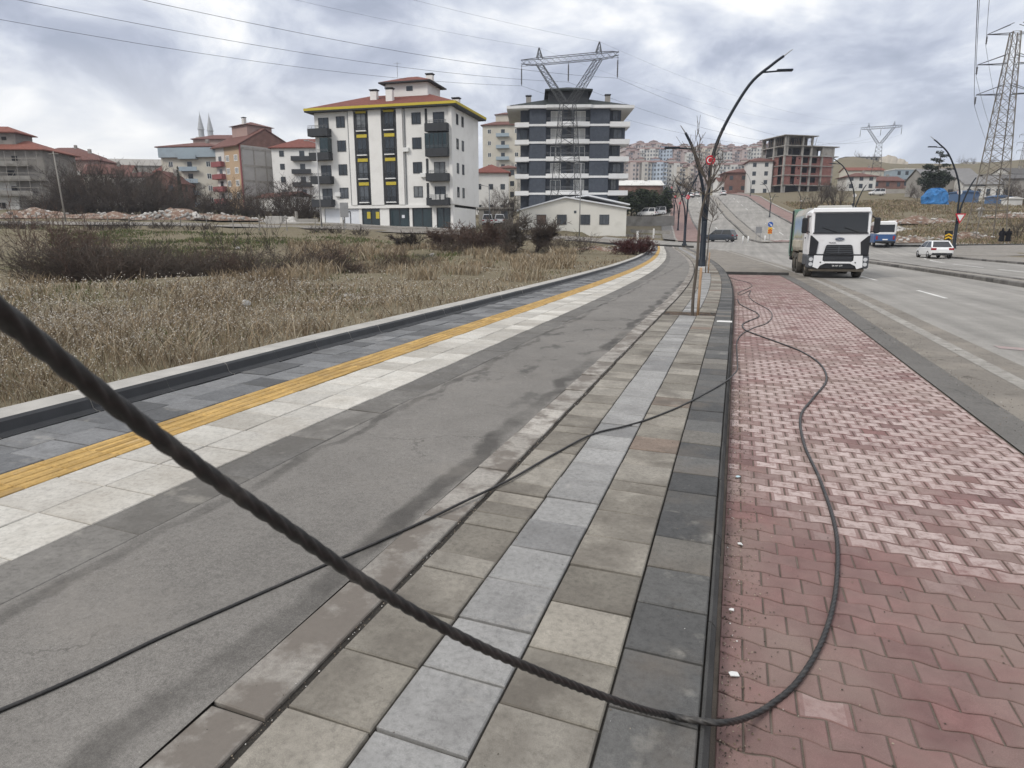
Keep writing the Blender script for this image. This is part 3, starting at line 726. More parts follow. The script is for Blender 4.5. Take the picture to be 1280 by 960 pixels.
# ================================================================ cables
def cable_mat(name, c):
    m, t, b = nt(name); n = noise(t, 60, 3, .6); out = mixc(t, 1.0, c, ramp(t, n.outputs['Fac'], [(.3,.7),(.7,1.3)]), 'MULTIPLY'); out = mixc(t, ramp(t, noise(t, 7, 7, .7).outputs['Fac'], [(.52,0.),(.72,.55)]), out, (.095,.085,.075))
    L(t, out, b.inputs['Base Color']); b.inputs['Roughness'].default_value = .42; b.inputs['Specular IOR Level'].default_value = .4; return m
M_cable = cable_mat('cable_sheath', (.020,.019,.018))
def twisted(name, pts, r, lay, n=30, seg=.012, lobes=5, depth=.22):
    P = smooth_path(pts, 24)
    # resample by arc length
    d = [0]; 
    for a, b in zip(P[:-1], P[1:]): d.append(d[-1]+(b-a).length)
    tot = d[-1]; m = max(int(tot/seg), 8); out = []; j = 0
    for i in range(m+1):
        s = tot*i/m
        while j < len(d)-2 and d[j+1] < s: j += 1
        t = (s-d[j])/max(d[j+1]-d[j],1e-9); out.append(P[j].lerp(P[j+1], t))
    v = np.zeros((m+1, n, 3)); prev = None; an = np.arange(n)*2*PI/n
    for i, p in enumerate(out):
        dr = (out[min(i+1,m)]-out[max(i-1,0)]).normalized()
        e = dr.cross(Vector((0,0,1))).normalized() if prev is None else (prev-dr*prev.dot(dr)).normalized()
        prev = e; g = dr.cross(e); ph = 2*PI*(tot*i/m)/lay
        rr = r*(1-depth*np.abs(np.sin((an-ph)*lobes/2))**3 if False else 1-depth*(1-np.abs(np.cos((an-ph)*lobes/2))**.7))
        v[i] = np.array(p)[None,:] + np.cos(an)[:,None]*rr[:,None]*np.array(e)[None,:] + np.sin(an)[:,None]*rr[:,None]*np.array(g)[None,:]
    i0 = (np.arange(m)[:,None]*n+np.arange(n)[None,:]).ravel(); i1 = (np.arange(m)[:,None]*n+(np.arange(n)[None,:]+1)%n).ravel()
    return npmesh(name, v, np.stack([i0, i1, i1+n, i0+n], -1), M_cable, smooth=True)
CR = .0135
def onp(px, py, z): return gp(px, py, z)
hang = []
e0 = Vector(gp(868,900,CR+.004)); D0 = ray(868,900); d_end = (Vector(e0)-Vector((0,0,HC))).length
ipix = [(-260,205),(-120,302),(0,391),(120,487),(240,578),(360,661),(480,742),(600,808),(720,858),(800,886)]
idist = [.66,.74,.84,.95,1.08,1.25,1.47,1.77,2.22,2.60]
for (px_,py_), dd in zip(ipix, idist):
    r = Vector(ray(px_,py_)[:3]).normalized(); hang.append(tuple(Vector((0,0,HC))+r*dd))
bz = BZ+CR
ground_a = [gp(838,894.6,CR+.016), gp(870,900.5,CR+.006), gp(903,903.5,CR+.008), gp(932,897.5,CR-.085), gp(962,882,bz+.001), gp(1000,848,bz), gp(1032,790,bz), gp(1046,725,bz), gp(1044,660,bz), gp(1025,600,bz), gp(1005,555,bz), gp(1001,520,bz), gp(1016,498,bz), gp(1033,475,bz), gp(1025,455,bz), gp(1001,439,bz), gp(970,427,bz), gp(945,418,bz), gp(931,412,bz), gp(928,406,bz), gp(934,402,bz), gp(948,396,bz), gp(946,391,bz), gp(938,387,bz), gp(925,380,bz), gp(922,374,bz)]
ca = twisted('power_cable', hang+ground_a, CR, .19, seg=.010, n=40, lobes=4, depth=.34)
tag(ca, 'thick black twisted cable slung diagonally across the foreground and looped over the red pavers', 'cable')
cr = .0095; cz = cr+.002
gb = [gp(-220,955,cz), gp(-100,925,cz), gp(0,888,cz), (gp(100,845,cz)), gp(200,797,cz), gp(300,753,cz), gp(400,709,cz), gp(520,656,cz+.006), gp(580,627,cz+.012), gp(640,598,cz+.006), gp(690,569,cz), gp(740,543,cz), gp(780,533,cz), gp(810,524,cz), gp(850,508,cz), gp(885,490,cz), gp(908,476,cz+.002), gp(917,468,cz+.002), gp(921.5,462,-.05), gp(921.5,452,bz), gp(921,440,bz), gp(921,428,bz), gp(925,420,bz), gp(933,414,bz), gp(944,409,bz), gp(958,404,bz), gp(965,396,bz), gp(962,388,bz), gp(950,381,bz), gp(940,375,bz), gp(936,369,bz), gp(938,363,bz), gp(925,370,bz)]
gb = gb[:-1]+[gp(926,368.5,bz), gp(923,366,bz), gp(936,360,bz), gp(940,357,bz), gp(935,353,bz), gp(922,350,bz), gp(912,347,bz)]
cb = twisted('power_cable', gb, cr, .14, n=24, seg=.016, lobes=4, depth=.3)
tag(cb, 'thinner black cable lying across the grey asphalt path and slabs down into the parking bay', 'cable')
# ================================================================ building materials
def plaster(name, c, var=.06, dirt=None, **kw):
    return mat(name, c, .85, var, .35, c2=dirt, c2_scale=.5, c2_lo=.52, c2_hi=.75, **kw)
M_whiteP = plaster('white_plaster', (.74,.73,.70), dirt=(.66,.645,.61))
M_charP = mat('charcoal_render', (.040,.043,.047), .7, .12, 1.0)
M_yelP = mat('yellow_panel', (.50,.40,.045), .6, .08, 1.0)
def tilesmat(name, c):
    m, t, b = nt(name)
    tcn = N(t, 'ShaderNodeTexCoord'); w = N(t, 'ShaderNodeTexWave', bands_direction='Z'); w.inputs['Scale'].default_value = 3.2; w.inputs['Distortion'].default_value = .6
    L(t, tcn.outputs['Object'], w.inputs['Vector']); n = noise(t, 2.2, 5, .7)
    out = mixc(t, 1.0, c, ramp(t, n.outputs['Fac'], [(.28,.66),(.72,1.32)]), 'MULTIPLY')
    out = mixc(t, 1.0, out, ramp(t, w.outputs['Fac'], [(0,.8),(.5,1.08)]), 'MULTIPLY')
    L(t, out, b.inputs['Base Color']); b.inputs['Roughness'].default_value = .85; b.inputs['Specular IOR Level'].default_value = .2; return m
M_roofred = tilesmat('red_roof_tiles', (.165,.060,.046))
M_roofred2 = tilesmat('faded_roof_tiles', (.140,.068,.056))
M_roofor = tilesmat('orange_roof_tiles', (.19,.072,.05))
M_roofdark = tilesmat('dark_green_roof', (.028,.034,.033))
M_glass = mat('window_glass', (.030,.038,.045), .08, .3, .9, spec=.6)
M_glassd = mat('shop_glass', (.016,.032,.036), .06, .3, .6, spec=.6)
M_frame = mat('dark_window_frame', (.045,.048,.052), .5, .1, 2)
M_wframe = mat('white_window_frame', (.70,.70,.68), .5, .05, 2)
M_shut = mat('white_shutter', (.66,.68,.71), .55, .05, 1.5)
M_conc2 = mat('bare_concrete', (.30,.285,.26), .9, .2, .9, c2=(.19,.175,.155), c2_scale=.6)
M_slateW = mat('slate_blue_render', (.062,.072,.090), .75, .16, 1.6, c2=(.082,.092,.108), c2_scale=4)
M_whiteband = plaster('white_band', (.70,.70,.69), dirt=(.60,.59,.57))
M_rail = mat('metal_rail', (.22,.225,.23), .4, .1, 3, metal=.6)
M_darkin = mat('dark_interior', (.018,.017,.017), .9, .2, 1)  # near-black colour standing in for the shade inside open rooms
M_curtain = mat('net_curtain', (.42,.42,.41), .8, .15, 5)
def brickmat(name, c, c2, sc=5.0):
    m, t, b = nt(name)
    tcn = N(t, 'ShaderNodeTexCoord'); sp = N(t, 'ShaderNodeSeparateXYZ'); L(t, tcn.outputs['Object'], sp.inputs[0])
    cb = N(t, 'ShaderNodeCombineXYZ'); L(t, math_(t,'ADD',sp.outputs[0],sp.outputs[1]), cb.inputs[0]); L(t, sp.outputs[2], cb.inputs[1])
    br = N(t, 'ShaderNodeTexBrick'); br.inputs['Scale'].default_value = sc; br.inputs['Color1'].default_value = (*c,1); br.inputs['Color2'].default_value = (*c2,1); br.inputs['Mortar'].default_value = (.22,.19,.17,1); br.inputs['Mortar Size'].default_value = .02
    L(t, cb.outputs[0], br.inputs['Vector']); n = noise(t, .7, 5, .6)
    out = mixc(t, 1.0, br.outputs['Color'], ramp(t, n.outputs['Fac'], [(.3,.75),(.7,1.2)]), 'MULTIPLY')
    L(t, out, b.inputs['Base Color']); b.inputs['Roughness'].default_value = .9; return m
M_brick = brickmat('hollow_brick', (.235,.075,.055), (.19,.062,.05))
M_brick2 = brickmat('brown_brick', (.19,.085,.062), (.16,.072,.055))
def hip(mb, x0, x1, y0, y1, z, h, ov=.7, k=0, ridge=None, fas=.22):
    a0, a1, b0, b1 = x0-ov, x1+ov, y0-ov, y1+ov
    w, d = a1-a0, b1-b0; r = min(w, d)/2 if ridge is None else ridge
    cy = (b0+b1)/2; cx = (a0+a1)/2
    if w >= d: p, q = (a0+r, cy, z+h), (a1-r, cy, z+h)
    else: p, q = (cx, b0+r, z+h), (cx, b1-r, z+h)
    c = [(a0,b0,z+.02),(a1,b0,z+.02),(a1,b1,z+.02),(a0,b1,z+.02)]
    if w >= d: fs = [(0,1,5,4),(1,2,5),(2,3,4,5),(3,0,4)]
    else: fs = [(0,1,4),(1,2,5,4),(2,3,5),(3,0,4,5)]
    mb.add(c+[p,q], fs, k)
def fascia(mb, x0, x1, y0, y1, z, ov, h, k=0):
    a0, a1, b0, b1 = x0-ov, x1+ov, y0-ov, y1+ov
    mb.box(a0, a1, b0, b1, z-h, z, k)
def gable(mb, x0, x1, y0, y1, z, h, ov=.5, axis='x', t=.15, k=0):
    if axis == 'x':
        ym = (y0+y1)/2; s = h/((y1-y0)/2)
        mb.extr([(y0-ov, z-ov*s),(ym, z+h),(y1+ov, z-ov*s),(y1+ov, z-ov*s+t),(ym, z+h+t),(y0-ov, z-ov*s+t)], x0-ov, x1+ov, k)
    else:
        xm = (x0+x1)/2; s = h/((x1-x0)/2)
        mb.exty([(x0-ov, z-ov*s),(xm, z+h),(x1+ov, z-ov*s),(x1+ov, z-ov*s+t),(xm, z+h+t),(x0-ov, z-ov*s+t)], y0-ov, y1+ov, k)
M_panes = [M_glass, M_glass, mat('window_glass_grey',(.075,.085,.095),.12,.4,1.3,spec=.6), mat('window_glass_pale',(.15,.16,.165),.25,.4,2.0,spec=.5)]; WR = random.Random(5)
def window(par, x, z, w, h, face='f', y=0.0, fr=None, gl=None, pane=True, t=.07, mull=1, name='window', X=0.0):
    """window set on the front (f), right (r) or left (l) wall; x runs along the wall"""
    fr = fr or M_frame; gl = gl or M_glass
    o = MB(); e = .035
    bars = [(x-w/2, x-w/2+t, z, z+h), (x+w/2-t, x+w/2, z, z+h), (x-w/2+t, x+w/2-t, z, z+t), (x-w/2+t, x+w/2-t, z+h-t, z+h)]
    for i in range(mull):
        xm = x-w/2+w*(i+1)/(mull+1); bars.append((xm-t/2, xm+t/2, z+t, z+h-t))
    def put(mb, x0, x1, d0, d1, z0, z1):
        if face == 'f': mb.box(x0, x1, y-d1, y-d0, z0, z1)
        elif face == 'r': mb.box(X+d0, X+d1, x0, x1, z0, z1)
        elif face == 'l': mb.box(X-d1, X-d0, x0, x1, z0, z1)
    if pane:
        for b in bars: put(o, b[0], b[1], .0, e+.03, b[2], b[3])
        wo_ = o.build(name, fr, par)
        g = MB(); put(g, x-w/2+t*.6, x+w/2-t*.6, -.02, e, z+t*.6, z+h-t*.6); 
        if gl is M_glass: gl = M_panes[WR.randrange(len(M_panes))]
        g.build('pane', gl, wo_)
    else:
        put(o, x-w/2, x+w/2, -.02, e, z, z+h); wo_ = o.build(name, gl, par)
    return wo_
def bld(name, label, px, D, rot=0., group=None, dz=0., cat='building'):
    x, y = w2((px-640)/FH*D, D)
    return thing(name, label, cat, (x, y, T(x,y)+dz), YAW+R(rot), group)
# ================================================================ white apartment building
wb = bld('apartment_building', 'white five storey apartment block with charcoal balconies, yellow trim and red hipped roof', 482, 91.2, -15)
wb.scale = (1,1,.962)
W, DP, GH, FHH = 19.3, 11.0, 3.0, 3.12; X0 = -9.65
EV = GH+4*FHH
m = MB()
m.box(X0, X0+W, 0, DP, GH, EV); m.build('wall', M_whiteP, wb)
m = MB()                                            # pilasters and corner pier stand proud of the wall
for a, b in ((5.1,5.85),(7.95,9.75),(11.9,12.7)): m = MB(); m.box(X0+a, X0+b, -.28, -.003, GH, EV-.003); m.build('pilaster', M_whiteP, wb)
m = MB(); m.box(X0+19.0, X0+W+.12, -.25, 1.2, GH+.003, EV-.003)
m.build('pilaster', M_whiteP, wb)
m = MB()
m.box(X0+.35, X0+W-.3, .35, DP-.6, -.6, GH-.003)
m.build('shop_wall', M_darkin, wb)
for a, b in ((.0,.7),(3.0,3.35),(5.9,6.3),(8.95,10.3),(13.2,13.6),(16.4,17.0),(18.95,19.3)):
    m = MB(); m.box(X0+a, X0+b, .0, .6, -.6, GH-.004); m.build('shop_pier', M_whiteP, wb)
m = MB(); m.box(X0+W-1.6, X0+W-.05, .62, DP-1.5, -.6, GH-.35); m.build('flank_wall', M_whiteP, wb)
m = MB(); m.box(X0+.02, X0+.30, .62, DP-1, -.6, GH-.004); m.build('flank_wall', M_whiteP, wb)
for nm, a, b, mm in (('shutter',.75,2.95,M_shut),('shop_window',6.35,8.9,M_glassd),('shop_window',10.35,13.15,M_glassd),('shop_window',13.65,16.35,M_glassd),('shop_window',17.05,18.9,M_glassd)):
    q = MB(); q.box(X0+a, X0+b, .12, .30, -.05, GH-.45); o = q.build(nm, mm, wb)
    if nm == 'shop_window':
        q = MB()
        for xm in np.linspace(X0+a+.04, X0+b-.04, 3): q.box(xm-.04, xm+.04, .06, .125, -.05, GH-.45)
        q.box(X0+a, X0+b, .055, .13, GH-.55, GH-.46)
        q.build('frame', M_frame, o)
q = MB(); q.box(X0+3.4, X0+5.85, .12, .3, -.05, GH-.45); q.build('shop_front', M_shut, wb)
q = MB()
for a, b, c, d in ((3.55,3.63,0,2.2),(4.5,4.58,0,2.2),(3.63,4.5,2.1,2.2),(3.63,4.5,0,.08)): q.box(X0+a, X0+b, .05, .12, c, d)
q.build('door', M_frame, wb)
for a in (7.05, 8.35): q = MB(); q.box(X0+a, X0+a+.5, .02, .055, 1.2, 2.1); q.build('poster', M_yelP, wb)
q = MB(); q.box(X0+12.1, X0+12.5, .02, .055, 1.25, 1.65); q.build('poster', M_shut, wb)
q = MB(); q.box(X0+.1, X0+W-.1, -.2, .0, GH-.42, GH-.006); q.build('lintel', M_whiteP, wb)
for a, b in ((5.87,7.93),(9.77,11.88)):
    q = MB(); q.box(X0+a, X0+b, -.14, -.003, GH+.05, EV-.3); band = q.build('facade_band', M_charP, wb)
    for i in range(4):
        z = GH+i*FHH; c = (a+b)/2
        window(band, X0+c, z+.45, 1.35, 2.1, y=-.15, mull=1)
        q = MB(); q.box(X0+c-.72, X0+c+.72, -.22, -.142, z+2.62, z+3.04 if i < 3 else z+2.9); q.build('yellow_panel', M_yelP, band)
        q = MB(); q.box(X0+c-.7, X0+c+.7, -.42, -.142, z+.28, z+.42); q.build('window_sill', M_whiteband, band)
        q = MB()
        for zz in (.75, 1.1): q.bar((X0+c-.72,-.4,z+zz), (X0+c+.72,-.4,z+zz), .05)
        for xx in np.linspace(-.7,.7,7): q.bar((X0+c+xx,-.4,z+.42), (X0+c+xx,-.4,z+1.1), .035)
        q.build('guard_rail', M_frame, band)
for i in range(4):
    z = GH+i*FHH
    for c in (3.85, 14.55): window(wb, X0+c, z+.95, 1.25, 1.45)
    for c in (2.1, 4.2): window(wb, c, z+1.0, .75, 1.35, 'r', X=X0+W, mull=0)
    for (a, b, dc) in ((-.45, 2.45, 1.35), (16.1, 19.05, 17.6)):
        q = MB(); q.box(X0+a, X0+b, -1.15, -.02, z-.18, z-.02); q.box(X0+a, X0+b, -1.15, -1.02, z-.02, z+.82)
        q.box(X0+a, X0+a+.12, -1.02, -.02, z-.02, z+.82); q.box(X0+b-.12, X0+b, -1.02, -.02, z-.02, z+.82)
        bal = q.build('balcony', M_charP, wb)
        window(wb, X0+dc, z+.02, 1.5, 2.3, mull=1, name='balcony_door')
        q = MB()
        for zz in (1.0, 1.18): q.bar((X0+a+.05,-1.09,z+zz), (X0+b-.05,-1.09,z+zz), .05)
        for xx in np.linspace(a+.1, b-.1, 6): q.bar((X0+xx,-1.09,z+.82), (X0+xx,-1.09,z+1.18), .04)
        q.build('rail', M_rail, bal)
    q = MB(); q.box(X0+15.75, X0+16.05, -.06, -.003, z, z+2.8); q.build('reveal', M_charP, wb)
# glazed-in balcony and washing on the lowest one
z = GH+2*FHH
q = MB(); q.box(X0+16.12, X0+19.03, -1.10, -.06, z+.84, z+2.72); g = q.build('balcony_glazing', M_glassd, wb)
q = MB()
for xx in np.linspace(16.12, 19.03, 6): q.box(X0+xx-.03, X0+xx+.03, -1.14, -1.10, z+.84, z+2.72)
q.build('frame', M_frame, g)
q = MB(); q.box(X0+1.25, X0+2.43, -1.1, -.06, z+.84, z+2.7); q.build('balcony_glazing', M_glassd, wb)
q = MB()
for xx, w in ((16.9,.5),(17.5,.4),(18.1,.5)): q.box(X0+xx, X0+xx+w, -1.22, -1.165, GH+.55, GH+1.22)
q.build('laundry', M_curtain, wb)
q = MB(); fascia(q, X0, X0+W, 0, DP, EV+.02, .9, .18); q.build('eaves_soffit', M_charP, wb)
q = MB(); a0,a1,b0,b1 = X0-.95, X0+W+.95, -.95, DP+.95
q.box(a0,a1,b0,b0+.08,EV+.021,EV+.34); q.box(a0,a1,b1-.08,b1,EV+.021,EV+.34); q.box(a0,a0+.08,b0+.081,b1-.081,EV+.021,EV+.34); q.box(a1-.08,a1,b0+.081,b1-.081,EV+.021,EV+.34)
q.build('yellow_fascia', M_yelP, wb)
q = MB(); hip(q, X0, X0+W, 0, DP, EV+.30, 2.5, .85); rf = q.build('roof', M_roofred, wb)
q = MB(); q.box(X0+8.6, X0+14.6, 4.0, 8.6, EV+1.2, EV+4.0); ph = q.build('roof_house', M_whiteP, wb)
q = MB(); hip(q, X0+8.6, X0+14.6, 4.0, 8.6, EV+4.05, 1.15, .7); q.build('roof', M_roofred, ph)
q = MB(); fascia(q, X0+8.6, X0+14.6, 4.0, 8.6, EV+4.06, .72, .16); q.build('soffit', M_charP, ph)
q = MB(); q.box(X0+11.6, X0+12.5, 3.95, 3.998, EV+2.9, EV+3.5); q.build('window', M_glass, ph)
def chim(par, x, y, z0, z1, mm=M_whiteP):
    q = MB(); q.box(x-.45,x+.45,y-.35,y+.35,z0,z1); c_ = q.build('chimney', mm, par)
    q = MB(); q.box(x-.55,x+.55,y-.45,y+.45,z1+.15,z1+.27)
    for s in (-1,1):
        for s2 in (-1,1): q.box(x+s*.4-.05, x+s*.4+.05, y+s2*.3-.05, y+s2*.3+.05, z1-.02, z1+.151)
    q.build('chimney_cap', M_charP, c_)
chim(rf, X0+7.4, 3.0, EV+1.2, EV+2.8); chim(rf, X0+10.3, 1.6, EV+.6, EV+2.6); chim(ph, X0+13.6, 7.5, EV+4.2, EV+5.5)
chim(rf, X0+18.4, 4.5, EV+.4, EV+1.5)
for xx in (4.95, 12.95): q = MB(); q.cyl((X0+xx,-.08,GH), .06, EV-GH, 8); q.build('downpipe', M_rail, wb)
q = MB(); q.tube([(X0+9.5,6,EV+5.2),(X0+9.5,6,EV+7.2)], .03, 5); q.bar((X0+9.0,6,EV+7.0),(X0+10.0,6,EV+7.0),.03); q.build('aerial', M_rail, wb)
for xx, zz in ((3.0,GH+1.2),(13.1,GH+FHH*2+.6),(15.4,GH+FHH+.4)): q = MB(); q.bbox(X0+xx-.4,X0+xx+.4,-.36,-.004,zz,zz+.55,.03); q.build('air_conditioner', M_wframe, wb)
# paved forecourt and low wall on the left of the shops
q = MB(); q.box(-3.2,0,0,.25,-.5,1.2); q.box(-3.45,-3.2,-.05,.3,-.5,2.2); o = q.build('garden_wall', M_conc2)
p = wb.matrix_basis; o.location = Vector(wb.location)+Matrix.Rotation(wb.rotation_euler[2],3,'Z')@Vector((X0-.6,.3,0)); o.rotation_euler = wb.rotation_euler
tag(o, 'low grey concrete wall with end post left of the white apartment block', 'wall')
q = MB(); R3 = Matrix.Rotation(wb.rotation_euler[2],3,'Z'); v=[]; nn=24
for i in range(nn+1):
    for yy, dz in ((-3.6,.0),(-3.6,.22),(.4,.24)):
        wv = Vector(wb.location)+R3@Vector((X0-4+(W+6)*i/nn, yy, 0)); v.append((wv.x, wv.y, T(wv.x,wv.y)+dz))
q.add(v, [(i*3+k, (i+1)*3+k, (i+1)*3+k+1, i*3+k+1) for i in range(nn) for k in range(2)])
structure('pavement', q, M_pav3)
# ================================================================ slate blue apartment building
bb = bld('apartment_building', 'slate blue apartment block with white balcony bands behind the lattice tower', 709, 112, -1.5)
bb.scale = (.9,1,.965); FB = 2.7; BH = 18.9; z0 = BH-5.75*FB-.3
m = MB(); m.box(-7.2, 7.2, .0, 13, -.6, BH); m.build('wall', M_slateW, bb)
m = MB(); m.box(-7.0,-4.1,-.9,-.003,-.6,BH-.003); m.box(3.6,7.0,-.9,-.003,-.6,BH-.003); m.build('bay', M_slateW, bb)
m = MB(); m.box(-8.6,-7.203,.6,12,-.6,BH-.01); m.box(7.203,9.2,.8,12,-.6,BH-.01); m.build('wing', M_slateW, bb)
for i in range(6):
    z = BH-.35-(i+1)*FB+.55
    q = MB()
    q.box(-7.1,-4.05,-1.0,-.902,z-.2,z+.14); q.box(3.55,7.1,-1.0,-.902,z-.2,z+.14)
    if i < 5:
        q.prism([(-4.05,-1.05),(0,-1.75),(3.55,-1.05),(3.55,-.004),(-4.05,-.004)], z-.22, z+.46)
        q.prism([(-9.6,-.7),(-7.1,-1.0),(-7.1,-.01),(-7.3,.59),(-9.6,.59)], z-.3, z+.42)
        q.prism([(7.1,-1.0),(10.6,-.9),(10.6,3.5),(9.203,3.5),(9.203,.79),(7.21,.79),(7.1,-.01)], z-.3, z+.48)
    q.build('balcony_band', M_whiteband, bb)
    if i < 5:
        window(bb, -2.3, z-2.2+.0 if False else z+.2, 1.9, 2.05, fr=M_wframe, gl=M_curtain if i in (0,1,3) else M_glass, name='balcony_door')
        window(bb, 1.9, z+.2, 1.9, 2.05, fr=M_wframe, gl=M_curtain if i in (0,1,4) else M_glass, name='balcony_door')
        q = MB()
        for zz in (.85,1.05): q.tube([(-4.0,-1.0,z+zz),(0,-1.7,z+zz),(3.5,-1.0,z+zz)], .03, 4)
        q.build('rail', M_rail, bb)
        q = MB(); q.box(-.35,.35,-.25,-.004,z+.5,z+2.5); q.build('brown_panel', M_charP, bb)
        if i % 2 == 1:
            window(bb, 8.6, z+.65, 1.5, 1.5, y=.2); q = MB(); q.box(7.3,9.9,.22,.78,z+.63,z+2.4); q.build('balcony_glazing', M_slateW, bb)
            window(bb, -8.0, z+.65, 1.3, 1.5, y=.15); q = MB(); q.box(-9.3,-7.25,.17,.58,z+.6,z+2.4); q.build('balcony_glazing', M_slateW, bb)
        else:
            window(bb, 8.2, z+.65, 1.0, 1.9, y=.8, name='balcony_door')
q = MB()
q.prism([(-11,-1.0),(-7,-1.5),(-4.2,-1.5),(-4,-1.9),(3.6,-1.9),(4,-1.5),(7,-1.5),(11.2,-1.2),(11.2,13.5),(-11,13.5)], BH+.003, BH+.45); q.build('eaves', M_whiteband, bb)
q = MB(); hip(q, -10, 10, -.8, 12.5, BH+.46, 2.3, .4); rf = q.build('roof', M_roofdark, bb)
q = MB(); q.box(-3.6,3.4,1.5,8,BH+.7,BH+3.3); ph = q.build('roof_house', M_charP, bb)
q = MB(); hip(q, -3.6,3.4,1.5,8,BH+3.31,1.1,.7); fascia(q,-3.6,3.4,1.5,8,BH+3.3,.7,.2); q.build('roof', M_roofdark, ph)
chim(rf, -7.2, 3, BH+1, BH+2.5, M_conc2); chim(rf, 7.0, 3, BH+1, BH+2.6, M_conc2)
# ================================================================ low white prefab house
ho = bld('low_house', 'long low cream house with white gabled sheet roof in front of the slate blue block', 716, 99, 0)
m = MB(); m.exty([(-7.7,-.6),(7.7,-.6),(7.7,3.3),(-1.2,4.75),(-7.7,3.05)], 0, 12); m.build('wall', plaster('cream_render', (.66,.64,.58), dirt=(.58,.56,.50)), ho)
q = MB(); q.exty([(-8.1,2.97),(-1.2,4.78),(8.2,3.24),(8.2,3.42),(-1.2,4.98),(-8.1,3.12)], -.35, 12.4); q.build('roof', mat('white_sheet_roof', (.66,.67,.68), .5, .05, .6), ho)
q = MB(); q.exty([(-1.0,4.9),(2.6,5.35),(9.0,4.0),(9.0,4.18),(2.6,5.55),(-1.0,5.05)], 5.0, 12.6); q.build('raised_roof', MATS['white_sheet_roof'], ho)
M_brownsh = mat('brown_shutter', (.14,.10,.08), .7, .1, 3)
for c in (-4.6,-1.65,1.75,4.5): window(ho, c, 1.05, 1.4, 1.4, gl=M_brownsh if c < -4 else M_glass, mull=2 if c > -4 else 0)
q = MB(); q.box(.1,.45,-.04,-.003,2.65,3.0); q.build('vent', M_glass, ho)
for c in (2.5,5.2): window(ho, c, 1.0, .9, 1.9, 'r', X=7.7, mull=0)
# ================================================================ unfinished brick building, right
ub = bld('unfinished_building', 'half built brick and concrete apartment block without windows on the right', 1003, 229, 14)
U0, UW, UD, UF = -9.3, 18.6, 12.5, 3.08
q = MB()
for i in range(6):
    z = 2.3+i*UF-.1
    if i < 5: q.box(U0-.3, U0+UW+ (1.6 if i in (3,4) else .3), -.3, UD+.3, z-.24, z)
    else: q.box(U0-1.1, U0+11.6, -.8, UD+.6, z-.2, z)
for ix, cx in enumerate((0,.75,6.5,9.9,14.2,UW)):
    for cy in (0, 6, UD):
        top = 2.3+(5 if cx < 11 else 4)*UF-.35
        q.box(U0+cx-.28 if cx < UW else U0+UW-.56, U0+cx+.28 if cx < UW else U0+UW, cy-.28 if cy else -.02, cy+.28 if cy else .5, -1, top)
q.build('concrete_frame', M_conc2, ub)
q = MB(); q.box(U0+1.2, U0+UW-1, 3.0, UD-1, -1, 2.3+3*UF-.4); q.build('dark_core', M_darkin, ub)  # near-black core added so the openings look dark inside
def wall_holes(par, x0, x1, z0, z1, holes, y0=.04, y1=.24, mm=None, nm='brick_wall', axis='x', X=0):
    q = MB(); xs_ = sorted({x0,x1,*[h[0] for h in holes],*[h[1] for h in holes]}); zs_ = sorted({z0,z1,*[h[2] for h in holes],*[h[3] for h in holes]})
    for a, b in zip(xs_[:-1], xs_[1:]):
        for c, d in zip(zs_[:-1], zs_[1:]):
            if not any(h[0] <= (a+b)/2 <= h[1] and h[2] <= (c+d)/2 <= h[3] for h in holes):
                if axis == 'x': q.box(a, b, y0, y1, c, d)
                else: q.box(X+y0, X+y1, a, b, c, d)
    return q.build(nm, mm or M_brick, par)
for i in range(3):
    z = 2.3+i*UF-.09; zt = z+UF-.25
    wall_holes(ub, U0+.35, U0+6.2, z, zt, [(U0+2.6,U0+4.3,z+.2,zt-.02),(U0+5.2,U0+5.8,z+1.8,z+2.3)], -.05,.2)
    wall_holes(ub, U0+6.8, U0+9.6, z, zt, [(U0+7.1,U0+9.2,z+.75,zt-.3)], .5,.7)
    wall_holes(ub, U0+10.2, U0+13.9, z, zt, [(U0+10.6,U0+12.6,z+.75,zt-.3)], .5,.7)
    wall_holes(ub, U0+14.5, U0+UW-.57, z, zt, [], -.05,.2)
    wall_holes(ub, .5, 5.7, z, zt, [(1.2,3.4,z+.1,zt-.2)], .05,.25, axis='y', X=U0)
    wall_holes(ub, 6.3, UD-.3, z, zt, [(8,9.5,z+.9,zt-.3)], .05,.25, axis='y', X=U0)
q = MB(); z = 2.3+3*UF
q.box(U0+14.6,U0+18,.1,.3,z,z+2.6); q.build('block_wall', M_conc2, ub); q = MB(); q.box(U0+10.8,U0+13.4,2,2.2,z,z+2.7); q.build('block_wall', M_conc2, ub)
q = MB(); zb = 2.3+4*UF-.1
rr = random.Random(2)
for i in range(16):
    xx = U0+.3+i*.72; q.bar((xx, .3, zb), (xx+rr.uniform(-1,1), .8, zb+UF-.25), .1)
for yy in range(10):
    q.bar((U0+.2, .5+yy*1.2, zb), (U0+.2, .5+yy*1.2+rr.uniform(-.6,.6), zb+UF-.25), .1)
q.build('formwork_prop', mat('timber', (.20,.15,.10), .9, .3, 4), ub)
q = MB(); q.box(U0+.4,U0+11,4,10,zb,zb+UF-.25); q.build('dark_core', M_darkin, ub)
q = MB(); q.box(U0+.4,U0+17,6,11,zb-UF,zb-.25); q.build('dark_core', M_darkin, ub)
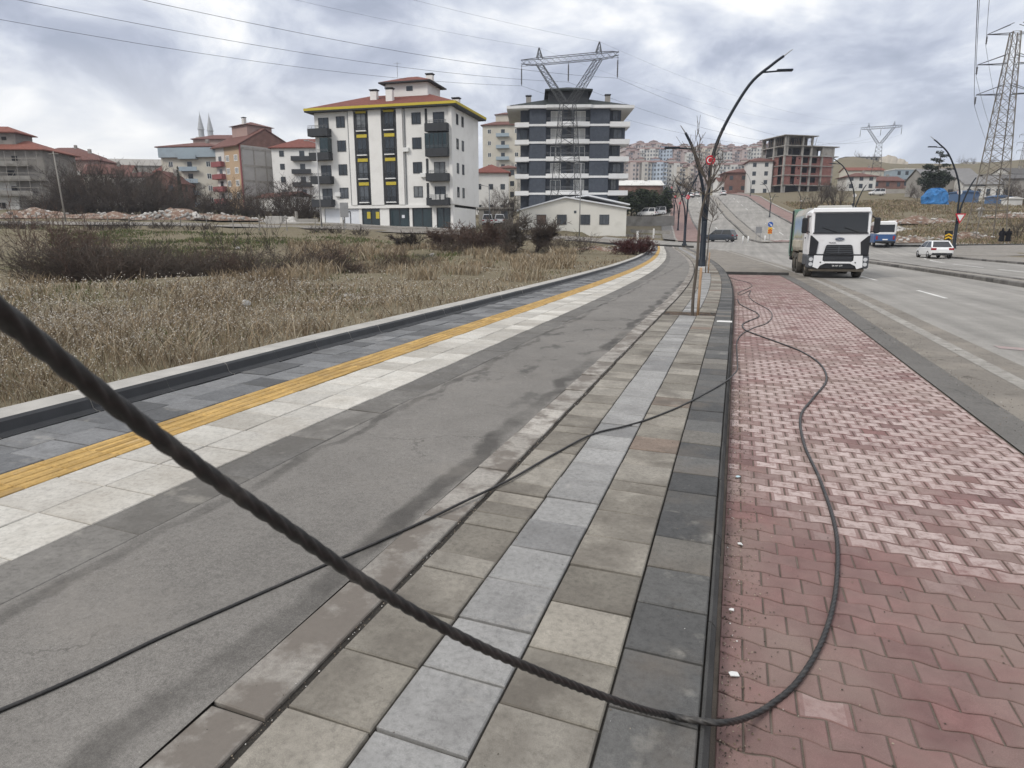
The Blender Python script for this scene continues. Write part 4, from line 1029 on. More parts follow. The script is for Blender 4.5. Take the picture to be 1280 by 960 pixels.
# ================================================================ unfinished building with scaffold, far left
lb = bld('unfinished_building', 'bare grey building under scaffolding with red hipped roof at the left edge', -2, 150, 3)
M_greyblock = mat('grey_block', (.22,.205,.185), .9, .2, .5, c2=(.15,.14,.125), c2_scale=1.2)
M_whitew = plaster('patchy_whitewash', (.50,.49,.47), var=.15, dirt=(.36,.345,.32))
LX0, LX1 = -13, 12.0; lf = 3.05
m = MB(); m.box(LX0, LX1, 0, 12, 6.1, 12.4); m.build('wall', M_greyblock, lb)
m = MB(); m.box(LX0+.02, 5.5, .02, 11.9, -4, 6.097); m.build('whitewashed_wall', M_whitew, lb)
m = MB(); m.box(5.503, LX1-.02, .6, 11.9, -4, 6.09); m.build('side_wall', M_greyblock, lb)
for zi, cols in ((9.7,(-11,-7.5,-1.6,1.4,6.0)),(6.7,(-12,-9.6,-7.2,-4.8,0,4.8)),(3.4,(-10,-2,1.2,5)),(.2,(-12,-9.4,-7.6,2))):
    for c in cols:
        yb = 0 if zi > 6 or c < 5.5 else .6
        window(lb, c, zi, 1.2 if zi != 6.7 else 1.7, 1.5 if zi > 3 else 1.25, pane=False, gl=M_darkin, y=yb)
for zi in (9.1, 6.1, 3.0):
    q = MB(); q.box(LX0, 9.5, -1.3, -.003, zi-.12, zi+.12); q.box(2.5, 9.5, -1.35, -1.2, zi+.121, zi+.9); q.build('balcony', M_conc2, lb)
q = MB()
for xx in np.arange(-8, 12, 2.2):
    q.bar((xx,-1.9,-2), (xx,-1.9,12), .09)
for zz in (1.5,4.5,7.5,10.5):
    q.bar((-10,-1.9,zz), (11.5,-1.9,zz), .08)
for xx, zz in ((2,1.5),(4.4,4.5),(6.6,7.5)): q.bar((xx,-1.9,zz), (xx+2.2,-1.9,zz+3), .06)
q.build('scaffolding', mat('scaffold_pole', (.30,.28,.25), .7, .2, 2), lb)
q = MB(); hip(q, LX0, LX1, 0, 12, 12.5, 2.5, .9); fascia(q, LX0, LX1, 0,12,12.5,.9,.15); rf = q.build('roof', M_roofor, lb)
q = MB(); q.box(-4.5,4.8,3,9,13,16.4); ph = q.build('roof_house', M_greyblock, lb)
q = MB(); hip(q,-4.5,4.8,3,9,16.42,1.6,.8); fascia(q,-4.5,4.8,3,9,16.4,.8,.15); q.build('roof', M_roofor, ph)
q = MB(); q.box(2.0,3.0,2.94,2.997,14.8,15.5); q.build('window', M_darkin, ph)
chim(ph, -1.5, 5, 17, 18.3, M_conc2)
# ================================================================ generic houses of the old quarter
def house(name, label, px, D, rot, w, d, h, wall, roof, rkind='hip', rh=2.2, cols=3, floors=2, base=-2.5, wz=None, ww=1.15, wh=1.35, wfr=None, balc=(), side=None, roofhouse=False, dz=0., chimney=True, gaxis='x', group=None, ov=.6):
    t = bld(name, label, px, D, rot, dz=dz, group=group)
    q = MB(); q.box(-w/2, w/2, 0, d, base, h)
    if rkind == 'gable':
        if gaxis == 'x': q.extr([(0.001,h),(d/2,h+rh-.05),(d-.001,h)], -w/2+.001, w/2-.001)
        else: q.exty([(-w/2+.001,h),(0,h+rh-.05),(w/2-.001,h)], .001, d-.001)
    q.build('wall', wall, t)
    q = MB()
    if rkind == 'hip': hip(q, -w/2, w/2, 0, d, h+.01, rh, ov); fascia(q, -w/2, w/2, 0, d, h+.012, ov, .2)
    elif rkind == 'gable': gable(q, -w/2, w/2, 0, d, h, rh, ov*.6, gaxis)
    else: q.box(-w/2-.2, w/2+.2, -.2, d+.2, h+.003, h+.35)
    rf = q.build('roof', roof, t)
    fh = h/max(floors,1)
    for i in range(floors):
        for c in range(cols):
            xx = -w/2+w*(c+.5)/cols
            if any(abs(xx-b_) < w/cols*.5 for b_ in balc):
                window(t, xx, i*fh+.3, ww*1.1, wh+.6, pane=False, gl=M_glass, name='balcony_door')
                q = MB(); q.box(xx-w/cols*.48, xx+w/cols*.48, -1.1, -.003, i*fh-.1, i*fh+.1); q.box(xx-w/cols*.48, xx+w/cols*.48, -1.1, -1.0, i*fh+.101, i*fh+.95)
                q.build('balcony', side or wall, t)
            else:
                window(t, xx, i*fh+.95, ww, wh, fr=wfr, pane=wfr is not None)
        for yy in ((d*.3, d*.7) if d > 6 else (d/2,)):
            window(t, yy, i*fh+.95, ww*.9, wh, 'r', X=w/2, pane=False)
    if chimney: q = MB(); q.box(w*.15,w*.15+.7,d*.4,d*.4+.7,h+rh*.4,h+rh+.7); q.build('chimney', M_conc2, rf)
    if roofhouse:
        q = MB(); q.box(-w*.22,w*.22,d*.3,d*.75,h+.3,h+rh+1.3); ph = q.build('roof_house', wall, t)
        q = MB(); hip(q,-w*.22,w*.22,d*.3,d*.75,h+rh+1.31,1.1,.5); q.build('roof', roof, ph)
    return t
M_orangeP = plaster('orange_render', (.44,.32,.21), dirt=(.39,.285,.19))
M_redP = plaster('dull_red_render', (.25,.085,.085))
M_blueP = plaster('pale_blue_render', (.30,.36,.40), dirt=(.26,.30,.33))
M_creamP = plaster('cream_wall', (.52,.49,.42), dirt=(.43,.40,.34))
M_pinkP = plaster('pink_wall', (.36,.25,.22), dirt=(.3,.22,.2))
M_greyP = plaster('grey_wall', (.29,.275,.25), dirt=(.22,.205,.185))
M_offw = plaster('off_white_wall', (.60,.59,.56), dirt=(.50,.48,.45))
# orange block with a blank grey flank
ob = bld('apartment_building', 'orange rendered block with red balconies and a blank grey concrete flank', 309, 168, -36)
OW, OD, OH = 10.6, 17, 15.2
q = MB(); q.box(-OW, 0, 0, OD, -3, OH); q.build('wall', M_orangeP, ob)
q = MB(); q.box(-OW-.03,-OW+3.8,-.05,4,-3,OH-.01); q.build('recess_wall', M_offw, ob)
for i in range(4):
    z = .6+i*2.95+1.2
    for c in (-5.6,-2.0): window(ob, c, z+.9, 1.5, 1.5, fr=M_wframe, mull=2, t=.16)
    q = MB(); q.box(-OW-.6,-OW+3.7,-1.2,-.053,z-.15,z+1.05); q.build('balcony', M_redP, ob)
    window(ob, -OW+1.8, z+1.06, 1.3, 1.3, y=-.05, pane=False)
q = MB(); q.box(.003,.05,.2,OD-.1,1.0,OH-.05); fl = q.build('blank_flank', mat('smooth_grey_render', (.37,.36,.345), .9, .1, .6), ob)
q = MB()
for yy in np.linspace(.15, OD-.4, 6): q.box(.051,.13,yy,yy+.35,.6,OH-.3)
for zz in (3.0,6.6,10.2,OH-1.0): q.box(.051,.128,.5,OD-.4,zz,zz+.55)
q.build('concrete_grid', M_conc2, fl)
q = MB(); q.box(-.35,.06,-.12,.2,-3,OH-.02); q.build('red_corner', M_redP, ob)
q = MB(); q.extr([(0,OH),(OD*.42,OH+4.2),(OD,OH)], -OW+.1, .02); q.build('gable_wall', M_brick2, ob)
q = MB(); q.extr([(-.9,OH-.35),(OD*.42,OH+4.25),(OD+.5,OH-.2),(OD+.5,OH+.0),(OD*.42,OH+4.5),(-.9,OH-.12)], -OW-.8, .25); rf = q.build('roof', M_roofred2, ob)
q = MB(); q.box(-9,-2.5,4,11,OH+1.5,OH+5.2); ph = q.build('roof_house', M_pinkP, ob)
q = MB(); hip(q,-9,-2.5,4,11,OH+5.2,1.3,.6); q.build('roof', M_roofred2, ph); chim(ph,-5,5,OH+5.6,OH+7,M_offw)
q = MB(); q.box(.3,14,2,9,-3,2.8); sh = q.build('outbuilding', M_offw, None)
sh.location = Vector(ob.location)+Matrix.Rotation(ob.rotation_euler[2],3,'Z')@Vector((1,0,0)); sh.rotation_euler = ob.rotation_euler
tag(sh, 'low shed with a rusty red roof beside the orange block', 'shed')
q = MB(); gable(q,.3,14,2,9,2.81,1.2,.3,'x'); q.build('roof', M_roofred2, sh)
# pale blue block
house('apartment_building','pale blue and cream block with long balconies below the twin minarets', 246, 176, -6, 15.0, 11, 14.6, M_creamP, M_roofred2, 'hip', 1.6, 3, 5, balc=(0.1,), side=M_blueP, wfr=M_wframe, ov=.9)
q = MB(); q.box(-7.6,7.6,-.9,-.0,12.0,14.3); 
o = col.objects['apartment_building.003'] if 'apartment_building.003' in col.objects else None
bp_ = [x for x in col.objects if x.get('label','').startswith('pale blue and cream')][0]
q.build('top_balcony', M_blueP, bp_)
house('apartment_building','white house with dark windows and red roof behind the white apartment block', 384, 168, -4, 15, 10, 15.0, M_whiteP, M_roofred, 'hip', 2.6, 3, 5, balc=(0,), side=M_charP, wfr=M_frame)
house('old_house','pinkish house with white balcony frames beside the scaffolded building', 104, 187, 2, 13, 10, 11.6, M_pinkP, M_roofred2, 'hip', 2.6, 3, 3, balc=(0,), side=M_offw, wfr=M_wframe)
house('old_house','cream house with brick red gable in the middle of the left row', 143, 182, 14, 11, 9, 8.0, M_creamP, M_roofred2, 'gable', 2.6, 3, 2)
house('old_house','white house with two full width balconies between the trees', 176, 180, -5, 11.5, 9, 7.2, M_offw, M_roofred2, 'hip', 1.6, 3, 2, balc=(-3.8,0,3.8), side=M_offw)
house('old_house','brown brick house with a bare gable end below the pale blue block', 208, 168, 0, 9.5, 10, 5.6, M_brick2, M_roofred2, 'gable', 2.9, 2, 2, gaxis='y')
house('old_house','small house with red roof and white window wall just left of the pale blue block', 221, 186, -10, 10, 9, 8.6, M_offw, M_roofred, 'gable', 2.0, 3, 2)
house('workshop','long grey workshop with shallow roof on the left skyline', 160, 235, 8, 26, 14, 10, M_greyP, M_greyP, 'gable', 2.6, 5, 1, chimney=False)
house('workshop','grey flat roofed hall behind the pinkish house on the skyline', 140, 250, 0, 18, 10, 11.5, M_greyP, M_greyP, 'flat', 1.0, 4, 2, chimney=False)
house('workshop','pale workshop with white roof edge left of the pale blue block', 196, 240, -4, 30, 12, 9.5, M_greyP, M_greyP, 'flat', .6, 6, 1, chimney=False)
house('old_house','red roofed house far behind the pinkish house', 88, 215, 0, 16, 10, 13.2, M_pinkP, M_roofred2, 'hip', 2.6, 4, 3)
house('old_house','reddish house with wide roof at the very back right of the minarets', 292, 240, 0, 22, 10, 19.5, M_pinkP, M_roofred2, 'hip', 2, 4, 4)
# between the white and the slate blue block
house('apartment_building','tall cream and grey block seen in the gap between white and slate blue buildings', 629, 230, -8, 13.5, 12, 25.5, M_creamP, M_roofred2, 'hip', 2.4, 3, 7, balc=(0,), side=M_blueP, roofhouse=True, wfr=M_wframe)
house('old_house','low house with broad red roof in the gap between the two apartment blocks', 614, 175, 0, 9, 9, 10.2, M_offw, M_roofred, 'hip', 2.4, 3, 2)
house('old_house','narrow pale house beside the slate blue block', 634, 190, -6, 5.5, 9, 11.5, M_creamP, M_roofred2, 'hip', 1.0, 2, 4)
house('garage_shed','small grey lean-to shed behind the parked vans', 620, 120, 0, 6, 4, 2.6, M_greyP, M_greyP, 'flat', .3, 2, 1, chimney=False, base=-1)
# centre background below the hill blocks
house('apartment_building','plain grey white block left of the half built brick building', 944, 232, -10, 7.6, 9, 11.2, M_offw, M_roofred2, 'hip', 1.5, 2, 4, dz=-1)
house('old_house','brown brick house by the top of the hill road', 924, 238, -6, 12, 10, 6.8, M_brick2, M_roofred2, 'hip', 1.6, 3, 2)
house('old_house','small white house below the brown brick house', 906, 240, 0, 6.5, 7, 4.2, M_offw, M_roofred2, 'gable', 1.4, 2, 1)
house('old_house','low house with rusty roof left of the hill road', 797, 205, 0, 14, 9, 5.0, M_brick2, M_offw, 'gable', 1.6, 3, 1)
# right hillside hamlet
house('old_house','two storey house with red roof right of the half built brick building', 1069, 222, -6, 9, 8, 4.6, M_offw, M_roofred2, 'hip', 1.4, 3, 2)
house('old_house','long cream roofed house up the slope behind the truck', 1074, 258, -4, 13, 8, 4.6, M_creamP, M_roofor, 'gable', 1.3, 4, 1)
house('old_house','brown shed like house left of the blue tarpaulin', 1102, 232, 8, 12, 8, 2.8, M_brick2, M_roofred2, 'gable', 1.6, 3, 1)
house('old_house','small blue and white house on the right slope', 1124, 250, 0, 8.5, 8, 5.6, M_blueP, M_offw, 'flat', .3, 3, 2, balc=(2.8,), side=M_offw)
house('old_house','low pink walled house beside the blue and white house', 1116, 236, 0, 9, 6, 2.2, M_pinkP, M_offw, 'flat', .3, 2, 1)
house('barn','grey roofed barn beside the blue tarpaulin', 1180, 178, -5, 13, 10, 5.2, M_greyP, mat('grey_sheet_roof', (.17,.165,.16), .6, .15, 1.0), 'gable', 2.6, 3, 1, chimney=False)
house('old_house','blue washed low house behind the tall lamp post', 1196, 188, 0, 12, 8, 3.6, plaster('washed_blue', (.20,.26,.36)), M_roofred2, 'gable', 1.6, 3, 1)
house('old_house','white house with barred windows behind the right pylon', 1221, 172, -8, 9, 8, 3.8, M_offw, MATS['grey_sheet_roof'], 'gable', 2.0, 4, 1, wh=1.7, ww=.9)
house('warehouse','dark roofed open warehouse at the right edge', 1290, 178, -4, 22, 12, 5.0, M_greyP, mat('dark_sheet_roof', (.09,.085,.08), .7, .2, 1.0), 'gable', 1.4, 4, 1, chimney=False)
house('old_house','white gabled house on the ridge slope right of the pylon', 1268, 214, 10, 9, 8, 5.5, M_offw, MATS['dark_sheet_roof'], 'gable', 2.0, 3, 1)
house('old_house','far cream cottage high on the right slope', 1204, 262, 0, 8, 7, 3.0, M_creamP, M_offw, 'gable', 1.2, 2, 1)
house('ridge_building','long dark building on the ridge above the half built block', 1070, 405, 0, 22, 8, 2.6, M_greyP, MATS['dark_sheet_roof'], 'flat', .6, 8, 1, chimney=False, base=-6)
house('ridge_building','small pale building on the ridge behind the pine tree', 1204, 430, 0, 9, 6, 2.8, M_offw, M_offw, 'flat', .4, 2, 1, chimney=False, base=-6)
# ================================================================ minarets
M_stone = mat('minaret_stone', (.50,.485,.455), .85, .1, .4)
def minaret(px, D, label, z1):
    x, y = w2((px-640)/FH*D, D); g = T(x,y); h = z1-g
    t = thing('minaret', label, 'minaret', (x,y,g), 0, 'twin minarets of the mosque')
    q = MB(); q.lathe([(2.2,-4),(2.2,8),(1.6,11),(1.6,h*.62)], 14); q.build('shaft', M_stone, t)
    q = MB(); q.lathe([(1.6,h*.62),(2.6,h*.65),(2.7,h*.68),(2.6,h*.68),(1.3,h*.681)], 14); q.build('gallery', M_stone, t)
    q = MB(); q.lathe([(1.3,h*.681),(1.25,h*.77),(1.5,h*.775),(.12,h*.97),(.05,h)], 14); q.build('spire', mat('lead_spire', (.36,.37,.38), .6, .1, 1), t)
minaret(264, 330, 'slim pale minaret with one gallery, the left and taller of the twin pair', at(250,139,330)[2])
minaret(275, 330, 'slim pale minaret with one gallery, the right and shorter of the twin pair', at(261,141,330)[2])
# ================================================================ apartment blocks on the far hill
def farblock_mesh(w, d, fl, wallm, roofm, seed):
    rr = random.Random(seed); q = MB(); h = fl*3.0+1
    q.box(-w/2, w/2, 0, d, -6, h, 0)
    bays = [(-w*.32, w*.12), (w*.2, w*.14)]
    for c, bw in bays: q.box(c-bw, c+bw, -1.2, -.01, -6, h-.02, 0)
    n = max(int(w/2.3), 3)
    for i in range(fl):
        for k in range(n):
            xx = -w/2+w*(k+.5)/n; yb = -1.25 if any(abs(xx-c) < bw-.5 for c, bw in bays) else -.05
            if any(bw-.5 <= abs(xx-c) < bw+.6 for c, bw in bays): continue
            q.box(xx-.62, xx+.62, yb-.03, yb, i*3+1.0, i*3+2.5, 1)
        for c, bw in bays[:1]:
            q.box(c-bw, c+bw, -1.9, -1.21, i*3+.3, i*3+.9, 2)
        for yy in (d*.3, d*.7): q.box(w/2+.0, w/2+.05, yy-.6, yy+.6, i*3+1, i*3+2.5, 1)
    hip(q, -w/2, w/2, 0, d, h+.01, 2.6, .8, 3); fascia(q, -w/2, w/2, 0, d, h+.01, .8, .3, 3)
    hip(q, -w*.18, w*.18, d*.3, d*.8, h+2.9, 1.6, .5, 3); q.box(-w*.18, w*.18, d*.3, d*.8, h+.5, h+2.9, 0)
    return q
FCOLS = [('cream',(.50,.45,.385)),('pinkish',(.44,.385,.36)),('off white',(.54,.53,.50)),('pale blue',(.42,.48,.55)),('beige grey',(.44,.42,.385)),('rose',(.42,.35,.33))]
M_farroof = mat('far_roof', (.19,.125,.11), .9, .12, .3)
M_farglass = mat('far_window', (.11,.12,.135), .5, .2, .3)
proto = {}
names = ['cream','pinkish','off white','pale blue','beige grey','rose']
ROWS = [('front', 500, 246, 7, [(783,1,15),(797,4,16),(815,3,17),(836,2,15),(853,0,16),(868,5,14),(905,2,18),(925,0,16),(942,2,15),(957,3,16)]),
        ('second', 600, 222, 7, [(788,5,16),(806,2,17),(826,3,18),(846,5,15),(863,2,18),(882,0,16),(900,2,17),(918,5,16),(936,2,17),(953,1,16)]),
        ('third', 690, 212, 7, [(782,1,15),(795,5,18),(813,1,20),(833,0,18),(851,2,18),(871,4,17),(889,2,18),(907,5,17),(925,1,16),(942,5,15),(958,1,15)])]
ordn = ['first','second','third','fourth','fifth','sixth','seventh','eighth','ninth','tenth','eleventh']
for rn, D, yb, fl, items in ROWS:
    for i, (px, ci, w) in enumerate(items):
        nm, c = FCOLS[ci]
        wm = mat('far_wall_'+nm.replace(' ','_'), c, .9, .08, .2); bm_ = mat('far_balcony_'+nm.replace(' ','_'), tuple(v*.75 for v in c), .9, .08, .2)
        key = (ci, w)
        x, y = w2((px-640)/FH*D, D); zz = at(px, yb+random.uniform(-4,3), D)[2]
        if key not in proto:
            o = farblock_mesh(w*1.0, 13, fl, wm, M_farroof, i).build('hillside_block', [wm, M_farglass, bm_, M_farroof]); proto[key] = o
        else:
            o = proto[key].copy(); col.objects.link(o)
        o.location = (x, y, zz); o.rotation_euler = (0,0,YAW+R(random.uniform(-18,10)))
        tag(o, f'far {nm} block with reddish roof, {ordn[i]} from left in the {rn} hill row', 'building', 'apartment blocks on the far hill')
# bare slope with quarry scar below the ridge
# ================================================================ street lamps
M_pole = mat('lamp_pole_paint', (.012,.017,.025), .5, .15, 2, spec=.25)
M_grey_m = mat('grey_metal', (.30,.30,.30), .5, .1, 3, metal=.5)
M_red = mat('emblem_red', (.50,.012,.03), .5, .05, 2)
M_wht = mat('white_enamel', (.78,.78,.76), .45, .05, 2)
M_black = mat('black_rubber', (.018,.018,.018), .7, .2, 6)
def make_lamp(label):
    t = thing('street_lamp', label, 'street lamp', (0,0,0), 0, 'curved twin arm street lamps')
    q = MB(); q.lathe([(.30,-.3),(.30,.06),(.22,.09),(.20,.40),(.165,.45),(.15,2.4),(.12,2.5)], 14); q.build('pole', M_pole, t, True)
    R_ = smooth_path([(.05,0,2.3),(.12,0,4.2),(.2,0,5.75),(.73,0,7.38),(1.85,0,9.37),(2.9,0,10.3),(3.45,0,10.7)], 6)
    L_ = smooth_path([(-.05,0,2.3),(-.12,0,3.6),(-.26,0,4.53),(-.80,0,6.18),(-1.27,0,7.07)], 6)
    for P, tip, hz, hx, s in ((R_, (3.85,0,11.0), 9.95, 2.45, 1), (L_, (-1.55,0,7.45), 6.25, -.83, -1)):
        n = len(P); q = MB(); q.tube(P, [.10-.035*i/n for i in range(n)], 8); a = q.build('arm', M_pole, t, True)
        q = MB(); q.tube([P[-1], tip], [.035,.02], 6); q.build('arm_tip', M_grey_m, a)
        q = MB(); q.bar((hx,0,hz), (hx+s*.75,0,hz+.04), .07); q.bbox(min(hx+s*.7,hx+s*1.5), max(hx+s*.7,hx+s*1.5), -.13,.13, hz+.02, hz+.12, .02); q.build('lamp_head', M_pole, a)
    q = MB(); q.cyl((.10,-.12,5.65), .25, .04, 20, 'y'); em = q.build('emblem', M_red, t)
    q = MB(); q.cyl((.10,-.078,5.65), .25, .012, 20, 'y'); q.build('emblem_back', M_wht, em)
    q = MB(); n = 20                                   # crescent and star
    for i in range(n):
        a0, a1 = R(35)+i*R(290)/n, R(35)+(i+1)*R(290)/n
        def pt(a, o):
            if o: return (.02+.145*math.cos(a)-.035, -.125, 5.65+.145*math.sin(a))
            return (.02+.118*math.cos(a)-.008, -.125, 5.65+.118*math.sin(a))
        q.add([(x+.08, y, z) for x,y,z in (pt(a0,1), pt(a1,1), pt(a1,0), pt(a0,0))], [(0,1,2,3)])
    q.add([(.08+.135+.06*(1 if k%2==0 else .4)*math.cos(R(180)+k*PI/5), -.126, 5.65+.06*(1 if k%2==0 else .4)*math.sin(R(180)+k*PI/5)) for k in range(10)], [tuple(range(10))])
    q.build('crescent_and_star', M_wht, em)
    return t
lp = make_lamp('nearest tall curved twin arm lamp with red crescent disc rising behind the sapling')
lx, ly, lz = at(877,336,37.3); lp.location = (lx, ly, T(lx,ly)); lp.rotation_euler = (0,0,YAW*.6)
q = MB(); q.bbox(-.32,.32,-.32,.32,-.1,.16,.03); o = q.build('lamp_plinth', mat('pale_concrete', (.45,.44,.42), .9, .15, 4), None); o.location = (lx,ly,T(lx,ly)); tag(o, 'pale concrete plinth under the nearest street lamp', 'plinth')
lp.location.z += .10
def lampat(px, D, rz, label, sc=1): 
    x, y = w2((px-640)/FH*D, D); return dup(lp, (x,y,T(x,y)), rz, label, None, sc)
lampat(856, 84, YAW*.6, 'second twin arm lamp with red disc at the end of the junction pavement')
lampat(1194, 70, YAW+PI, 'twin arm lamp behind the white hatchback with its long arm bent to the left')
lampat(1064, 98, YAW+PI*.95, 'twin arm lamp rising straight behind the cab of the refuse truck')
for px, D, lb in ((847,118,'first lamp up the pavement on the left of the hill road'),(841,142,'second lamp up the pavement on the left of the hill road'),(836,168,'third lamp up the pavement on the left of the hill road')):
    lampat(px, D, YAW*.5, lb, .8)
for px, D, lb in ((960,138,'lamp by the right edge of the hill road below the white block'),(998,128,'lamp on the slope below the half built brick building')):
    lampat(px, D, YAW+PI, lb, .62)
lampat(934,190, YAW+PI, 'small distant lamp at the crest of the hill road', .6)
# plain poles
M_wood = mat('weathered_pole', (.24,.225,.20), .85, .2, 1.5)
def pole(px, D, h, label, lean=0, r=.11, arm=False, mm=None):
    x, y = w2((px-640)/FH*D, D)
    t = thing('utility_pole', label, 'utility pole', (x,y,T(x,y)), YAW)
    q = MB(); q.tube([(0,0,-.5),(lean,0,h)], [r, r*.65], 8); q.build('shaft', mm or M_wood, t, True)
    q = MB()
    if arm: q.bar((lean,0,h-.1),(lean-.9,0,h+.15),.06); q.bbox(lean-1.4,lean-.85,-.1,.1,h+.1,h+.2,.02); q.build('lamp_head', M_grey_m, t)
    else: q.bar((lean-.6,0,h-.3),(lean+.6,0,h-.3),.08); q.build('crossarm', M_wood, t)
pole(85, 87, 8.6, 'grey leaning utility pole in front of the scaffolded building', -.35)
pole(403, 82.5, 9.8, 'thin grey lamp pole at the left corner of the white apartment block', -.1, .09, True, M_grey_m)
pole(724, 90, 9.2, 'thin pale pole in front of the low cream house', .05, .08, True, M_grey_m)
pole(612, 104, 6.0, 'short pole between the parked vans and the white block', 0, .08, True, M_grey_m)
# ================================================================ pylons
M_steel = mat('galvanised_steel', (.085,.088,.09), .6, .2, 1.5, metal=.35)
M_steelr = mat('weathered_steel', (.17,.15,.125), .7, .3, 1.2, metal=.2)
M_insul = mat('insulator_glass', (.07,.065,.065), .4, .1, 3)
def lat(q, lv, w=.07, wb=.05):
    """lv: list of (cx, cy, z, half_x, half_y); legs plus crossed bracing on four faces"""
    for a, b in zip(lv[:-1], lv[1:]):
        ca = [(a[0]+sx*a[3], a[1]+sy*a[4], a[2]) for sx,sy in ((-1,-1),(1,-1),(1,1),(-1,1))]
        cb = [(b[0]+sx*b[3], b[1]+sy*b[4], b[2]) for sx,sy in ((-1,-1),(1,-1),(1,1),(-1,1))]
        for i in range(4):
            j = (i+1)%4; q.bar(ca[i], cb[i], w*1.4)
            q.bar(ca[i], cb[j], wb); q.bar(ca[j], cb[i], wb); q.bar(cb[i], cb[j], wb)
def interp(p0, p1, n): return [tuple(p0[k]+(p1[k]-p0[k])*i/n for k in range(5)) for i in range(n+1)]
def portal(label):
    t = thing('lattice_pylon', label, 'pylon')
    q = MB(); lat(q, interp((0,0,-.6,2.3,2.3),(0,0,9,1.6,1.6),3)+interp((0,0,9,1.6,1.6),(0,0,18.2,.95,.95),6)[1:], .075, .042); q.build('body', M_steel, t)
    for s in (-1,1):
        q = MB(); lat(q, interp((s*.6,0,18.2,.55,.8),(s*4.4,0,23.7,.45,.5),7), .06, .034); q.build('fork_arm', M_steel, t)
        q = MB(); lat(q, interp((s*4.4,0,24.5,.4,.4),(s*4.5,0,26.0,.04,.04),2), .06, .04); q.build('peak', M_steel, t)
    q = MB()
    xs_ = np.linspace(-7.3, 7.3, 17)
    def hh(x): return .45 if abs(x) < 4.8 else .45*(7.5-abs(x))/2.7+.02
    for a, b in zip(xs_[:-1], xs_[1:]):
        for sy in (-1,1):
            q.bar((a,sy*hh(a),23.7+ (0 if abs(a)<4.8 else .4-hh(a))), (b,sy*hh(b),23.7+(0 if abs(b)<4.8 else .4-hh(b))), .062); q.bar((a,sy*hh(a),24.55), (b,sy*hh(b),24.55 if abs(b)<7 else 24.4), .08)
            q.bar((a,sy*hh(a),23.7), (b,sy*hh(b),24.55), .034); q.bar((b,sy*hh(b),23.7), (a,sy*hh(a),24.55), .034)
        q.bar((a,-hh(a),23.7),(b,hh(b),23.7),.04)
    q.build('crossbeam', M_steel, t)
    for x in (-7.2, 0, 7.2):
        q = MB(); q.lathe([(.03,23.8),(.03,23.4)]+[(r_,z_) for k in range(11) for r_,z_ in ((.13,23.3-k*.2),(.05,23.2-k*.2))]+[(.03,21.0)], 6, (x,0,0)); q.build('insulator', M_insul, t)
    return t
pm = portal('large lattice pylon with a wide crossbeam standing before the slate blue block')
ANGL = YAW-R(20)
mu, mD = (707-640)/FH*104, 104.0
px_, py_ = w2(mu, mD); pm.location = (px_, py_, T(px_,py_)); pm.rotation_euler = (0,0,ANGL)
fu, fD = (1086-640)/FH*240, 240.0
fx, fy = w2(fu, fD); pf = dup(pm, (fx,fy,T(fx,fy)-1.0), YAW-R(28), 'distant lattice pylon with crossbeam against the bare hill behind the truck', None, .86)
def wire(a, b, sag, label, r=.022, n=24, grp=None):
    a, b = Vector(a), Vector(b); P = []
    for i in range(n+1):
        s = i/n; p = a.lerp(b, s); p.z -= 4*sag*s*(1-s); P.append(p)
    mid = P[0].copy(); q = MB(); q.tube([p-mid for p in P], r, 5); o = q.build('power_line', mat('wire', (.06,.06,.065), .6, .1, 1), None, True); o.location = mid
    return tag(o, label, 'power line', grp)
def loc_w(o, p, sc=1):
    c, s = math.cos(o.rotation_euler[2]), math.sin(o.rotation_euler[2]); return (o.location.x+(p[0]*c-p[1]*s)*sc, o.location.y+(p[0]*s+p[1]*c)*sc, o.location.z+p[2]*sc)
nu, nD = mu-100, mD-103
nx_, ny_ = w2(nu, nD)
class _O: pass
ghost = _O(); ghost.location = Vector((nx_, ny_, 4.5)); ghost.rotation_euler = (0,0,YAW-R(45))
for x, z, nm, r in ((-7.2,21.0,'leftmost lower',.03),(0,21.0,'middle lower',.03),(7.2,21.0,'rightmost lower',.03),(-4.5,26.0,'left thin upper',.016),(4.5,26.0,'right thin upper',.016)):
    wire(loc_w(pm,(x,0,z)), loc_w(ghost,(x,0,z)), 5.0 if z < 26 else 3.6, f'{nm} power line crossing the sky from the big pylon to the upper left', r*.62)
    wire(loc_w(pm,(x,0,z)), loc_w(pf,(x,0,z),.86), 5.5 if z < 26 else 4, f'{nm} power line running from the big pylon right to the distant pylon', r*.55)
def tower(label):
    t = thing('lattice_pylon', label, 'pylon')
    q = MB(); lat(q, interp((0,0,-.5,1.75,1.75),(0,0,4,1.45,1.45),1)+interp((0,0,4,1.45,1.45),(0,0,27.5,.42,.42),14)[1:], .085, .05); q.build('body', M_steelr, t)
    for z, a in ((19.6,3.3),(23.5,3.6),(27.3,3.0)):
        for s in (-1,1):
            q = MB()
            for sy in (-1,1): q.bar((s*.5,sy*.45,z), (s*a,0,z+.05), .09); q.bar((s*.45,sy*.42,z+1.25), (s*a,0,z+.06), .07)
            q.bar((s*a*.55,-.25,z+.02),(s*a*.55,.25,z+.02),.05); q.build('arm', M_steel, t)
            q = MB(); q.lathe([(.02,z+.05),(.02,z-.2)]+[(r_,z_) for k in range(5) for r_,z_ in ((.12,z-.25-k*.2),(.05,z-.35-k*.2))]+[(.02,z-1.35)], 6, (s*a,0,0)); q.build('insulator', M_insul, t)
    return t
tw = tower('tall narrow lattice pylon with three pairs of arms at the right edge')
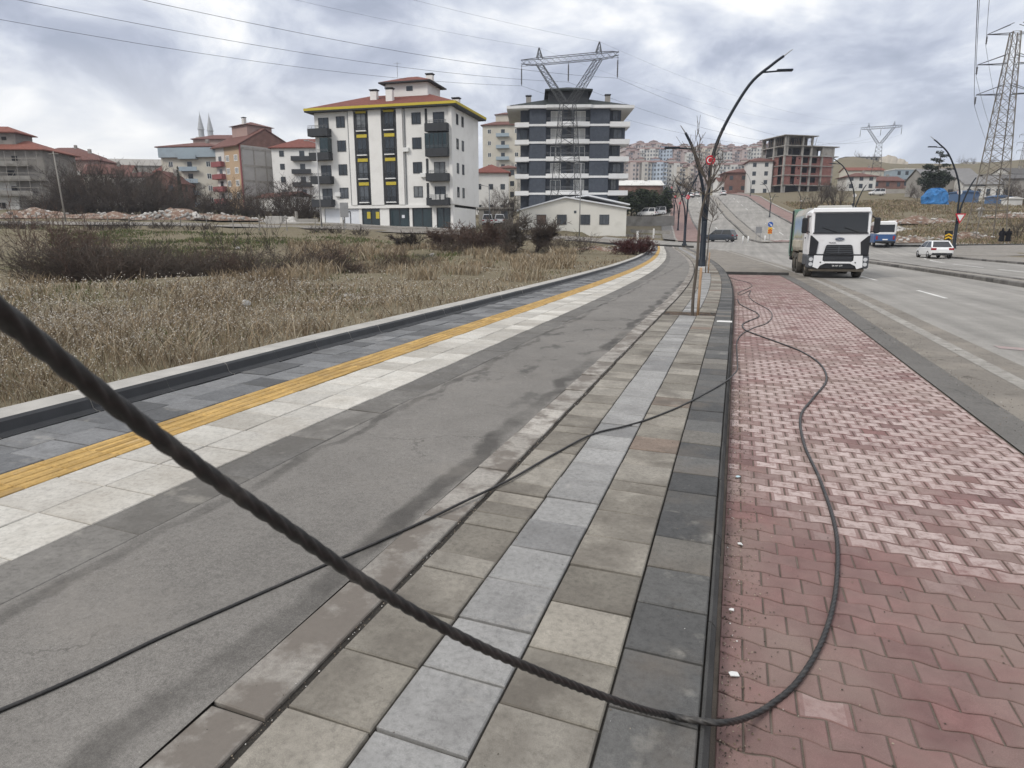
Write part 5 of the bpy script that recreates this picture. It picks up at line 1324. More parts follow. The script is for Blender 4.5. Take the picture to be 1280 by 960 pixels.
tx, ty = w2((1231-640)/FH*87, 87); tw.location = (tx,ty,T(tx,ty)-.1); tw.rotation_euler = (0,0,YAW-R(12)); tw.scale = (1,1,.885)
tfx, tfy = w2((1264-640)/FH*230, 230); tf = dup(tw, (tfx,tfy,T(tfx,tfy)), YAW-R(12), 'faint distant pylon seen behind the tall right hand pylon', None, (.72,.72,.64))
for z, a in ((18.2,3.3),(22.1,3.6),(25.9,3.0)):
    for s, nm in ((-1,'left'),(1,'right')):
        lvl = {18.2:'lowest',22.1:'middle',25.9:'top'}[z]
        p0 = loc_w(tw,(s*a,0,z*.885)); e = w2(-26+s*3.2, -42); wire(p0, (e[0],e[1],z+2.5), 4.5, f'power line from the {lvl} {nm} arm of the right pylon towards the viewer')
        wire(p0, loc_w(tf,(s*a,0,z*.885),.72), 5, f'power line from the {lvl} {nm} arm of the right pylon to the faint one', .018)
# ================================================================ signs and posts
M_blue = mat('sign_blue', (.02,.09,.36), .5, .05, 2); M_yel = mat('sign_yellow', (.70,.42,.03), .5, .05, 2); M_orng = mat('sign_orange', (.62,.20,.03), .5, .05, 2)
def sign(name, label, px, D, dz=0, rz=0):
    x, y = w2((px-640)/FH*D, D); return thing(name, label, 'road sign', (x,y,T(x,y)+dz), YAW+rz)
t = sign('yield_sign', 'white give way triangle with red rim fixed to the right lamp post', 1197, 69.6)
q = MB(); q.exty([(-.55,3.55),(0,2.55),(.55,3.55)], -.02, .02); q.build('red_rim', M_red, t)
q = MB(); q.exty([(-.36,3.44),(0,2.79),(.36,3.44)], -.03, -.021); q.build('white_face', M_wht, t)
q = MB(); q.tube([(-.1,.05,2.9),(-.1,.25,2.9)], .03, 5); q.build('bracket', M_grey_m, t)
def chevrons(par, x0, x1, z0, z1, n, cols, y=-.035, up=True):
    for i in range(n):
        a = z0+(z1-z0)*(i)/n; h = (z1-z0)/n*.55; xm = (x0+x1)/2; rise = (z1-z0)/n*.6
        if a+rise+h > z1+.02: continue
        q = MB(); q.exty([(x0+.03,a),(xm,a+rise),(x1-.03,a),(x1-.03,a+h),(xm,a+rise+h),(x0+.03,a+h)], y-.01, y); q.build('chevron', cols, par)
t = sign('chevron_sign', 'black and yellow chevron board on the verge beside the right lamp post', 1185.5, 73)
q = MB(); q.box(-.42,.42,-.03,.03,.75,1.75); b_ = q.build('board', M_black, t); chevrons(b_, -.42,.42,.82,1.75,3, M_yel)
for s in (-.25,.25): q = MB(); q.box(s-.03,s+.03,-.02,.02,-.2,.749); q.build('post', M_grey_m, t)
t = sign('keep_right_sign', 'round blue arrow sign above a red and yellow striped board on the island', 962, 97)
q = MB(); q.cyl((0,-.03,2.25), .36, .05, 20, 'y'); b_ = q.build('disc', M_blue, t)
q = MB(); q.exty([(-.2,2.34),(.02,2.18),(-.06,2.1),(.2,2.02),(.16,2.3),(.08,2.22),(-.14,2.42)], -.045, -.031); q.build('arrow', M_wht, b_)
q = MB(); q.box(-.3,.3,-.03,.03,.95,1.85); b_ = q.build('striped_board', M_yel, t); chevrons(b_, -.3,.3,.98,1.85,3, M_red)
q = MB(); q.cyl((0,.06,-.1), .035, 2.6, 8); q.build('post', M_grey_m, t)
t = sign('road_sign', 'grey back of a rectangular road sign on the island', 948, 96)
q = MB(); q.bbox(-.45,.45,-.02,.02,1.1,2.0,.01); q.build('panel', M_grey_m, t)
for s in (-.3,.3): q = MB(); q.cyl((s,.04,-.1), .03, 2.1, 8); q.build('post', M_grey_m, t)
for i, (px, D, lb) in enumerate(((929,94.5,'left one of the two white bollards by the junction island'),(935.5,93.5,'right one of the two white bollards by the junction island'),(956.5,95,'white bollard below the blue arrow sign'))):
    x, y = w2((px-640)/FH*D, D); q = MB(); q.lathe([(.09,-.2),(.09,.72),(.06,.78)], 10); o = q.build('bollard', M_wht, None, True); o.location = (x,y,T(x,y)); tag(o, lb, 'bollard', 'white bollards on the junction island')
t = sign('notice_board', 'grey rectangular sign on a post before the white shop door', 432, 82)
q = MB(); q.bbox(-.5,.5,-.03,.03,1.3,3.0,.02); q.build('panel', M_grey_m, t)
q = MB(); q.cyl((0,.05,-.3), .05, 3.2, 8); q.build('post', M_grey_m, t)
# white marker stones / posts near the cross street
for px, D, h, lb in ((797,79,1.6,'thin grey post at the corner of the cross street'),(817,98,1.4,'white box post by the path up to the hill road')):
    x, y = w2((px-640)/FH*D, D); q = MB(); q.bbox(-.12,.12,-.12,.12,-.2,h,.02); o = q.build('marker_post', M_offw, None); o.location = (x,y,T(x,y)); tag(o, lb, 'post')
# ================================================================ vehicles
M_carw = mat('white_car_paint', (.72,.72,.71), .3, .03, 1, spec=.5, coat=.5)
M_card = mat('dark_blue_paint', (.025,.033,.045), .3, .05, 1, spec=.5, coat=.6)
M_carglass = mat('car_glass', (.016,.018,.02), .05, .1, 1, spec=.6)
M_plas = mat('black_plastic', (.03,.031,.032), .6, .1, 3)
M_tyre = mat('tyre_rubber', (.030,.028,.026), .9, .3, 8, c2=(.09,.08,.068), c2_scale=3)
M_rim = mat('wheel_rim', (.32,.32,.33), .4, .2, 6, metal=.6)
M_lens = mat('lamp_lens', (.55,.56,.57), .15, .1, 8, spec=.6); M_rlens = mat('red_lens', (.30,.015,.02), .25, .1, 8, spec=.5)
def wheel(par, x, y, r, w, s, rim=None, dirty=None):
    q = MB(); n = 20; prof = [(r*.62,-w/2),(r*.93,-w/2),(r,-w/2+.03),(r,w/2-.03),(r*.93,w/2),(r*.62,w/2)]
    v = []; f = []
    for rr_, xx in prof:
        for i in range(n): a = 2*PI*i/n; v.append((xx, rr_*math.cos(a), rr_*math.sin(a)))
    for k in range(len(prof)-1):
        for i in range(n): f.append((k*n+i, k*n+(i+1)%n, (k+1)*n+(i+1)%n, (k+1)*n+i))
    q.add(v, f); o = q.build('wheel', dirty or M_tyre, par, True); o.location = (x, y, r)
    q = MB(); q.M = Matrix.Identity(4)
    q.tube([(-w/2*.9*s if False else -w*.35,0,0),(w*.35,0,0)], r*.63, 16); q.tube([(-w*.45,0,0),(w*.45,0,0)], r*.2, 8)
    for i in range(5):
        a = 2*PI*i/5; q.bar((s*w*.40,r*.15*math.cos(a),r*.15*math.sin(a)), (s*w*.37,r*.6*math.cos(a),r*.6*math.sin(a)), r*.1)
    q.build('rim', rim or M_rim, o)
def text(name, s, size, m, par, loc, rot, ext=.004):
    c = bpy.data.curves.new('lettering', 'FONT'); c.body = s; c.size = size; c.extrude = ext; c.align_x = 'CENTER'; c.align_y = 'CENTER'
    tmp = bpy.data.objects.new('tmp', c); me = bpy.data.meshes.new_from_object(tmp); bpy.data.objects.remove(tmp); me.materials.clear(); me.materials.append(m)
    me.name = name; o = bpy.data.objects.new(name, me); col.objects.link(o); o.parent = par; o.location = loc; o.rotation_euler = rot; return o
def loft(q, rings, close=True):
    n = len(rings[0]); v = [p for r in rings for p in r]; f = []
    for i in range(len(rings)-1):
        for j in range(n): f.append((i*n+j, i*n+(j+1)%n, (i+1)*n+(j+1)%n, (i+1)*n+j))
    if close: f += [tuple(range(n-1,-1,-1)), tuple(range((len(rings)-1)*n, len(rings)*n))]
    q.add(v, f)
def panel(q, a, b, c, d, ins=.06, off=.012):
    P = [Vector(p) for p in (a,b,c,d)]; ce = sum(P, Vector())/4
    nrm = (P[1]-P[0]).cross(P[3]-P[0]).normalized()
    V_ = [p+(ce-p).normalized()*ins*1.2 for p in P]; n = [p+nrm*off for p in V_]
    q.add([tuple(p) for p in V_]+[tuple(p) for p in n], [(4,5,6,7),(0,1,5,4),(1,2,6,5),(2,3,7,6),(3,0,4,7)])
def make_car(name, label, cat, paint, Lc=4.1, Wc=1.74, belt=.92, top=1.47, hood=.86, rear0=-1.0, rake_r=.38, front_base=1.15, front_top=.35, tail_h=.9, van=False):
    t = thing(name, label, cat); h = Wc/2; yr, yf = -Lc/2, Lc/2
    q = MB(); R_ = []
    st = [(yr,.42,.74,.86),(yr+.08,.34,tail_h,.95),(yr+.5,.26,belt,1.0),(-.3,.22,belt,1.0),(front_base-.3,.22,belt-.01,1.0),(front_base,.22,belt-.03,.99),(yf-.35,.26,hood-.06,.95),(yf-.06,.34,hood-.18,.86),(yf,.42,.60,.78)]
    for y, z0, z1, k in st:
        w = h*k; zm = (z0+z1)/2
        R_.append([(-w*.93,y,z0),(w*.93,y,z0),(w,y,z0+.12),(w*1.0,y,zm),(w*.97,y,z1-.06),(w*.88,y,z1),(-w*.88,y,z1),(-w*.97,y,z1-.06),(-w*1.0,y,zm),(-w,y,z0+.12)])
    loft(q, R_)
    b = belt-.03; rb0, rt0 = yr+.10, yr+.10+rake_r; fb, ft = front_base, front_top
    wl, wt = h*.93, h*.74; ym = (rt0+ft)/2
    ring = lambda y0,y1,yt0,yt1: None
    base = [(-wl,rb0,b),(wl,rb0,b),(wl,fb,b),(-wl,fb,b)]; tp = [(-wt,rt0,top-.04),(wt,rt0,top-.04),(wt,ft,top-.03),(-wt,ft,top-.03)]
    crown = [(-wt*.8,rt0+.15,top),(wt*.8,rt0+.15,top),(wt*.8,ft-.15,top),(-wt*.8,ft-.15,top)]
    q.add(base+tp+crown, [(0,1,5,4),(1,2,6,5),(2,3,7,6),(3,0,4,7),(4,5,9,8),(5,6,10,9),(6,7,11,10),(7,4,8,11),(8,9,10,11)])
    q.build('body', paint, t)
    g = MB(); panel(g, base[0], base[1], tp[1], tp[0], .09); g.build('rear_window', M_carglass, t)
    g = MB(); panel(g, base[2], base[3], tp[3], tp[2], .08); g.build('windscreen', M_carglass, t)
    for s in (1,-1):
        pb = lambda y: (s*wl, y, b); 
        ymb = (rb0+fb)/2-.05; ymt = (rt0+ft)/2-.05
        for (y0,y1,t0,t1) in ((rb0+.1,ymb,rt0+.02,ymt),(ymb,fb-.05,ymt,ft-.02)):
            g = MB(); qd = [(s*wl,y0,b),(s*wl,y1,b),(s*wt,t1,top-.04),(s*wt,t0,top-.04)]
            if s < 0: qd = [qd[1],qd[0],qd[3],qd[2]]
            panel(g, *qd, ins=.05); g.build('side_window', M_carglass, t)
        for y in (yr+.72, yf-.78): wheel(t, s*(h-.10), y, .315 if not van else .33, .2, s)
        g = MB(); g.bbox(min(s*(h-.02),s*(h+.17)), max(s*(h-.02),s*(h+.17)), fb-.45, fb-.33, belt+.02, belt+.17, .02); g.build('mirror', M_plas, t)
        g = MB(); zl = tail_h-.22; g.bbox(min(s*h*.52,s*h*.95), max(s*h*.52,s*h*.95), yr-.015, yr+.12, zl, zl+.18, .02); g.build('tail_light', M_rlens, t)
        g = MB(); g.bbox(min(s*h*.45,s*h*.88), max(s*h*.45,s*h*.88), yf-.2, yf-.0, .55, .70, .02); g.build('headlight', M_lens, t)
    g = MB(); g.bbox(-h*.86,h*.86,yr-.03,yr+.2,.27,.46,.03); g.build('bumper', M_plas, t)
    g = MB(); g.box(-.26,.26,yr-.035,yr-.032,.48,.59); g.build('number_plate', M_wht, t)
    g = MB(); g.bbox(-h*.8,h*.8,yf-.2,yf+.02,.26,.42,.03); g.build('front_bumper', M_plas, t)
    return t
hb = make_car('parked_car', 'white hatchback driving away on the far carriageway beside the right lamp post', 'car', M_carw, front_base=1.2, front_top=.15, rake_r=.62, top=1.45)
hb.name = 'hatchback_car'
cx_, cy_ = w2((1170-640)/FH*57.5, 57.5); hb.location = (cx_,cy_,T(cx_,cy_)+BZ+.006); hb.rotation_euler = (0,0,YAW-R(15))
sv = make_car('suv_car', 'dark blue SUV crossing the junction behind the nearest lamp post', 'car', M_card, 4.5, 1.85, 1.05, 1.70, 1.02, tail_h=1.02, rake_r=.3, front_base=1.2, front_top=.5)
cx_, cy_ = w2((900-640)/FH*98, 98); sv.location = (cx_,cy_,T(cx_,cy_)+BZ+.006); sv.rotation_euler = (0,0,YAW+R(48))
vn = make_car('parked_van', 'white van parked left in the gap beside the white apartment block', 'van', M_carw, 4.2, 1.75, 1.05, 1.82, 1.0, tail_h=1.0, rake_r=.12, front_base=1.3, front_top=.6, van=True)
def putcar(o, px, D, rz): x, y = w2((px-640)/FH*D, D); o.location = (x,y,T(x,y)+.02); o.rotation_euler = (0,0,rz); return o
putcar(vn, 610, 108, YAW)
for px, D, rz, lb in ((623,112,YAW+R(8),'white van parked right of the other one beside the white block'),(808,150,YAW+R(60),'small white van parked beyond the low cream house'),(1090,196,YAW+R(88),'white panel van parked on the slope above the truck'),(819,152,YAW+R(90),'white box van at the end of the lot beyond the cream house')):
    putcar(dup(vn, (0,0,0), 0, lb), px, D, rz)
for xp, yy, src, lb in ((5.4,196,hb,'white car on the left lane near the crest of the hill road'),(8.2,215,hb,'small white car at the crest of the hill road'),(5.2,232,sv,'dark car farthest up the hill road'),(17,228,hb,'white car on the right lane near the crest')):
    o = dup(src, road(xp, yy, BZ+.01), .12, lb)
# minibus
M_busblue = mat('bus_blue', (.045,.10,.23), .4, .06, 2)
mbus = thing('minibus', 'white and blue minibus turning away behind the refuse truck', 'minibus')
def rbox_ring(w, z0, z1, y, r=.12): return [(-w,y,z0+r),(-w+r,y,z0),(w-r,y,z0),(w,y,z0+r),(w,y,z1-r*1.6),(w-r*1.6,y,z1),(-w+r*1.6,y,z1),(-w,y,z1-r*1.6)]
q = MB(); loft(q, [rbox_ring(.93,1.32,2.62,-3.2),rbox_ring(1.02,1.31,2.72,-3.05),rbox_ring(1.05,1.31,2.75,0),rbox_ring(1.03,1.31,2.7,2.5),rbox_ring(.95,1.32,2.3,3.0)]); q.build('upper_body', M_carw, mbus)
q = MB(); loft(q, [rbox_ring(.95,.5,1.32,-3.22,.06),rbox_ring(1.05,.42,1.32,-3.06,.06),rbox_ring(1.06,.4,1.32,2.6,.06),rbox_ring(1.0,.45,1.32,3.3,.06)]); q.build('lower_body', M_busblue, mbus)
q = MB(); q.bbox(-.82,.82,-3.24,-3.1,1.55,2.35,.03); q.build('rear_window', M_carglass, mbus)
q = MB(); q.bbox(-.95,.95,-3.3,-3.1,.42,.62,.03); q.build('bumper', M_plas, mbus)
q = MB(); q.box(-.25,.25,-3.29,-3.235,.7,.82); q.build('number_plate', M_wht, mbus)
for s in (-1,1):
    q = MB(); q.bbox(min(s*.72,s*.9),max(s*.72,s*.9),-3.26,-3.15,.75,1.15,.02); q.build('tail_light', M_rlens, mbus)
    for y in (-2.4,-1.0,.4,1.7): q = MB(); q.bbox(min(s*1.0,s*1.07),max(s*1.0,s*1.07),y-.1,y+1.1,1.6,2.3,.02); q.build('side_window', M_carglass, mbus)
    for y in (-2.0,2.0): wheel(mbus, s*.92, y, .36, .24, s)
cx_, cy_ = w2((1102-640)/FH*77, 77); mbus.location = (cx_,cy_,T(cx_,cy_)+BZ+.01); mbus.rotation_euler = (0,0,YAW+R(-22))
# ---------------------------------------------------------------- refuse truck
tk = thing('refuse_truck', 'white refuse collection truck with dark grille coming along the road', 'truck')
M_trw = mat('truck_white', (.74,.74,.74), .35, .05, 1.2, spec=.5, c2=(.60,.585,.55), c2_scale=1.6, c2_lo=.6, c2_hi=.8)
M_trg = mat('truck_dark_grey', (.075,.08,.088), .6, .15, 3); M_trk = mat('truck_black', (.022,.023,.026), .6, .15, 3)
M_hop = mat('dusty_hopper', (.42,.41,.38), .7, .12, 1.0, c2=(.36,.31,.24), c2_scale=1.1, c2_lo=.5, c2_hi=.7)
M_hopb = mat('dusty_cream_hopper', (.46,.42,.34), .75, .15, 1.2, c2=(.30,.25,.18), c2_scale=2)
M_trgreen = mat('faded_green_steel', (.13,.235,.185), .7, .2, 1, c2=(.25,.26,.22), c2_scale=1.5)
M_mud = mat('muddy_steel', (.22,.19,.15), .9, .25, 3); M_mtyre = mat('dusty_tyre', (.085,.078,.068), .95, .3, 6)
q = MB()                                         # cab shell, front at y = 0
cw = 1.22
def cr_(w, y, z0, z1, r=.14): return [(-w,y,z0+.03),(-w+.03,y,z0),(w-.03,y,z0),(w,y,z0+.03),(w,y,z1-r),(w-r,y,z1),(-w+r,y,z1),(-w,y,z1-r)]
loft(q, [cr_(1.20,-2.1,1.05,2.92),cr_(cw,-2.0,1.0,2.98),cr_(cw,-.35,1.0,3.02),cr_(1.20,-.16,1.0,2.98,.18)])
# sloped windscreen wall and front panel
q.extr([(-.16,1.0),(.0,1.02),(.02,1.95),(-.16,2.88)], -1.16, 1.16); q.build('cab', M_trw, tk)
q = MB(); q.extr([(.031,1.98),(-.118,2.80),(-.10,2.81),(.05,1.98)], -1.06, 1.06); ws = q.build('windscreen', M_carglass, tk)
q = MB(); q.extr([(.035,1.93),(.034,1.985),(.06,1.985),(.06,1.93)], -1.10, 1.10); q.build('wiper_cowl', M_trk, tk)
for x0, a in ((-.7,.55),(.15,.6)): q = MB(); q.bar((x0,.07,2.0),(x0+a,.035,2.2),.025); q.build('wiper', M_trk, ws)
q = MB(); q.extr([(-.12,2.84),(-.02,2.86),(-.05,3.0),(-.3,3.04)], -1.12, 1.12); q.build('sun_visor', M_trw, tk)
# dark corner vents, grille, bumper
for s in (-1,1):
    q = MB(); q.exty([(s*1.19,1.06),(s*1.19,1.86),(s*1.12,1.84),(s*.84,1.58),(s*.90,1.06)][::(1 if s > 0 else -1)], .0, .06); q.build('corner_vent', M_trk, tk)
q = MB(); q.exty([(-.60,1.07),(-.52,1.42),(-.46,1.46),(.46,1.46),(.52,1.42),(.60,1.07)], .02, .07); g = q.build('grille', M_trk, tk)
q = MB()
for k in range(4): q.box(-.52+.0,.52,.071,.085,1.12+k*.08,1.15+k*.08)
q.box(-.02,.02,.07,.08,1.1,1.4); q.build('grille_bar', M_trg, g)
q = MB(); q.bbox(-1.22,1.22,-.05,.055,1.0,1.055,.01); q.build('gap_strip', M_trk, tk)
q = MB()                                         # bumper: white V cheeks
for s in (-1,1):
    q.exty([(s*.62,.995),(s*.97,.995),(s*1.0,.50),(s*.78,.42),(s*.70,.56),(s*.45,.68),(s*.62,.78)][::(1 if s < 0 else -1)], .0, .10)
q.exty([(-.64,.66),(.64,.66),(.5,.735),(-.5,.735)], .0, .098); q.build('bumper_cheeks', M_trw, tk)
q = MB(); q.bbox(-.66,.66,-.1,.06,.74,.995,.02); q.build('lower_grille', M_trk, tk)
q = MB()
for k in range(3): q.box(-.55,.55,.061,.072,.79+k*.06,.81+k*.06)
q.build('grille_bar', M_trg, tk)
q = MB(); q.bbox(-.72,.72,-.1,.07,.42,.655,.03); q.build('skid_plate', M_trk, tk)
for s in (-1,1):
    q = MB(); q.bbox(min(s*.86,s*1.24),max(s*.86,s*1.24),-.45,.055,.44,.995,.05); hl = q.build('headlight_housing', M_trg, tk)
    for zz in (.62,.83): q = MB(); q.cyl((s*1.09,.03,zz), .085, .05, 14, 'y'); q.build('headlight', M_lens, hl)
    q = MB(); q.cyl((s*.70,.08,.70), .03, .04, 8, 'y'); q.build('fog_hole', M_trk, tk)
q = MB(); q.bbox(-1.1,1.1,-.5,-.06,.30,.44,.03); q.build('front_beam', M_mud, tk)
# emblem, lettering, plate
q = MB(); n = 24; q.add([(.19*math.cos(2*PI*i/n), .031, 1.70+.075*math.sin(2*PI*i/n)) for i in range(n)]+[(.19*math.cos(2*PI*i/n), .05, 1.70+.075*math.sin(2*PI*i/n)) for i in range(n)], [tuple(range(n,2*n))]+[(i,(i+1)%n,n+(i+1)%n,n+i) for i in range(n)]); em = q.build('oval_emblem', mat('emblem_navy', (.02,.035,.08), .4, .05, 2), tk)
q = MB()
for i in range(n):
    a0, a1 = 2*PI*i/n, 2*PI*(i+1)/n
    q.add([(.175*math.cos(a0),.052,1.70+.066*math.sin(a0)),(.175*math.cos(a1),.052,1.70+.066*math.sin(a1)),(.162*math.cos(a1),.052,1.70+.057*math.sin(a1)),(.162*math.cos(a0),.052,1.70+.057*math.sin(a0))], [(0,1,2,3)])
q.build('emblem_ring', M_lens, em)
text('emblem_lettering', 'Ford', .10, M_lens, em, (0,.053,1.70), (PI/2,0,PI))
text('front_lettering', 'TRUCKS', .075, M_trk, tk, (.28,.033,1.545), (PI/2,0,PI))
q = MB(); q.box(-.27,.27,.071,.08,.50,.61); pl_ = q.build('number_plate', M_trk, tk)
text('plate_lettering', '06 NT 277', .095, M_wht, pl_, (0,.082,.553), (PI/2,0,PI))
# doors, mirrors, steps
for s in (-1,1):
    q = MB(); q.bbox(min(s*1.215,s*1.235),max(s*1.215,s*1.235),-1.45,-.42,1.2,2.85,.008); d_ = q.build('door', M_trw, tk)
    q = MB(); q.extr([(-1.35,2.0),(-.5,1.9),(-.55,2.72),(-1.3,2.75)], min(s*1.236,s*1.25), max(s*1.236,s*1.25)); q.build('door_window', M_carglass, d_)
    q = MB(); q.bbox(min(s*1.236,s*1.26),max(s*1.236,s*1.26),-1.4,-1.2,1.72,1.78,.005); q.build('handle', M_trk, d_)
    q = MB(); q.bbox(min(s*1.32,s*1.56),max(s*1.32,s*1.56),-.25,-.1,1.95,2.62,.05); mi = q.build('mirror', M_trk, tk)
    q = MB(); q.bar((s*1.2,-.2,2.7),(s*1.42,-.18,2.55),.04); q.build('mirror_arm', M_trk, mi); q = MB(); q.bar((s*1.2,-.2,2.0),(s*1.42,-.18,2.05),.04); q.build('mirror_arm', M_trk, mi)
    q = MB(); q.bbox(min(s*1.1,s*1.24),max(s*1.1,s*1.24),-1.9,-.46,.55,1.0,.03); st_ = q.build('step', M_trg, tk)
    wheel(tk, s*1.02, -1.25, .50, .32, s, M_mud, M_mtyre)
    for yy in (-4.6,-5.9): wheel(tk, s*.98, yy, .50, .46, s, M_mud, M_mtyre)
    q = MB(); q.extr([(-.60,1.05),(-.74,1.12),(-1.8,1.12),(-1.92,1.05),(-1.95,.5),(-1.90,.5),(-1.85,1.02),(-1.76,1.07),(-.78,1.07),(-.64,1.0)], min(s*.84,s*1.21), max(s*.84,s*1.21)); q.build('mudguard', M_trg, tk)
    q = MB(); q.bbox(min(s*.75,s*1.2),max(s*.75,s*1.2),-3.9,-2.3,.55,1.05,.05); q.build('side_tank', M_mud, tk)
    q = MB(); q.extr([(-3.95,1.1),(-4.1,1.15),(-6.5,1.15),(-6.6,.7),(-6.54,.7),(-6.45,1.1)], min(s*.75,s*1.22), max(s*.75,s*1.22)); q.build('rear_mudguard', M_mud, tk)
q = MB(); q.box(-.45,.45,-7.0,-.5,.62,.95); q.box(-.95,.95,-1.35,-1.15,.42,.6); q.box(-.9,.9,-4.7,-4.5,.42,.6); q.box(-.9,.9,-6.0,-5.8,.42,.6); q.build('chassis', M_trk, tk)
hr = lambda y, w, z0, z1: [(-w,y,z0),(w,y,z0),(w+.03,y,z0+.25),(w+.02,y,z1-.3),(w-.12,y,z1),(-w+.12,y,z1),(-w-.02,y,z1-.3),(-w-.03,y,z0+.25)]
q = MB(); loft(q, [hr(-6.6,1.2,1.22,3.12), hr(-2.35,1.2,1.22,3.12)]); hp = q.build('hopper', M_hop, tk)
q = MB(); loft(q, [hr(-6.55,1.215,1.16,1.75)[:2]+[(1.26,-6.55,1.3),(1.26,-6.55,1.62),(1.2,-6.55,1.66),(-1.2,-6.55,1.66),(-1.26,-6.55,1.62),(-1.26,-6.55,1.3)], [(-1.215,-2.4,1.16),(1.215,-2.4,1.16),(1.26,-2.4,1.3),(1.26,-2.4,1.62),(1.2,-2.4,1.66),(-1.2,-2.4,1.66),(-1.26,-2.4,1.62),(-1.26,-2.4,1.3)]]); q.build('hopper_skirt', M_hopb, hp)
def poster_mat():
    m, t, b = nt('side_poster'); tcn = N(t, 'ShaderNodeTexCoord'); sp = N(t, 'ShaderNodeSeparateXYZ'); L(t, tcn.outputs['Object'], sp.inputs[0]); n = noise(t, 1.6, 5, .6)
    z = math_(t, 'ADD', sp.outputs[2], math_(t, 'MULTIPLY', math_(t,'SUBTRACT',n.outputs['Fac'],.5), .7))
    c = ramp(t, math_(t,'SUBTRACT', z, 1.7), [(.05,(.40,.36,.22)),(.25,(.36,.40,.38)),(.5,(.30,.38,.48)),(.85,(.24,.32,.44)),(1.1,(.42,.46,.48))])
    c = mixc(t, ramp(t, noise(t, 3.0, 4).outputs['Fac'], [(.58,0.),(.66,.6)]), c, (.16,.24,.14))
    L(t, c, b.inputs['Base Color']); b.inputs['Roughness'].default_value = .6; return m
M_post = poster_mat()
for s in (-1,1): q = MB(); q.box(min(s*1.232,s*1.245),max(s*1.232,s*1.245),-6.3,-2.7,1.75,2.78); q.build('side_picture', M_post, hp)
q = MB(); q.bbox(-.75,.75,-2.3,-1.7,2.99,3.2,.04); q.build('roof_box', M_hop, tk)
q = MB(); q.tube([(-.68,-1.75,3.0),(-.68,-1.75,3.28)], .06, 8); q.build('exhaust_stack', M_trk, tk)
q = MB(); q.extr([(-6.603,1.05),(-6.603,3.18),(-7.0,3.22),(-7.9,2.2),(-8.1,1.0),(-7.6,.75)], -1.28, 1.28); tg = q.build('tailgate', M_trgreen, tk)
q = MB(); q.bbox(-1.2,1.2,-8.2,-7.6,.55,.75,.03); q.build('rear_step', M_trk, tg)
for s in (-1,1): q = MB(); q.bbox(min(s*1.29,s*1.36),max(s*1.29,s*1.36),-6.75,-6.6,.9,3.15,.02); q.build('tailgate_ram', M_trk, tg)
tx_, ty_ = w2((1050-640)/FH*31.2, 31.2); tk.location = (tx_, ty_, T(tx_,ty_)+BZ+.004); tk.rotation_euler = (0,0,PI+R(1.5)); tk.scale = (1.05,1.05,1.05)
# ================================================================ vegetation
def barkmat(name, c): return mat(name, c, .95, .25, 6, spec=.1)
M_bark = barkmat('grey_bark', (.105,.090,.075)); M_twig = barkmat('brown_twigs', (.100,.080,.066)); M_twigd = barkmat('dark_twigs', (.072,.060,.052)); M_twigr = barkmat('reddish_twigs', (.125,.088,.072)); M_twigb = barkmat('grey_brown_twigs', (.112,.096,.082)); M_twigs = barkmat('straw_stems', (.21,.175,.125))
def segs_mesh(name, segs, m, parent=None, ns=3):
    S = np.array(segs, float)                      # x0 y0 z0 x1 y1 z1 r0 r1
    a, b = S[:,0:3], S[:,3:6]; d = b-a; ln = np.linalg.norm(d,axis=1,keepdims=True); d = d/np.maximum(ln,1e-6)
    ref = np.where(np.abs(d[:,2:3]) < .9, np.array([[0,0,1.]]), np.array([[1.,0,0]]))
    e = np.cross(d, ref); e /= np.linalg.norm(e,axis=1,keepdims=True); g = np.cross(d, e)
    n = len(S); V = np.zeros((n,2,ns,3))
    for k in range(ns):
        an = 2*PI*k/ns; o = e*math.cos(an)+g*math.sin(an)
        V[:,0,k] = a+o*S[:,6:7]; V[:,1,k] = b+o*S[:,7:8]
    base = np.arange(n)[:,None]*2*ns; F = []
    for k in range(ns):
        j = (k+1)%ns; F.append(np.stack([base[:,0]+k, base[:,0]+j, base[:,0]+ns+j, base[:,0]+ns+k], -1))
    return npmesh(name, V, np.concatenate(F), m, parent)
def grow(rr, p, d, ln, r, lv, out, maxlv, nch=4, wig=.25, up=.15, ratio=.6, minr=.006, spread=.9, nseg=4, tip=.35):
    p = Vector(p); d = Vector(d).normalized(); st = ln/nseg; rad = r
    pts = [p.copy()]
    for i in range(nseg):
        d = (d+Vector((rr.gauss(0,wig),rr.gauss(0,wig),rr.gauss(0,wig)+up))).normalized()
        q = p+d*st; r2 = max(r*(1-(1-tip)*(i+1)/nseg), minr); out[lv].append((*p,*q,rad,r2)); 
        if lv < maxlv and (i > 0 or lv > 0):
            k = nch if lv else max(nch-1,1)
            for _ in range(max(1, round(k/ nseg*1.5))):
                s = rr.random(); b = p.lerp(q, s); o = Vector((rr.gauss(0,1),rr.gauss(0,1),rr.gauss(0,.5))); o -= d*o.dot(d)
                if o.length < 1e-3: continue
                grow(rr, b, d+o.normalized()*spread*rr.uniform(.6,1.2), ln*ratio*rr.uniform(.6,1.1), max(r2*.6,minr), lv+1, out, maxlv, nch, wig, up, ratio, minr, spread, 3, tip)
        p = q; rad = r2
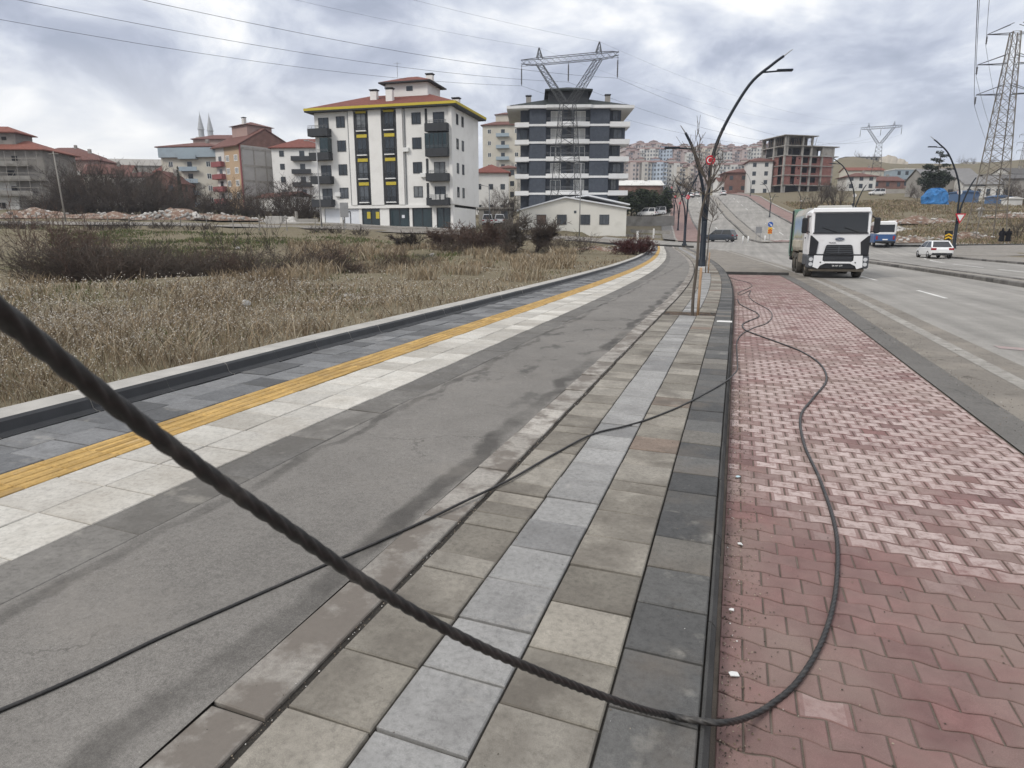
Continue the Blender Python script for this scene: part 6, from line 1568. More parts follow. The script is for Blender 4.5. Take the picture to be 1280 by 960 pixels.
def bare_tree(name, label, seed, h, r, maxlv=3, nch=5, group=None, trunk_frac=.5, minr=.012, spread=.8, mt=None, mc=None, nstem=1, up=.12, lean=.15, ratio=.62):
    rr = random.Random(seed); out = [[] for _ in range(maxlv+1)]
    t = thing(name, label, 'bare tree', (0,0,0), 0, group)
    for k in range(nstem):
        a = rr.random()*2*PI; l_ = lean*(1 if nstem == 1 else 2.2)
        grow(rr, (math.cos(a)*.1*(nstem>1), math.sin(a)*.1*(nstem>1), -.2), (math.cos(a)*l_, math.sin(a)*l_, 1), h*trunk_frac*rr.uniform(.85,1.15)*1.3, r, 0, out, maxlv, nch, .13, up, ratio, minr, spread, 5)
    segs_mesh('trunk', out[0]+[s for s in out[1] if s[6] > r*.35], mt or M_bark, t, 5)
    segs_mesh('crown', [s for s in out[1] if s[6] <= r*.35]+[s for l in out[2:] for s in l], mc or M_twig, t, 3)
    t['_h'] = max(max(v.co.z for v in c.data.vertices) for c in t.children); return t
def shrub(name, label, seed, h, w, stems, m, maxlv=2, nch=4, minr=.006, r=.012, group=None, cat='shrub', up=.05, ratio=.55):
    rr = random.Random(seed); out = [[] for _ in range(maxlv+1)]
    for i in range(stems):
        a = rr.random()*2*PI; rad = w*.35*math.sqrt(rr.random()); tl = rr.uniform(.1,.8)
        grow(rr, (math.cos(a)*rad, math.sin(a)*rad, -.1), (math.cos(a)*tl+rr.gauss(0,.2), math.sin(a)*tl+rr.gauss(0,.2), 1), h*rr.uniform(.55,1.05), r, 0, out, maxlv, nch, .2, up, ratio, minr, .9, 4)
    o = segs_mesh(name, [s for l in out for s in l], m, None, 3)
    return tag(o, label, cat, group)
def gpos(px, D, dz=0): x, y = w2((px-640)/FH*D, D); return (x, y, field_z(x,y)+dz)
# ---- belt of bare trees in front of the old quarter
TB = 'bare trees in the belt before the old quarter'
tb = [bare_tree('bare_tree','x',s,8.0,.13,3,5,TB,.55,.017,.75,M_twigd,mm,ns,.1) for s,ns,mm in ((1,3,M_twig),(2,4,M_twigb),(3,3,M_twigd),(5,4,M_twig))]
rr = random.Random(21); k = 0
th = [t['_h'] for t in tb]
for t in list(col.objects):
    if '_h' in t: del t['_h']
pos = [88,98,108,118,128,138,148,158,168,178,188,198,209,220,232,246,256,266,276,287,298,309,320,333,346,358,368,378,388,396, 93,113,133,154,174,194,215,238,262,284,306,328,352,372,62,46,76, 90,102,115,124,136,144,156,164,172,183,192,203,212]
side = ['left end','left','middle','right','right end']
for i, px in enumerate(pos):
    D = (118 if i < 30 else 134)+rr.uniform(-4,6)
    if px > 360: D = 122+rr.uniform(0,8)
    top = (200 if px < 150 else 204 if px < 215 else 226 if px < 262 else 222 if px < 340 else 218)+rr.uniform(-6,12)
    if px < 80: top = 236
    if i % 5 == 4 and px > 215: continue
    lb = 'bare grey brown tree in the dense belt before the old quarter houses'
    o = tb[k%4] if k < 4 else dup(tb[k%4], (0,0,0), 0)
    o['label'] = lb; x,y,z = gpos(px+rr.uniform(-2,2), D); z0 = T(x,y)-.2; o.location = (x,y,z0)
    h = (at(px,top,D)[2]-z0)/th[k%4]; o.rotation_euler = (0,0,rr.uniform(0,6.28)); o.scale = (h*1.15,h*1.15,h); k += 1
# undergrowth in the belt
ug = shrub('thicket','dark leafless undergrowth below the belt of bare trees',31,2.6,4.0,46,M_twigd,2,4,.018,.025,'undergrowth clumps below the tree belt')
ugs = [ug]
for i, px in enumerate(np.linspace(60, 395, 15)):
    o = ug if i == 0 else dup(ug,(0,0,0),0); x,y,z = gpos(px+rr.uniform(-4,4), 113+rr.uniform(-2,6)); o.location=(x,y,T(x,y)-.15); o.rotation_euler=(0,0,rr.uniform(0,6)); s_=rr.uniform(.8,1.35); o.scale=(s_*1.2,s_*1.2,s_)
# ---- shrubs along the ditch
DG = 'leafless shrubs along the dry ditch'
sh_ = [shrub('ditch_shrub','dark tangled leafless shrub in the row along the dry ditch',s,1.7,2.0,22,mm,2,5,.0058,.012,DG) for s,mm in ((41,M_twig),(42,M_twigb),(43,M_twigd),(44,M_twigr))]
k = 0
for i in range(32):
    px = 70+ (i%26)*18.5+rr.uniform(-9,9) if i < 26 else rr.uniform(80,300)
    u_ = (px-640)/FH
    D = 30.0
    for _ in range(6): D = 29.3+.85*max(u_*D+17,0)
    D += rr.uniform(-.6,1.0) + (1.6 if i >= 22 else 0)
    o = sh_[k%4] if k < 4 else dup(sh_[k%4],(0,0,0),0); k += 1
    s_ = rr.uniform(.5,1.25)*(1.0 if px < 330 else .85 if px < 430 else .6)
    x,y,z = gpos(px, D); o.location=(x,y,z-.05); o.rotation_euler=(0,0,rr.uniform(0,6)); o.scale=(s_*1.15,s_*1.15,s_)
for px, D, h, lb, sd in ((62,31,1.25,'tall reddish leafless shrub standing alone at the left of the ditch row',44),(96,33,1.1,'loose reddish shrub just right of the tall one left of the ditch',44)):
    o = dup(sh_[3],(0,0,0),1.2,lb); o['group'] = 'tall reddish shrubs left of the ditch'; x,y,z=gpos(px,D); o.location=(x,y,z); o.scale=(h,h,h*1.35)
for px, D, lb in ((279,36,'thin leafless sapling left of the pair sticking up over the ditch'),(291,36.5,'thin leafless sapling right of the pair sticking up over the ditch'),(338,38,'thin sapling farther right over the ditch shrubs')):
    o = shrub('sapling', lb, int(px), 2.7, .5, 4, M_twigd, 2, 4, .008, .018, None, 'sapling', .12); x,y,z=gpos(px,D); o.location=(x,y,z)
# ---- bare bushy trees in the middle distance
for px, D, h, sd, st, mm, lb in ((508,56,284,51,3,M_twigd,'spreading bare tree with dark trunk at the left of the middle thicket'),(548,57,279,52,5,M_twigr,'bare reddish tree second from left in the middle thicket'),(578,58,274,57,6,M_twig,'bare tree in the centre of the middle thicket'),(606,56,268,53,5,M_twigr,'dense bare tree right of centre in the middle thicket'),(640,59,258,54,5,M_twigb,'tallest bare tree of the middle thicket below the cream house'),(668,62,266,55,5,M_twig,'bare tree at the right end of the middle thicket')):
    o = bare_tree('bushy_tree', lb, sd, 2.6, .06, 3, 6, 'bare trees of the middle thicket', .5, .0115, .95, M_twigd, mm, st, .05, .25); x,y,z=gpos(px,D); o.location=(x,y,z-.1); k_=(at(px,h,D)[2]-z)/o['_h']; del o['_h']; o.scale=(k_*1.25,k_*1.25,k_)
for px, D, sc, lb in ((715,59,1.15,'low dark rounded shrub right of the middle thicket'),(692,60,.8,'small dark shrub between the thicket and the rounded shrub'),(560,52,.8,'low dark shrub in front of the middle thicket on the left'),(625,52,.8,'low dark shrub in front of the middle thicket on the right')):
    o = dup(sh_[0],(0,0,0),rr.uniform(0,6),lb); o['group']='low dark shrubs by the middle thicket'; x,y,z=gpos(px,D); o.location=(x,y,z-.05); o.scale=(sc*1.4,sc*1.3,sc*.85)
o = shrub('reddish_shrub','reddish leafless shrub at the bend of the left kerb',61,1.35,2.4,70,barkmat('wine_red_twigs',(.085,.038,.036)),2,5,.011,.016); x,y,z=gpos(796,60); o.location=(x,y,z); o.scale=(1.25,1.25,1)
# ---- dead weeds by the street fence
wd = shrub('dead_weed','dark dead weed clump along the far street verge',66,1.0,1.8,40,M_twigd,1,4,.012,.014,'dead weed clumps along the street verge')
for i, px in enumerate((8,22,36,52,122,136,148,166,196,210,240,262,395,420,452)):
    o = wd if i == 0 else dup(wd,(0,0,0),0); x,y,z=gpos(px+rr.uniform(-3,3), 72+rr.uniform(-2,3)); o.location=(x,y,z-.05); o.rotation_euler=(0,0,rr.uniform(0,6)); s_=rr.uniform(.8,1.3); o.scale=(s_,s_,s_*.95)
# ---- fence posts along the street
fp = MB(); fp.tube([(0,0,-.3),(.02,0,.7),(-.01,.02,1.55)], [.07,.062,.055], 6)
o0 = fp.build('fence_post', M_wood, None); lab = 'thin pale fence post along the near verge of the cross street'
tag(o0, lab, 'post', 'fence posts along the cross street')
for i, px in enumerate((23,50,80,108,137,166,195,226,262,294,325,362,396,432)):
    o = o0 if i == 0 else dup(o0,(0,0,0),0); x,y,z=gpos(px+rr.uniform(-3,3), 75+rr.uniform(-.5,.5)); o.location=(x,y,z); o.rotation_euler=(rr.uniform(-.08,.08),rr.uniform(-.12,.12),rr.uniform(0,6)); s_=rr.uniform(.8,1.1); o.scale=(1,1,s_)
# ---- saplings in the planters, with stakes
def sapling(px, py, seed, h, label, stake_label, r=.038):
    g = gp(px,py,0); x,y = g[0],g[1]; z = T(x,y)-.03; rr = random.Random(seed)
    t = thing('sapling_tree', label, 'young tree', (x,y,z), YAW)
    P = smooth_path([(0,0,-.05),(.0,.02,.5),(.035,.0,1.2),(.04,.01,1.9),(.05,0,2.25),(.10,0,2.55),(.21,0,2.95)], 5)
    P = [Vector((p.x,p.y,p.z*h/4.0)) for p in P]
    q = MB(); q.tube(P, [r*(1-.45*i/len(P)) for i in range(len(P))], 8); q.build('trunk', M_bark, t, True)
    out = [[] for _ in range(4)]; top = P[-1]
    for (dx,dy,dz,ln,b) in ((-.75,.1,.75,1.35,-1),(-.5,-.4,1.0,1.25,-2),(.1,.2,1,1.15,-1),(.45,-.2,.9,.95,-1),(.5,.5,.7,.8,-3),(-.9,.35,.45,.95,-4),(-.3,.5,.9,1.2,-2),(.75,-.3,.5,.7,-4)):
        grow(rr, P[b], (dx,dy,dz), ln*h/4.0*.74, r*.42, 1, out, 3, 4, .10, .12, .5, .0042, .6, 5)
    segs_mesh('crown', [s for l in out for s in l], M_twigb, t, 5)
    q = MB(); q.tube([(.11,-.05,-.1),(.13,-.03,1.12*h/4)], [.034,.03], 6); sk = q.build('tree_stake', mat('raw_timber', (.36,.235,.14), .8, .2, 5), None, True); sk.location=(x,y,z); sk.rotation_euler=(0,0,YAW); tag(sk, stake_label, 'stake')
    return t
sapling(865.5,393.5,71,4.0,'young bare tree with forked crown in the nearer planter of the pavement','short raw timber stake beside the nearer young tree')
sapling(882,341,72,3.7,'young bare tree with thin twigs beside the nearest lamp post','short raw timber stake beside the farther young tree', .03)
# ---- pine and other evergreens
M_pine = mat('pine_needles', (.030,.040,.026), .9, .35, 1.5, spec=.1, island=.3)
M_pine2 = mat('conifer_green', (.040,.052,.032), .9, .35, 1.5, spec=.1, island=.3)
def leaf_cloud(centers, n, size, seed, flat=.6):
    r = np.random.default_rng(seed); C = np.array(centers, float); w = C[:,3]**2*C[:,4]; pick = r.choice(len(C), n, p=w/w.sum())
    d = r.normal(size=(n,3)); d /= np.linalg.norm(d,axis=1,keepdims=True); rad = r.random((n,1))**.45
    c = C[pick,:3]+d*rad*np.stack([C[pick,3],C[pick,3],C[pick,4]],-1)
    a = r.normal(size=(n,3)); a[:,2]*=flat; a /= np.linalg.norm(a,axis=1,keepdims=True); b = np.cross(a, r.normal(size=(n,3))); b /= np.linalg.norm(b,axis=1,keepdims=True)
    s = size*(.5+r.random((n,1)))
    V = np.stack([c-a*s, c+b*s*.35, c+a*s, c-b*s*.35], 1); return V, np.arange(n*4).reshape(-1,4)
def evergreen(name, label, px, D, clumps, trunk, n, size, m, seed, cat='tree', group=None):
    x,y = w2((px-640)/FH*D, D); t = thing(name, label, cat, (x,y,T(x,y)-.1), YAW, group)
    q = MB(); P = smooth_path(trunk, 4); q.tube(P, [.22*(1-.75*i/len(P)) for i in range(len(P))], 7)
    for c in clumps[::2]: q.tube([P[int(len(P)*min(c[2]/trunk[-1][2]*.85,.95))], c[:3]], [.07,.03], 5)
    q.build('trunk', M_bark, t, True)
    V, F = leaf_cloud(clumps, n, size, seed); npmesh('crown', V, F, m, t); return t
r5 = random.Random(9)
cl = [(-.4,0,11.2,.9,.5),(.9,.3,10.6,1.2,.5),(-1.6,0,9.7,.9,.4),(-.2,.3,9.4,1.2,.6),(-2.9,-.2,8.0,1.5,.7),(-.9,.5,7.8,1.3,.6),(1.4,0,8.4,1.2,.5),(2.6,.2,7.5,1.0,.5),(-2.0,.3,6.3,2.0,1.0),(.5,0,6.0,2.2,1.2),(2.0,-.3,5.3,1.6,.9),(-3.2,0,4.6,1.9,1.1),(0,.3,4.2,2.6,1.3),(-1.2,0,3.0,2.4,1.1)]
evergreen('pine_tree','dark pine with ragged layered crown behind the blue tarpaulin',1163,168,cl,[(0,0,-.3),(.1,0,4),(-.2,0,8),(.1,0,11.4)],4200,.30,M_pine,3)
def blob(seed, w, h, n=9):
    r = random.Random(seed); return [(r.uniform(-w,w)*.55, r.uniform(-w,w)*.4, h*r.uniform(.25,.85), w*r.uniform(.3,.5), h*r.uniform(.16,.28)) for _ in range(n)]
for i,(px,D,w,h,lb) in enumerate(((788,150,3.4,5.5,'dark evergreen at the left of the hedge beyond the cream house'),(806,152,3.6,6.2,'dark evergreen in the middle of the hedge beyond the cream house'),(824,154,3.4,5.6,'dark evergreen at the right of the hedge beyond the cream house'),(778,156,3.0,5.0,'dark evergreen half hidden by the slate blue block'))):
    evergreen('evergreen_tree', lb, px, D, blob(i+80,w,h,11), [(0,0,-.3),(.1,0,h*.5),(0,0,h*.9)], 2600, .34, M_pine2, 60+i, 'tree', 'evergreens beyond the cream house')
evergreen('cypress_tree','slim dark cypress beside the pale blue and cream block',231,160,[(0,0,.9+k*1.0,.75-.07*k,.9) for k in range(9)],[(0,0,-.3),(0,0,5),(0,0,9.5)],1800,.22,M_pine,5)
evergreen('round_tree','small dark green tree below the far hill blocks',904,300,blob(99,3,5.5,8),[(0,0,-.3),(0,0,3),(0,0,5)],1500,.4,M_pine2,8)
# ---- bare trees elsewhere
BT = 'scattered bare trees'
def scat(px, D, h, lb, k, grp):
    o = dup(tb[k%4],(0,0,0),rr.uniform(0,6),lb,grp); x,y=w2((px-640)/FH*D,D); o.location=(x,y,T(x,y)-.2); s_=h/th[k%4]; o.scale=(s_*1.05,s_*1.05,s_); return o
for i,(px,D,h,lb) in enumerate(((616,118,6.5,'bare tree behind the parked vans on the left'),(626,124,7.5,'bare tree behind the parked vans in the middle'),(636,120,6.0,'bare tree behind the parked vans near the slate block'),(606,126,7,'bare tree close to the right flank of the white block'))): scat(px,D,h,lb,i,'bare trees in the gap behind the vans')
for i,px in enumerate((786,798,812,826,840,852,864,876,800,830,856,844)): scat(px,195+rr.uniform(-10,40),rr.uniform(4.5,8),'grey bare tree in the hazy grove below the far hill blocks',i,'bare trees below the far hill')
for i,px in enumerate((1010,1022,1034,1046,1016,1040)): scat(px,150+rr.uniform(-6,20),rr.uniform(4,6.5),'bare bush like tree in front of the half built brick building',i,'bare trees before the brick building')
for i,(px,D,h) in enumerate(((1140,166,5),(1150,170,6),(1156,160,4.5),(1172,166,5),(1192,160,5),(1206,164,4),(1250,150,6.5),(1262,152,6),(1274,148,6.5),(1130,180,4.5))): scat(px,D,h,'bare thorny tree among the low houses on the right slope',i,'bare trees among the right hand houses')
scat(1273,86,3.4,'small bare tree at the right edge beside the two people',1,None)
for i,px in enumerate((1068,1076,1084,1094,1190,1196,1203,1226,1062)): scat(px,415,rr.uniform(5,9),'tiny bare tree on the skyline of the right ridge',i,'bare trees on the right ridge')
for i,px in enumerate((159,162,167)): scat(px,262,12,'tall thin bare tree on the left skyline above the workshop',i,'bare trees on the left skyline')
# ================================================================ grass and weeds of the field
def blades(name, n, seed, region, hmin, hmax, mats, wmul=1.0, clump=0, lab=None, leanm=.35, wmin=.0022, zf=None, pxr=(-420,835), Dr=(2.6,58), power=1.0):
    r = np.random.default_rng(seed)
    px = r.uniform(*pxr, n*2); lo, hi = Dr
    D = lo*(hi/lo)**(r.random(n*2)**power) if power else r.uniform(lo,hi,n*2)
    u = (px-640)/FH*D; x = u*CY-D*SY; y = u*SY+D*CY
    keep = region(x,y,u,D,r); x,y,D,u = x[keep][:n],y[keep][:n],D[keep][:n],u[keep][:n]; m = len(x)
    z = Tn(x,y)-.55*np.exp(-((D-29-.85*np.maximum(u+17,0))/2.8)**2)*np.clip((-u-3)/5,0,1)
    xp = x - bend(np.full(m,-8.0), y); amp = np.clip((-xp-7.4)/6,0,1)*.35
    z = z+amp*(vnoise(x,y,3.1,1)+.6*vnoise(x,y,1.2,2))-.02
    h = r.uniform(hmin,hmax,m)*(.65+.8*np.clip(vnoise(x,y,2.3,9)+.5,0,1))
    an = r.uniform(0,2*PI,m); ln = r.normal(0,leanm,(m,2))*h[:,None]
    w = np.maximum(wmin*wmul, .00055*D)*r.uniform(.7,1.4,m)
    B = np.stack([x,y,z],-1); dx = np.stack([np.cos(an)*w,np.sin(an)*w,np.zeros(m)],-1)
    mid = B+np.stack([ln[:,0]*.4,ln[:,1]*.4,h*.6],-1); tip = B+np.stack([ln[:,0],ln[:,1],h],-1)
    V = np.stack([B-dx,B+dx,mid+dx*.8,mid-dx*.8, mid-dx*.8,mid+dx*.8,tip+dx*.25,tip-dx*.25],1)
    F = np.arange(m*8).reshape(-1,4); mi = np.repeat(r.integers(0,len(mats),m),2)
    o = npmesh(name, V, F, mats, None, 4, False, mi); tag(o, lab, 'grass', None, 'stuff'); return tip, w
M_st = [mat('straw_a',(.29,.225,.145),.9,.2,3), mat('straw_b',(.215,.165,.105),.9,.2,3), mat('straw_c',(.145,.11,.076),.9,.2,3), mat('straw_d',(.33,.285,.21),.9,.2,3)]
M_gr = [mat('grass_a',(.085,.105,.035),.9,.2,3), mat('grass_b',(.125,.118,.055),.9,.2,3), mat('grass_c',(.060,.082,.026),.9,.2,3)]
def infield(x,y,u,D,r):
    xp = x-bend(np.full(len(x),-8.0),y); ok = (xp < -6.78) & (y < 78)
    den = .06+2.2*np.clip(vnoise(x,y,4.0,5)+vnoise(x,y,1.3,6)*.8+.18,0,1)
    den = np.where(D > 24, den*.8, den); den *= np.where((xp > -7.6), 1.2, 1.0)
    return ok & (r.random(len(x)) < den*.75)
tips, ws_ = blades('dry_grass', 104000, 5, infield, .03, .17, M_st, lab='dry straw coloured grass covering the field left of the kerb', Dr=(2.6,70))
def neargrass(x,y,u,D,r):
    xp = x-bend(np.full(len(x),-8.0),y); return (xp < -6.8) & (D < 22) & (r.random(len(x)) < .03+1.5*np.clip(vnoise(x,y,2.0,15)+vnoise(x,y,.8,16)*.7+.22,0,1))
tipn, wn = blades('dry_weeds', 38000, 6, neargrass, .12, .42, M_st[:3]+[M_st[3]], lab='taller dry weeds with pale seed heads beside the kerb', Dr=(2.6,22), leanm=.6, pxr=(-420,640))
def seedheads(name, tip, D0, n, seed, m, lab, smin=.006):
    r = np.random.default_rng(seed); i = r.choice(len(tip), min(n,len(tip)), replace=False); c = tip[i]+r.normal(0,.008,(len(i),3))
    D = np.hypot(c[:,0],c[:,1])[:,None]; s = np.maximum(smin, .00075*D)*r.uniform(.6,1.5,(len(i),1))
    a = r.normal(size=(len(i),3)); a/=np.linalg.norm(a,axis=1,keepdims=True); b = np.cross(a,r.normal(size=(len(i),3))); b/=np.linalg.norm(b,axis=1,keepdims=True); g = np.cross(a,b)
    V = np.stack([c+a*s,c+b*s,c-a*s,c-b*s,c+g*s,c-g*s],1); base = np.arange(len(i))[:,None]*6
    F = np.concatenate([base+np.array([[p,q,k]]) for k in (4,5) for p,q in ((0,1),(1,2),(2,3),(3,0))])
    o = npmesh(name, V, F, m, None, 3); tag(o, lab, 'seed heads', None, 'stuff')
M_seed = mat('seed_head',(.46,.425,.37),.95,.15,5)
seedheads('seed_heads', tipn, 0, 15000, 3, M_seed, 'tiny pale seed heads on the dry weeds beside the kerb')
dist = np.hypot(tips[:,0],tips[:,1]); seedheads('seed_heads', tips[(dist<40)&(tips[:,2]>.12)], 0, 6000, 4, M_seed, 'sparse pale seed heads scattered over the wider field')
def tuftzone(x,y,u,D,r):
    xp = x-bend(np.full(len(x),-8.0),y); return (xp < -7.6) & (y < 70) & (r.random(len(x)) < np.clip((vnoise(x,y,1.7,55)+vnoise(x,y,4.5,56)*.6-.06)*5,0,1))
blades('straw_tufts', 26000, 14, tuftzone, .22, .62, [M_st[0],M_st[1],M_st[3]], lab='tall tan straw tufts in clumps below the middle thicket', pxr=(360,720), Dr=(26,58), leanm=.4, power=0)
blades('straw_tufts', 7000, 15, tuftzone, .2, .5, M_st[:3], lab='brown straw tufts in clumps at the left of the field', pxr=(-70,360), Dr=(17,27), leanm=.45, power=0)
def greenzone(x,y,u,D,r): 
    d = vnoise(x,y,5.5,25)+.5; return (u < -4) & (D > 42) & (D < 70) & (r.random(len(x)) < np.clip((d-.38)*3,0,1))
blades('green_grass', 13000, 8, greenzone, .08, .26, M_gr, lab='fresh green grass below the cross street', pxr=(60,620), Dr=(42,70), power=0)
def greenzone2(x,y,u,D,r):
    xp = x-bend(np.full(len(x),-8.0),y); d = vnoise(x,y,3.0,35)+.5; return (xp < -8) & (r.random(len(x)) < np.clip((d-.55)*3,0,.8))
blades('green_grass', 22000, 9, greenzone2, .05, .16, M_gr, lab='sparse low green grass between the dry stalks', Dr=(8,42))
def verge_r(x,y,u,D,r):
    xp = x-bend(np.zeros(len(x)),y); return (xp > 26.5) & (r.random(len(x)) < np.clip((vnoise(x,y,5,45)+.45)*1.6,0,1))
blades('dry_grass', 30000, 12, verge_r, .1, .4, M_st[:3]+M_gr[1:2], lab='dull dry grass on the slope right of the road', pxr=(960,1330), Dr=(78,170), power=0)
# ================================================================ rubble, litter, tarpaulin, people
M_earth = mat('reddish_earth', (.165,.105,.075), .95, .3, .8, c2=(.30,.27,.23), c2_scale=1.6, c2_lo=.5, c2_hi=.62, speck=.4, speck_scale=12)
M_rub = mat('pale_rubble', (.40,.385,.36), .95, .25, 1.5, island=.35)
def mound(name, label, px, D, w, d, h, seed, m, nst=60, cat='rubble'):
    x, y = w2((px-640)/FH*D, D); t = thing(name, label, cat, (x,y,T(x,y)), YAW)
    r = np.random.default_rng(seed); n = 26; v = []; f = []
    gx, gy = np.meshgrid(np.linspace(-1,1,n), np.linspace(-1,1,n)); rad = np.sqrt(gx**2+gy**2)
    z = h*np.clip(1-rad**1.5,0,1)*(.6+.9*(vnoise(gx*w+50+seed,gy*d+50,w*.22,seed)+.5))+vnoise(gx*w+9,gy*d+9,.4,seed+1)*.25*np.clip(1-rad,0,1)-.12
    i = (np.arange(n-1)[:,None]*n+np.arange(n-1)[None,:]).ravel()
    npmesh('heap', np.stack([gx*w/2,gy*d/2,z],-1), np.stack([i,i+1,i+1+n,i+n],-1), m, t)
    q = MB(); rr = random.Random(seed)
    for k in range(nst):
        a = rr.random()*2*PI; rd = math.sqrt(rr.random())*.95; s = rr.uniform(.08,.28)*min(1.3,h)
        X, Y = rd*math.cos(a), rd*math.sin(a); Z = h*max(1-rd**1.5,0)*rr.uniform(.6,1.05)
        q.setm((X*w/2, Y*d/2, Z), rr.uniform(0,3), rr.uniform(-.6,.6), rr.uniform(-.6,.6)); q.bbox(-s,s,-s*.7,s*.7,-s*.5,s*.5,s*.2)
    if nst: o = q.build('stones', M_rub, t); o['kind'] = 'stuff'
    return t
mound('rubble_pile','largest pale rubble heap with white stones behind the cross street',222,97,13,7,1.35,3,M_earth,190)
mound('rubble_pile','low brown earth bank right of the largest rubble heap',270,98,15,6,1.0,4,M_earth,70)
mound('rubble_pile','white stone heap left of the low concrete wall',356,96,7.5,4,.9,5,M_rub,150)
mound('rubble_pile','flat earth bank with litter at the left before the scaffolded building',48,98,16,6,1.1,6,M_earth,60)
mound('rubble_pile','low earth bank between the leaning pole and the rubble heap',140,99,18,6,.9,7,M_earth,50)
mound('rubble_pile','small dirt mound on the verge left of the chevron board',1140,84,9,4,.8,8,M_earth,50)
mound('rubble_pile','dirt bank on the verge behind the right lamp post',1205,88,8,4,.8,9,M_earth,40)
mound('rubble_pile','grey brown spoil bank at mid slope below the tarpaulin',1150,112,14,5,1.0,12,M_earth,70)
mound('rubble_pile','low spoil bank below the pale hut on the right slope',1262,118,12,5,1.0,13,M_earth,60)
mound('rubble_pile','broken stone heap on the slope above the minibus',1105,104,8,4,.9,14,M_rub,80)
mound('rubble_pile','reddish soil strip at the corner of the cross street',752,66,9,3.5,.35,10,M_earth,40)
q = MB(); q.bbox(-1.1,1.1,-.5,.5,-.1,1.0,.05); o = q.build('concrete_block', M_rub, None); o.location = gpos(345,92); o.rotation_euler=(0,0,YAW); tag(o,'pale concrete block lying by the far side of the cross street','block')
rr = random.Random(8)
def stone(px, D, s, label):
    q = MB(); n = 9; prof = []
    for k in range(6): a = PI*k/5; prof.append((max(s*math.sin(a),.005), s*.55*(1-math.cos(a))-.1*s))
    q.lathe(prof, n); r2 = random.Random(int(px))
    q.v = [(x*(1+r2.uniform(-.25,.25)), y*(.7+r2.uniform(-.15,.15)), z*(1+r2.uniform(-.2,.2))) for x,y,z in q.v]
    o = q.build('stone', M_rub, None); o.location = gpos(px,D); o.rotation_euler=(0,0,r2.uniform(0,6)); tag(o,label,'stone')
for px,D,s,lb in ((661,46,.42,'largest pale stone in the grass below the middle thicket'),(676,47,.25,'pale stone right beside the largest one in the grass'),(585,40,.2,'small pale stone in the grass left of the largest stone'),(300,17,.16,'pale flat stone among the dry weeds left of the kerb'),(430,19.5,.12,'small pale stone near the kerb below the ditch shrubs'),(181,42,.2,'white stone on the green strip beyond the ditch'),(296,52,.22,'white stone before the dead weeds by the street'),(540,48,.25,'white litter stone at the left foot of the middle thicket'),(705,43,.13,'small white stone near the bend of the kerb')): stone(px,D,s,lb)
# litter
M_paper = mat('white_litter',(.66,.66,.64),.8,.1,6)
def scrap(p, s, label, rz=0, m=None):
    q = MB(); r2 = random.Random(int(p[0]*1000)); pts = [(-s,-s*.6),(s*.8,-s*.7),(s,s*.5),(0,s*.75),(-s*.9,s*.4)]
    top = [(x,y,.012+r2.uniform(0,s*.5)) for x,y in pts]; q.add(top+[(x,y,z-.004) for x,y,z in top], [(0,1,2,3,4),(9,8,7,6,5)]+[(i,5+i,5+(i+1)%5,(i+1)%5) for i in range(5)])
    o = q.build('litter_scrap', m or M_paper, None); o.location = p; o.rotation_euler=(0,0,rz); tag(o,label,'litter')
scrap(gp(917,846,BZ), .024, 'crumpled white scrap at the foot of the kerb nearest the camera', .5)
scrap(gp(922,598,BZ), .022, 'pale bluish scrap by the kerb half way up the bay', 1.0, mat('bluish_litter',(.45,.58,.62),.7,.1,5))
scrap(gp(925,682,BZ), .018, 'small white scrap by the kerb above the nearest one', 2)
scrap(gp(914,765,BZ), .014, 'tiny white strip of litter beside the kerb', .2)
# crumbs, grit and dead leaves in the bay along the kerb
r = np.random.default_rng(77); n = 4200
yy = np.concatenate([r.uniform(.8,9,n*2//3), r.uniform(9,34,n//3)]); xx = .055+np.abs(r.normal(0,.10,len(yy))); ex = r.random(len(yy)) < .2; xx = np.where(ex, r.uniform(.07,2.5,len(yy)), xx)
xx = np.clip(xx,.07,2.5); s = (r.uniform(.0022,.0065,len(yy))*(1+yy*.035))[:,None]; c = np.stack([xx+bend(xx,yy), yy, np.full(len(yy),BZ+.004)],-1)
a = r.normal(size=(len(yy),3)); a[:,2]*=.3; a/=np.linalg.norm(a,axis=1,keepdims=True); b = np.cross(a, np.array([0,0,1.])+r.normal(0,.3,(len(yy),3))); up_ = np.array([0,0,1.])[None,:]*s*.8
V = np.stack([c-a*s,c+b*s*.6,c+a*s,c-b*s*.6,c+up_],1); bs = np.arange(len(yy))[:,None]*5; F = np.concatenate([bs+np.array([[i,(i+1)%4,4]]) for i in range(4)])
mi = np.tile(r.choice(4,len(yy),p=[.46,.34,.17,.03]),4)
o = npmesh('grit', V, F, [mat('grit_dark',(.06,.048,.038)),mat('grit_brown',(.16,.12,.085)),mat('grit_tan',(.30,.25,.19)),mat('grit_white',(.55,.53,.50))], None, 3, False, mi); tag(o,'grit and dead leaf crumbs along the kerb of the parking bay','grit',None,'stuff')
r = np.random.default_rng(79); n = 2600; yy = r.uniform(1.2,14,n); xx = np.where(r.random(n)<.55, -1.565+r.normal(0,.02,n), r.uniform(-6.1,-.1,n)); s = (r.uniform(.0015,.0045,n)*(1+yy*.04))[:,None]
c = np.stack([xx+bend(xx,yy), yy, np.where(np.abs(xx+1.565)<.03,-.012,.003)],-1); a = r.normal(size=(n,3)); a[:,2]*=.3; a/=np.linalg.norm(a,axis=1,keepdims=True); b = np.cross(a, np.array([0,0,1.])+r.normal(0,.3,(n,3))); up_ = np.array([0,0,1.])[None,:]*s*.8
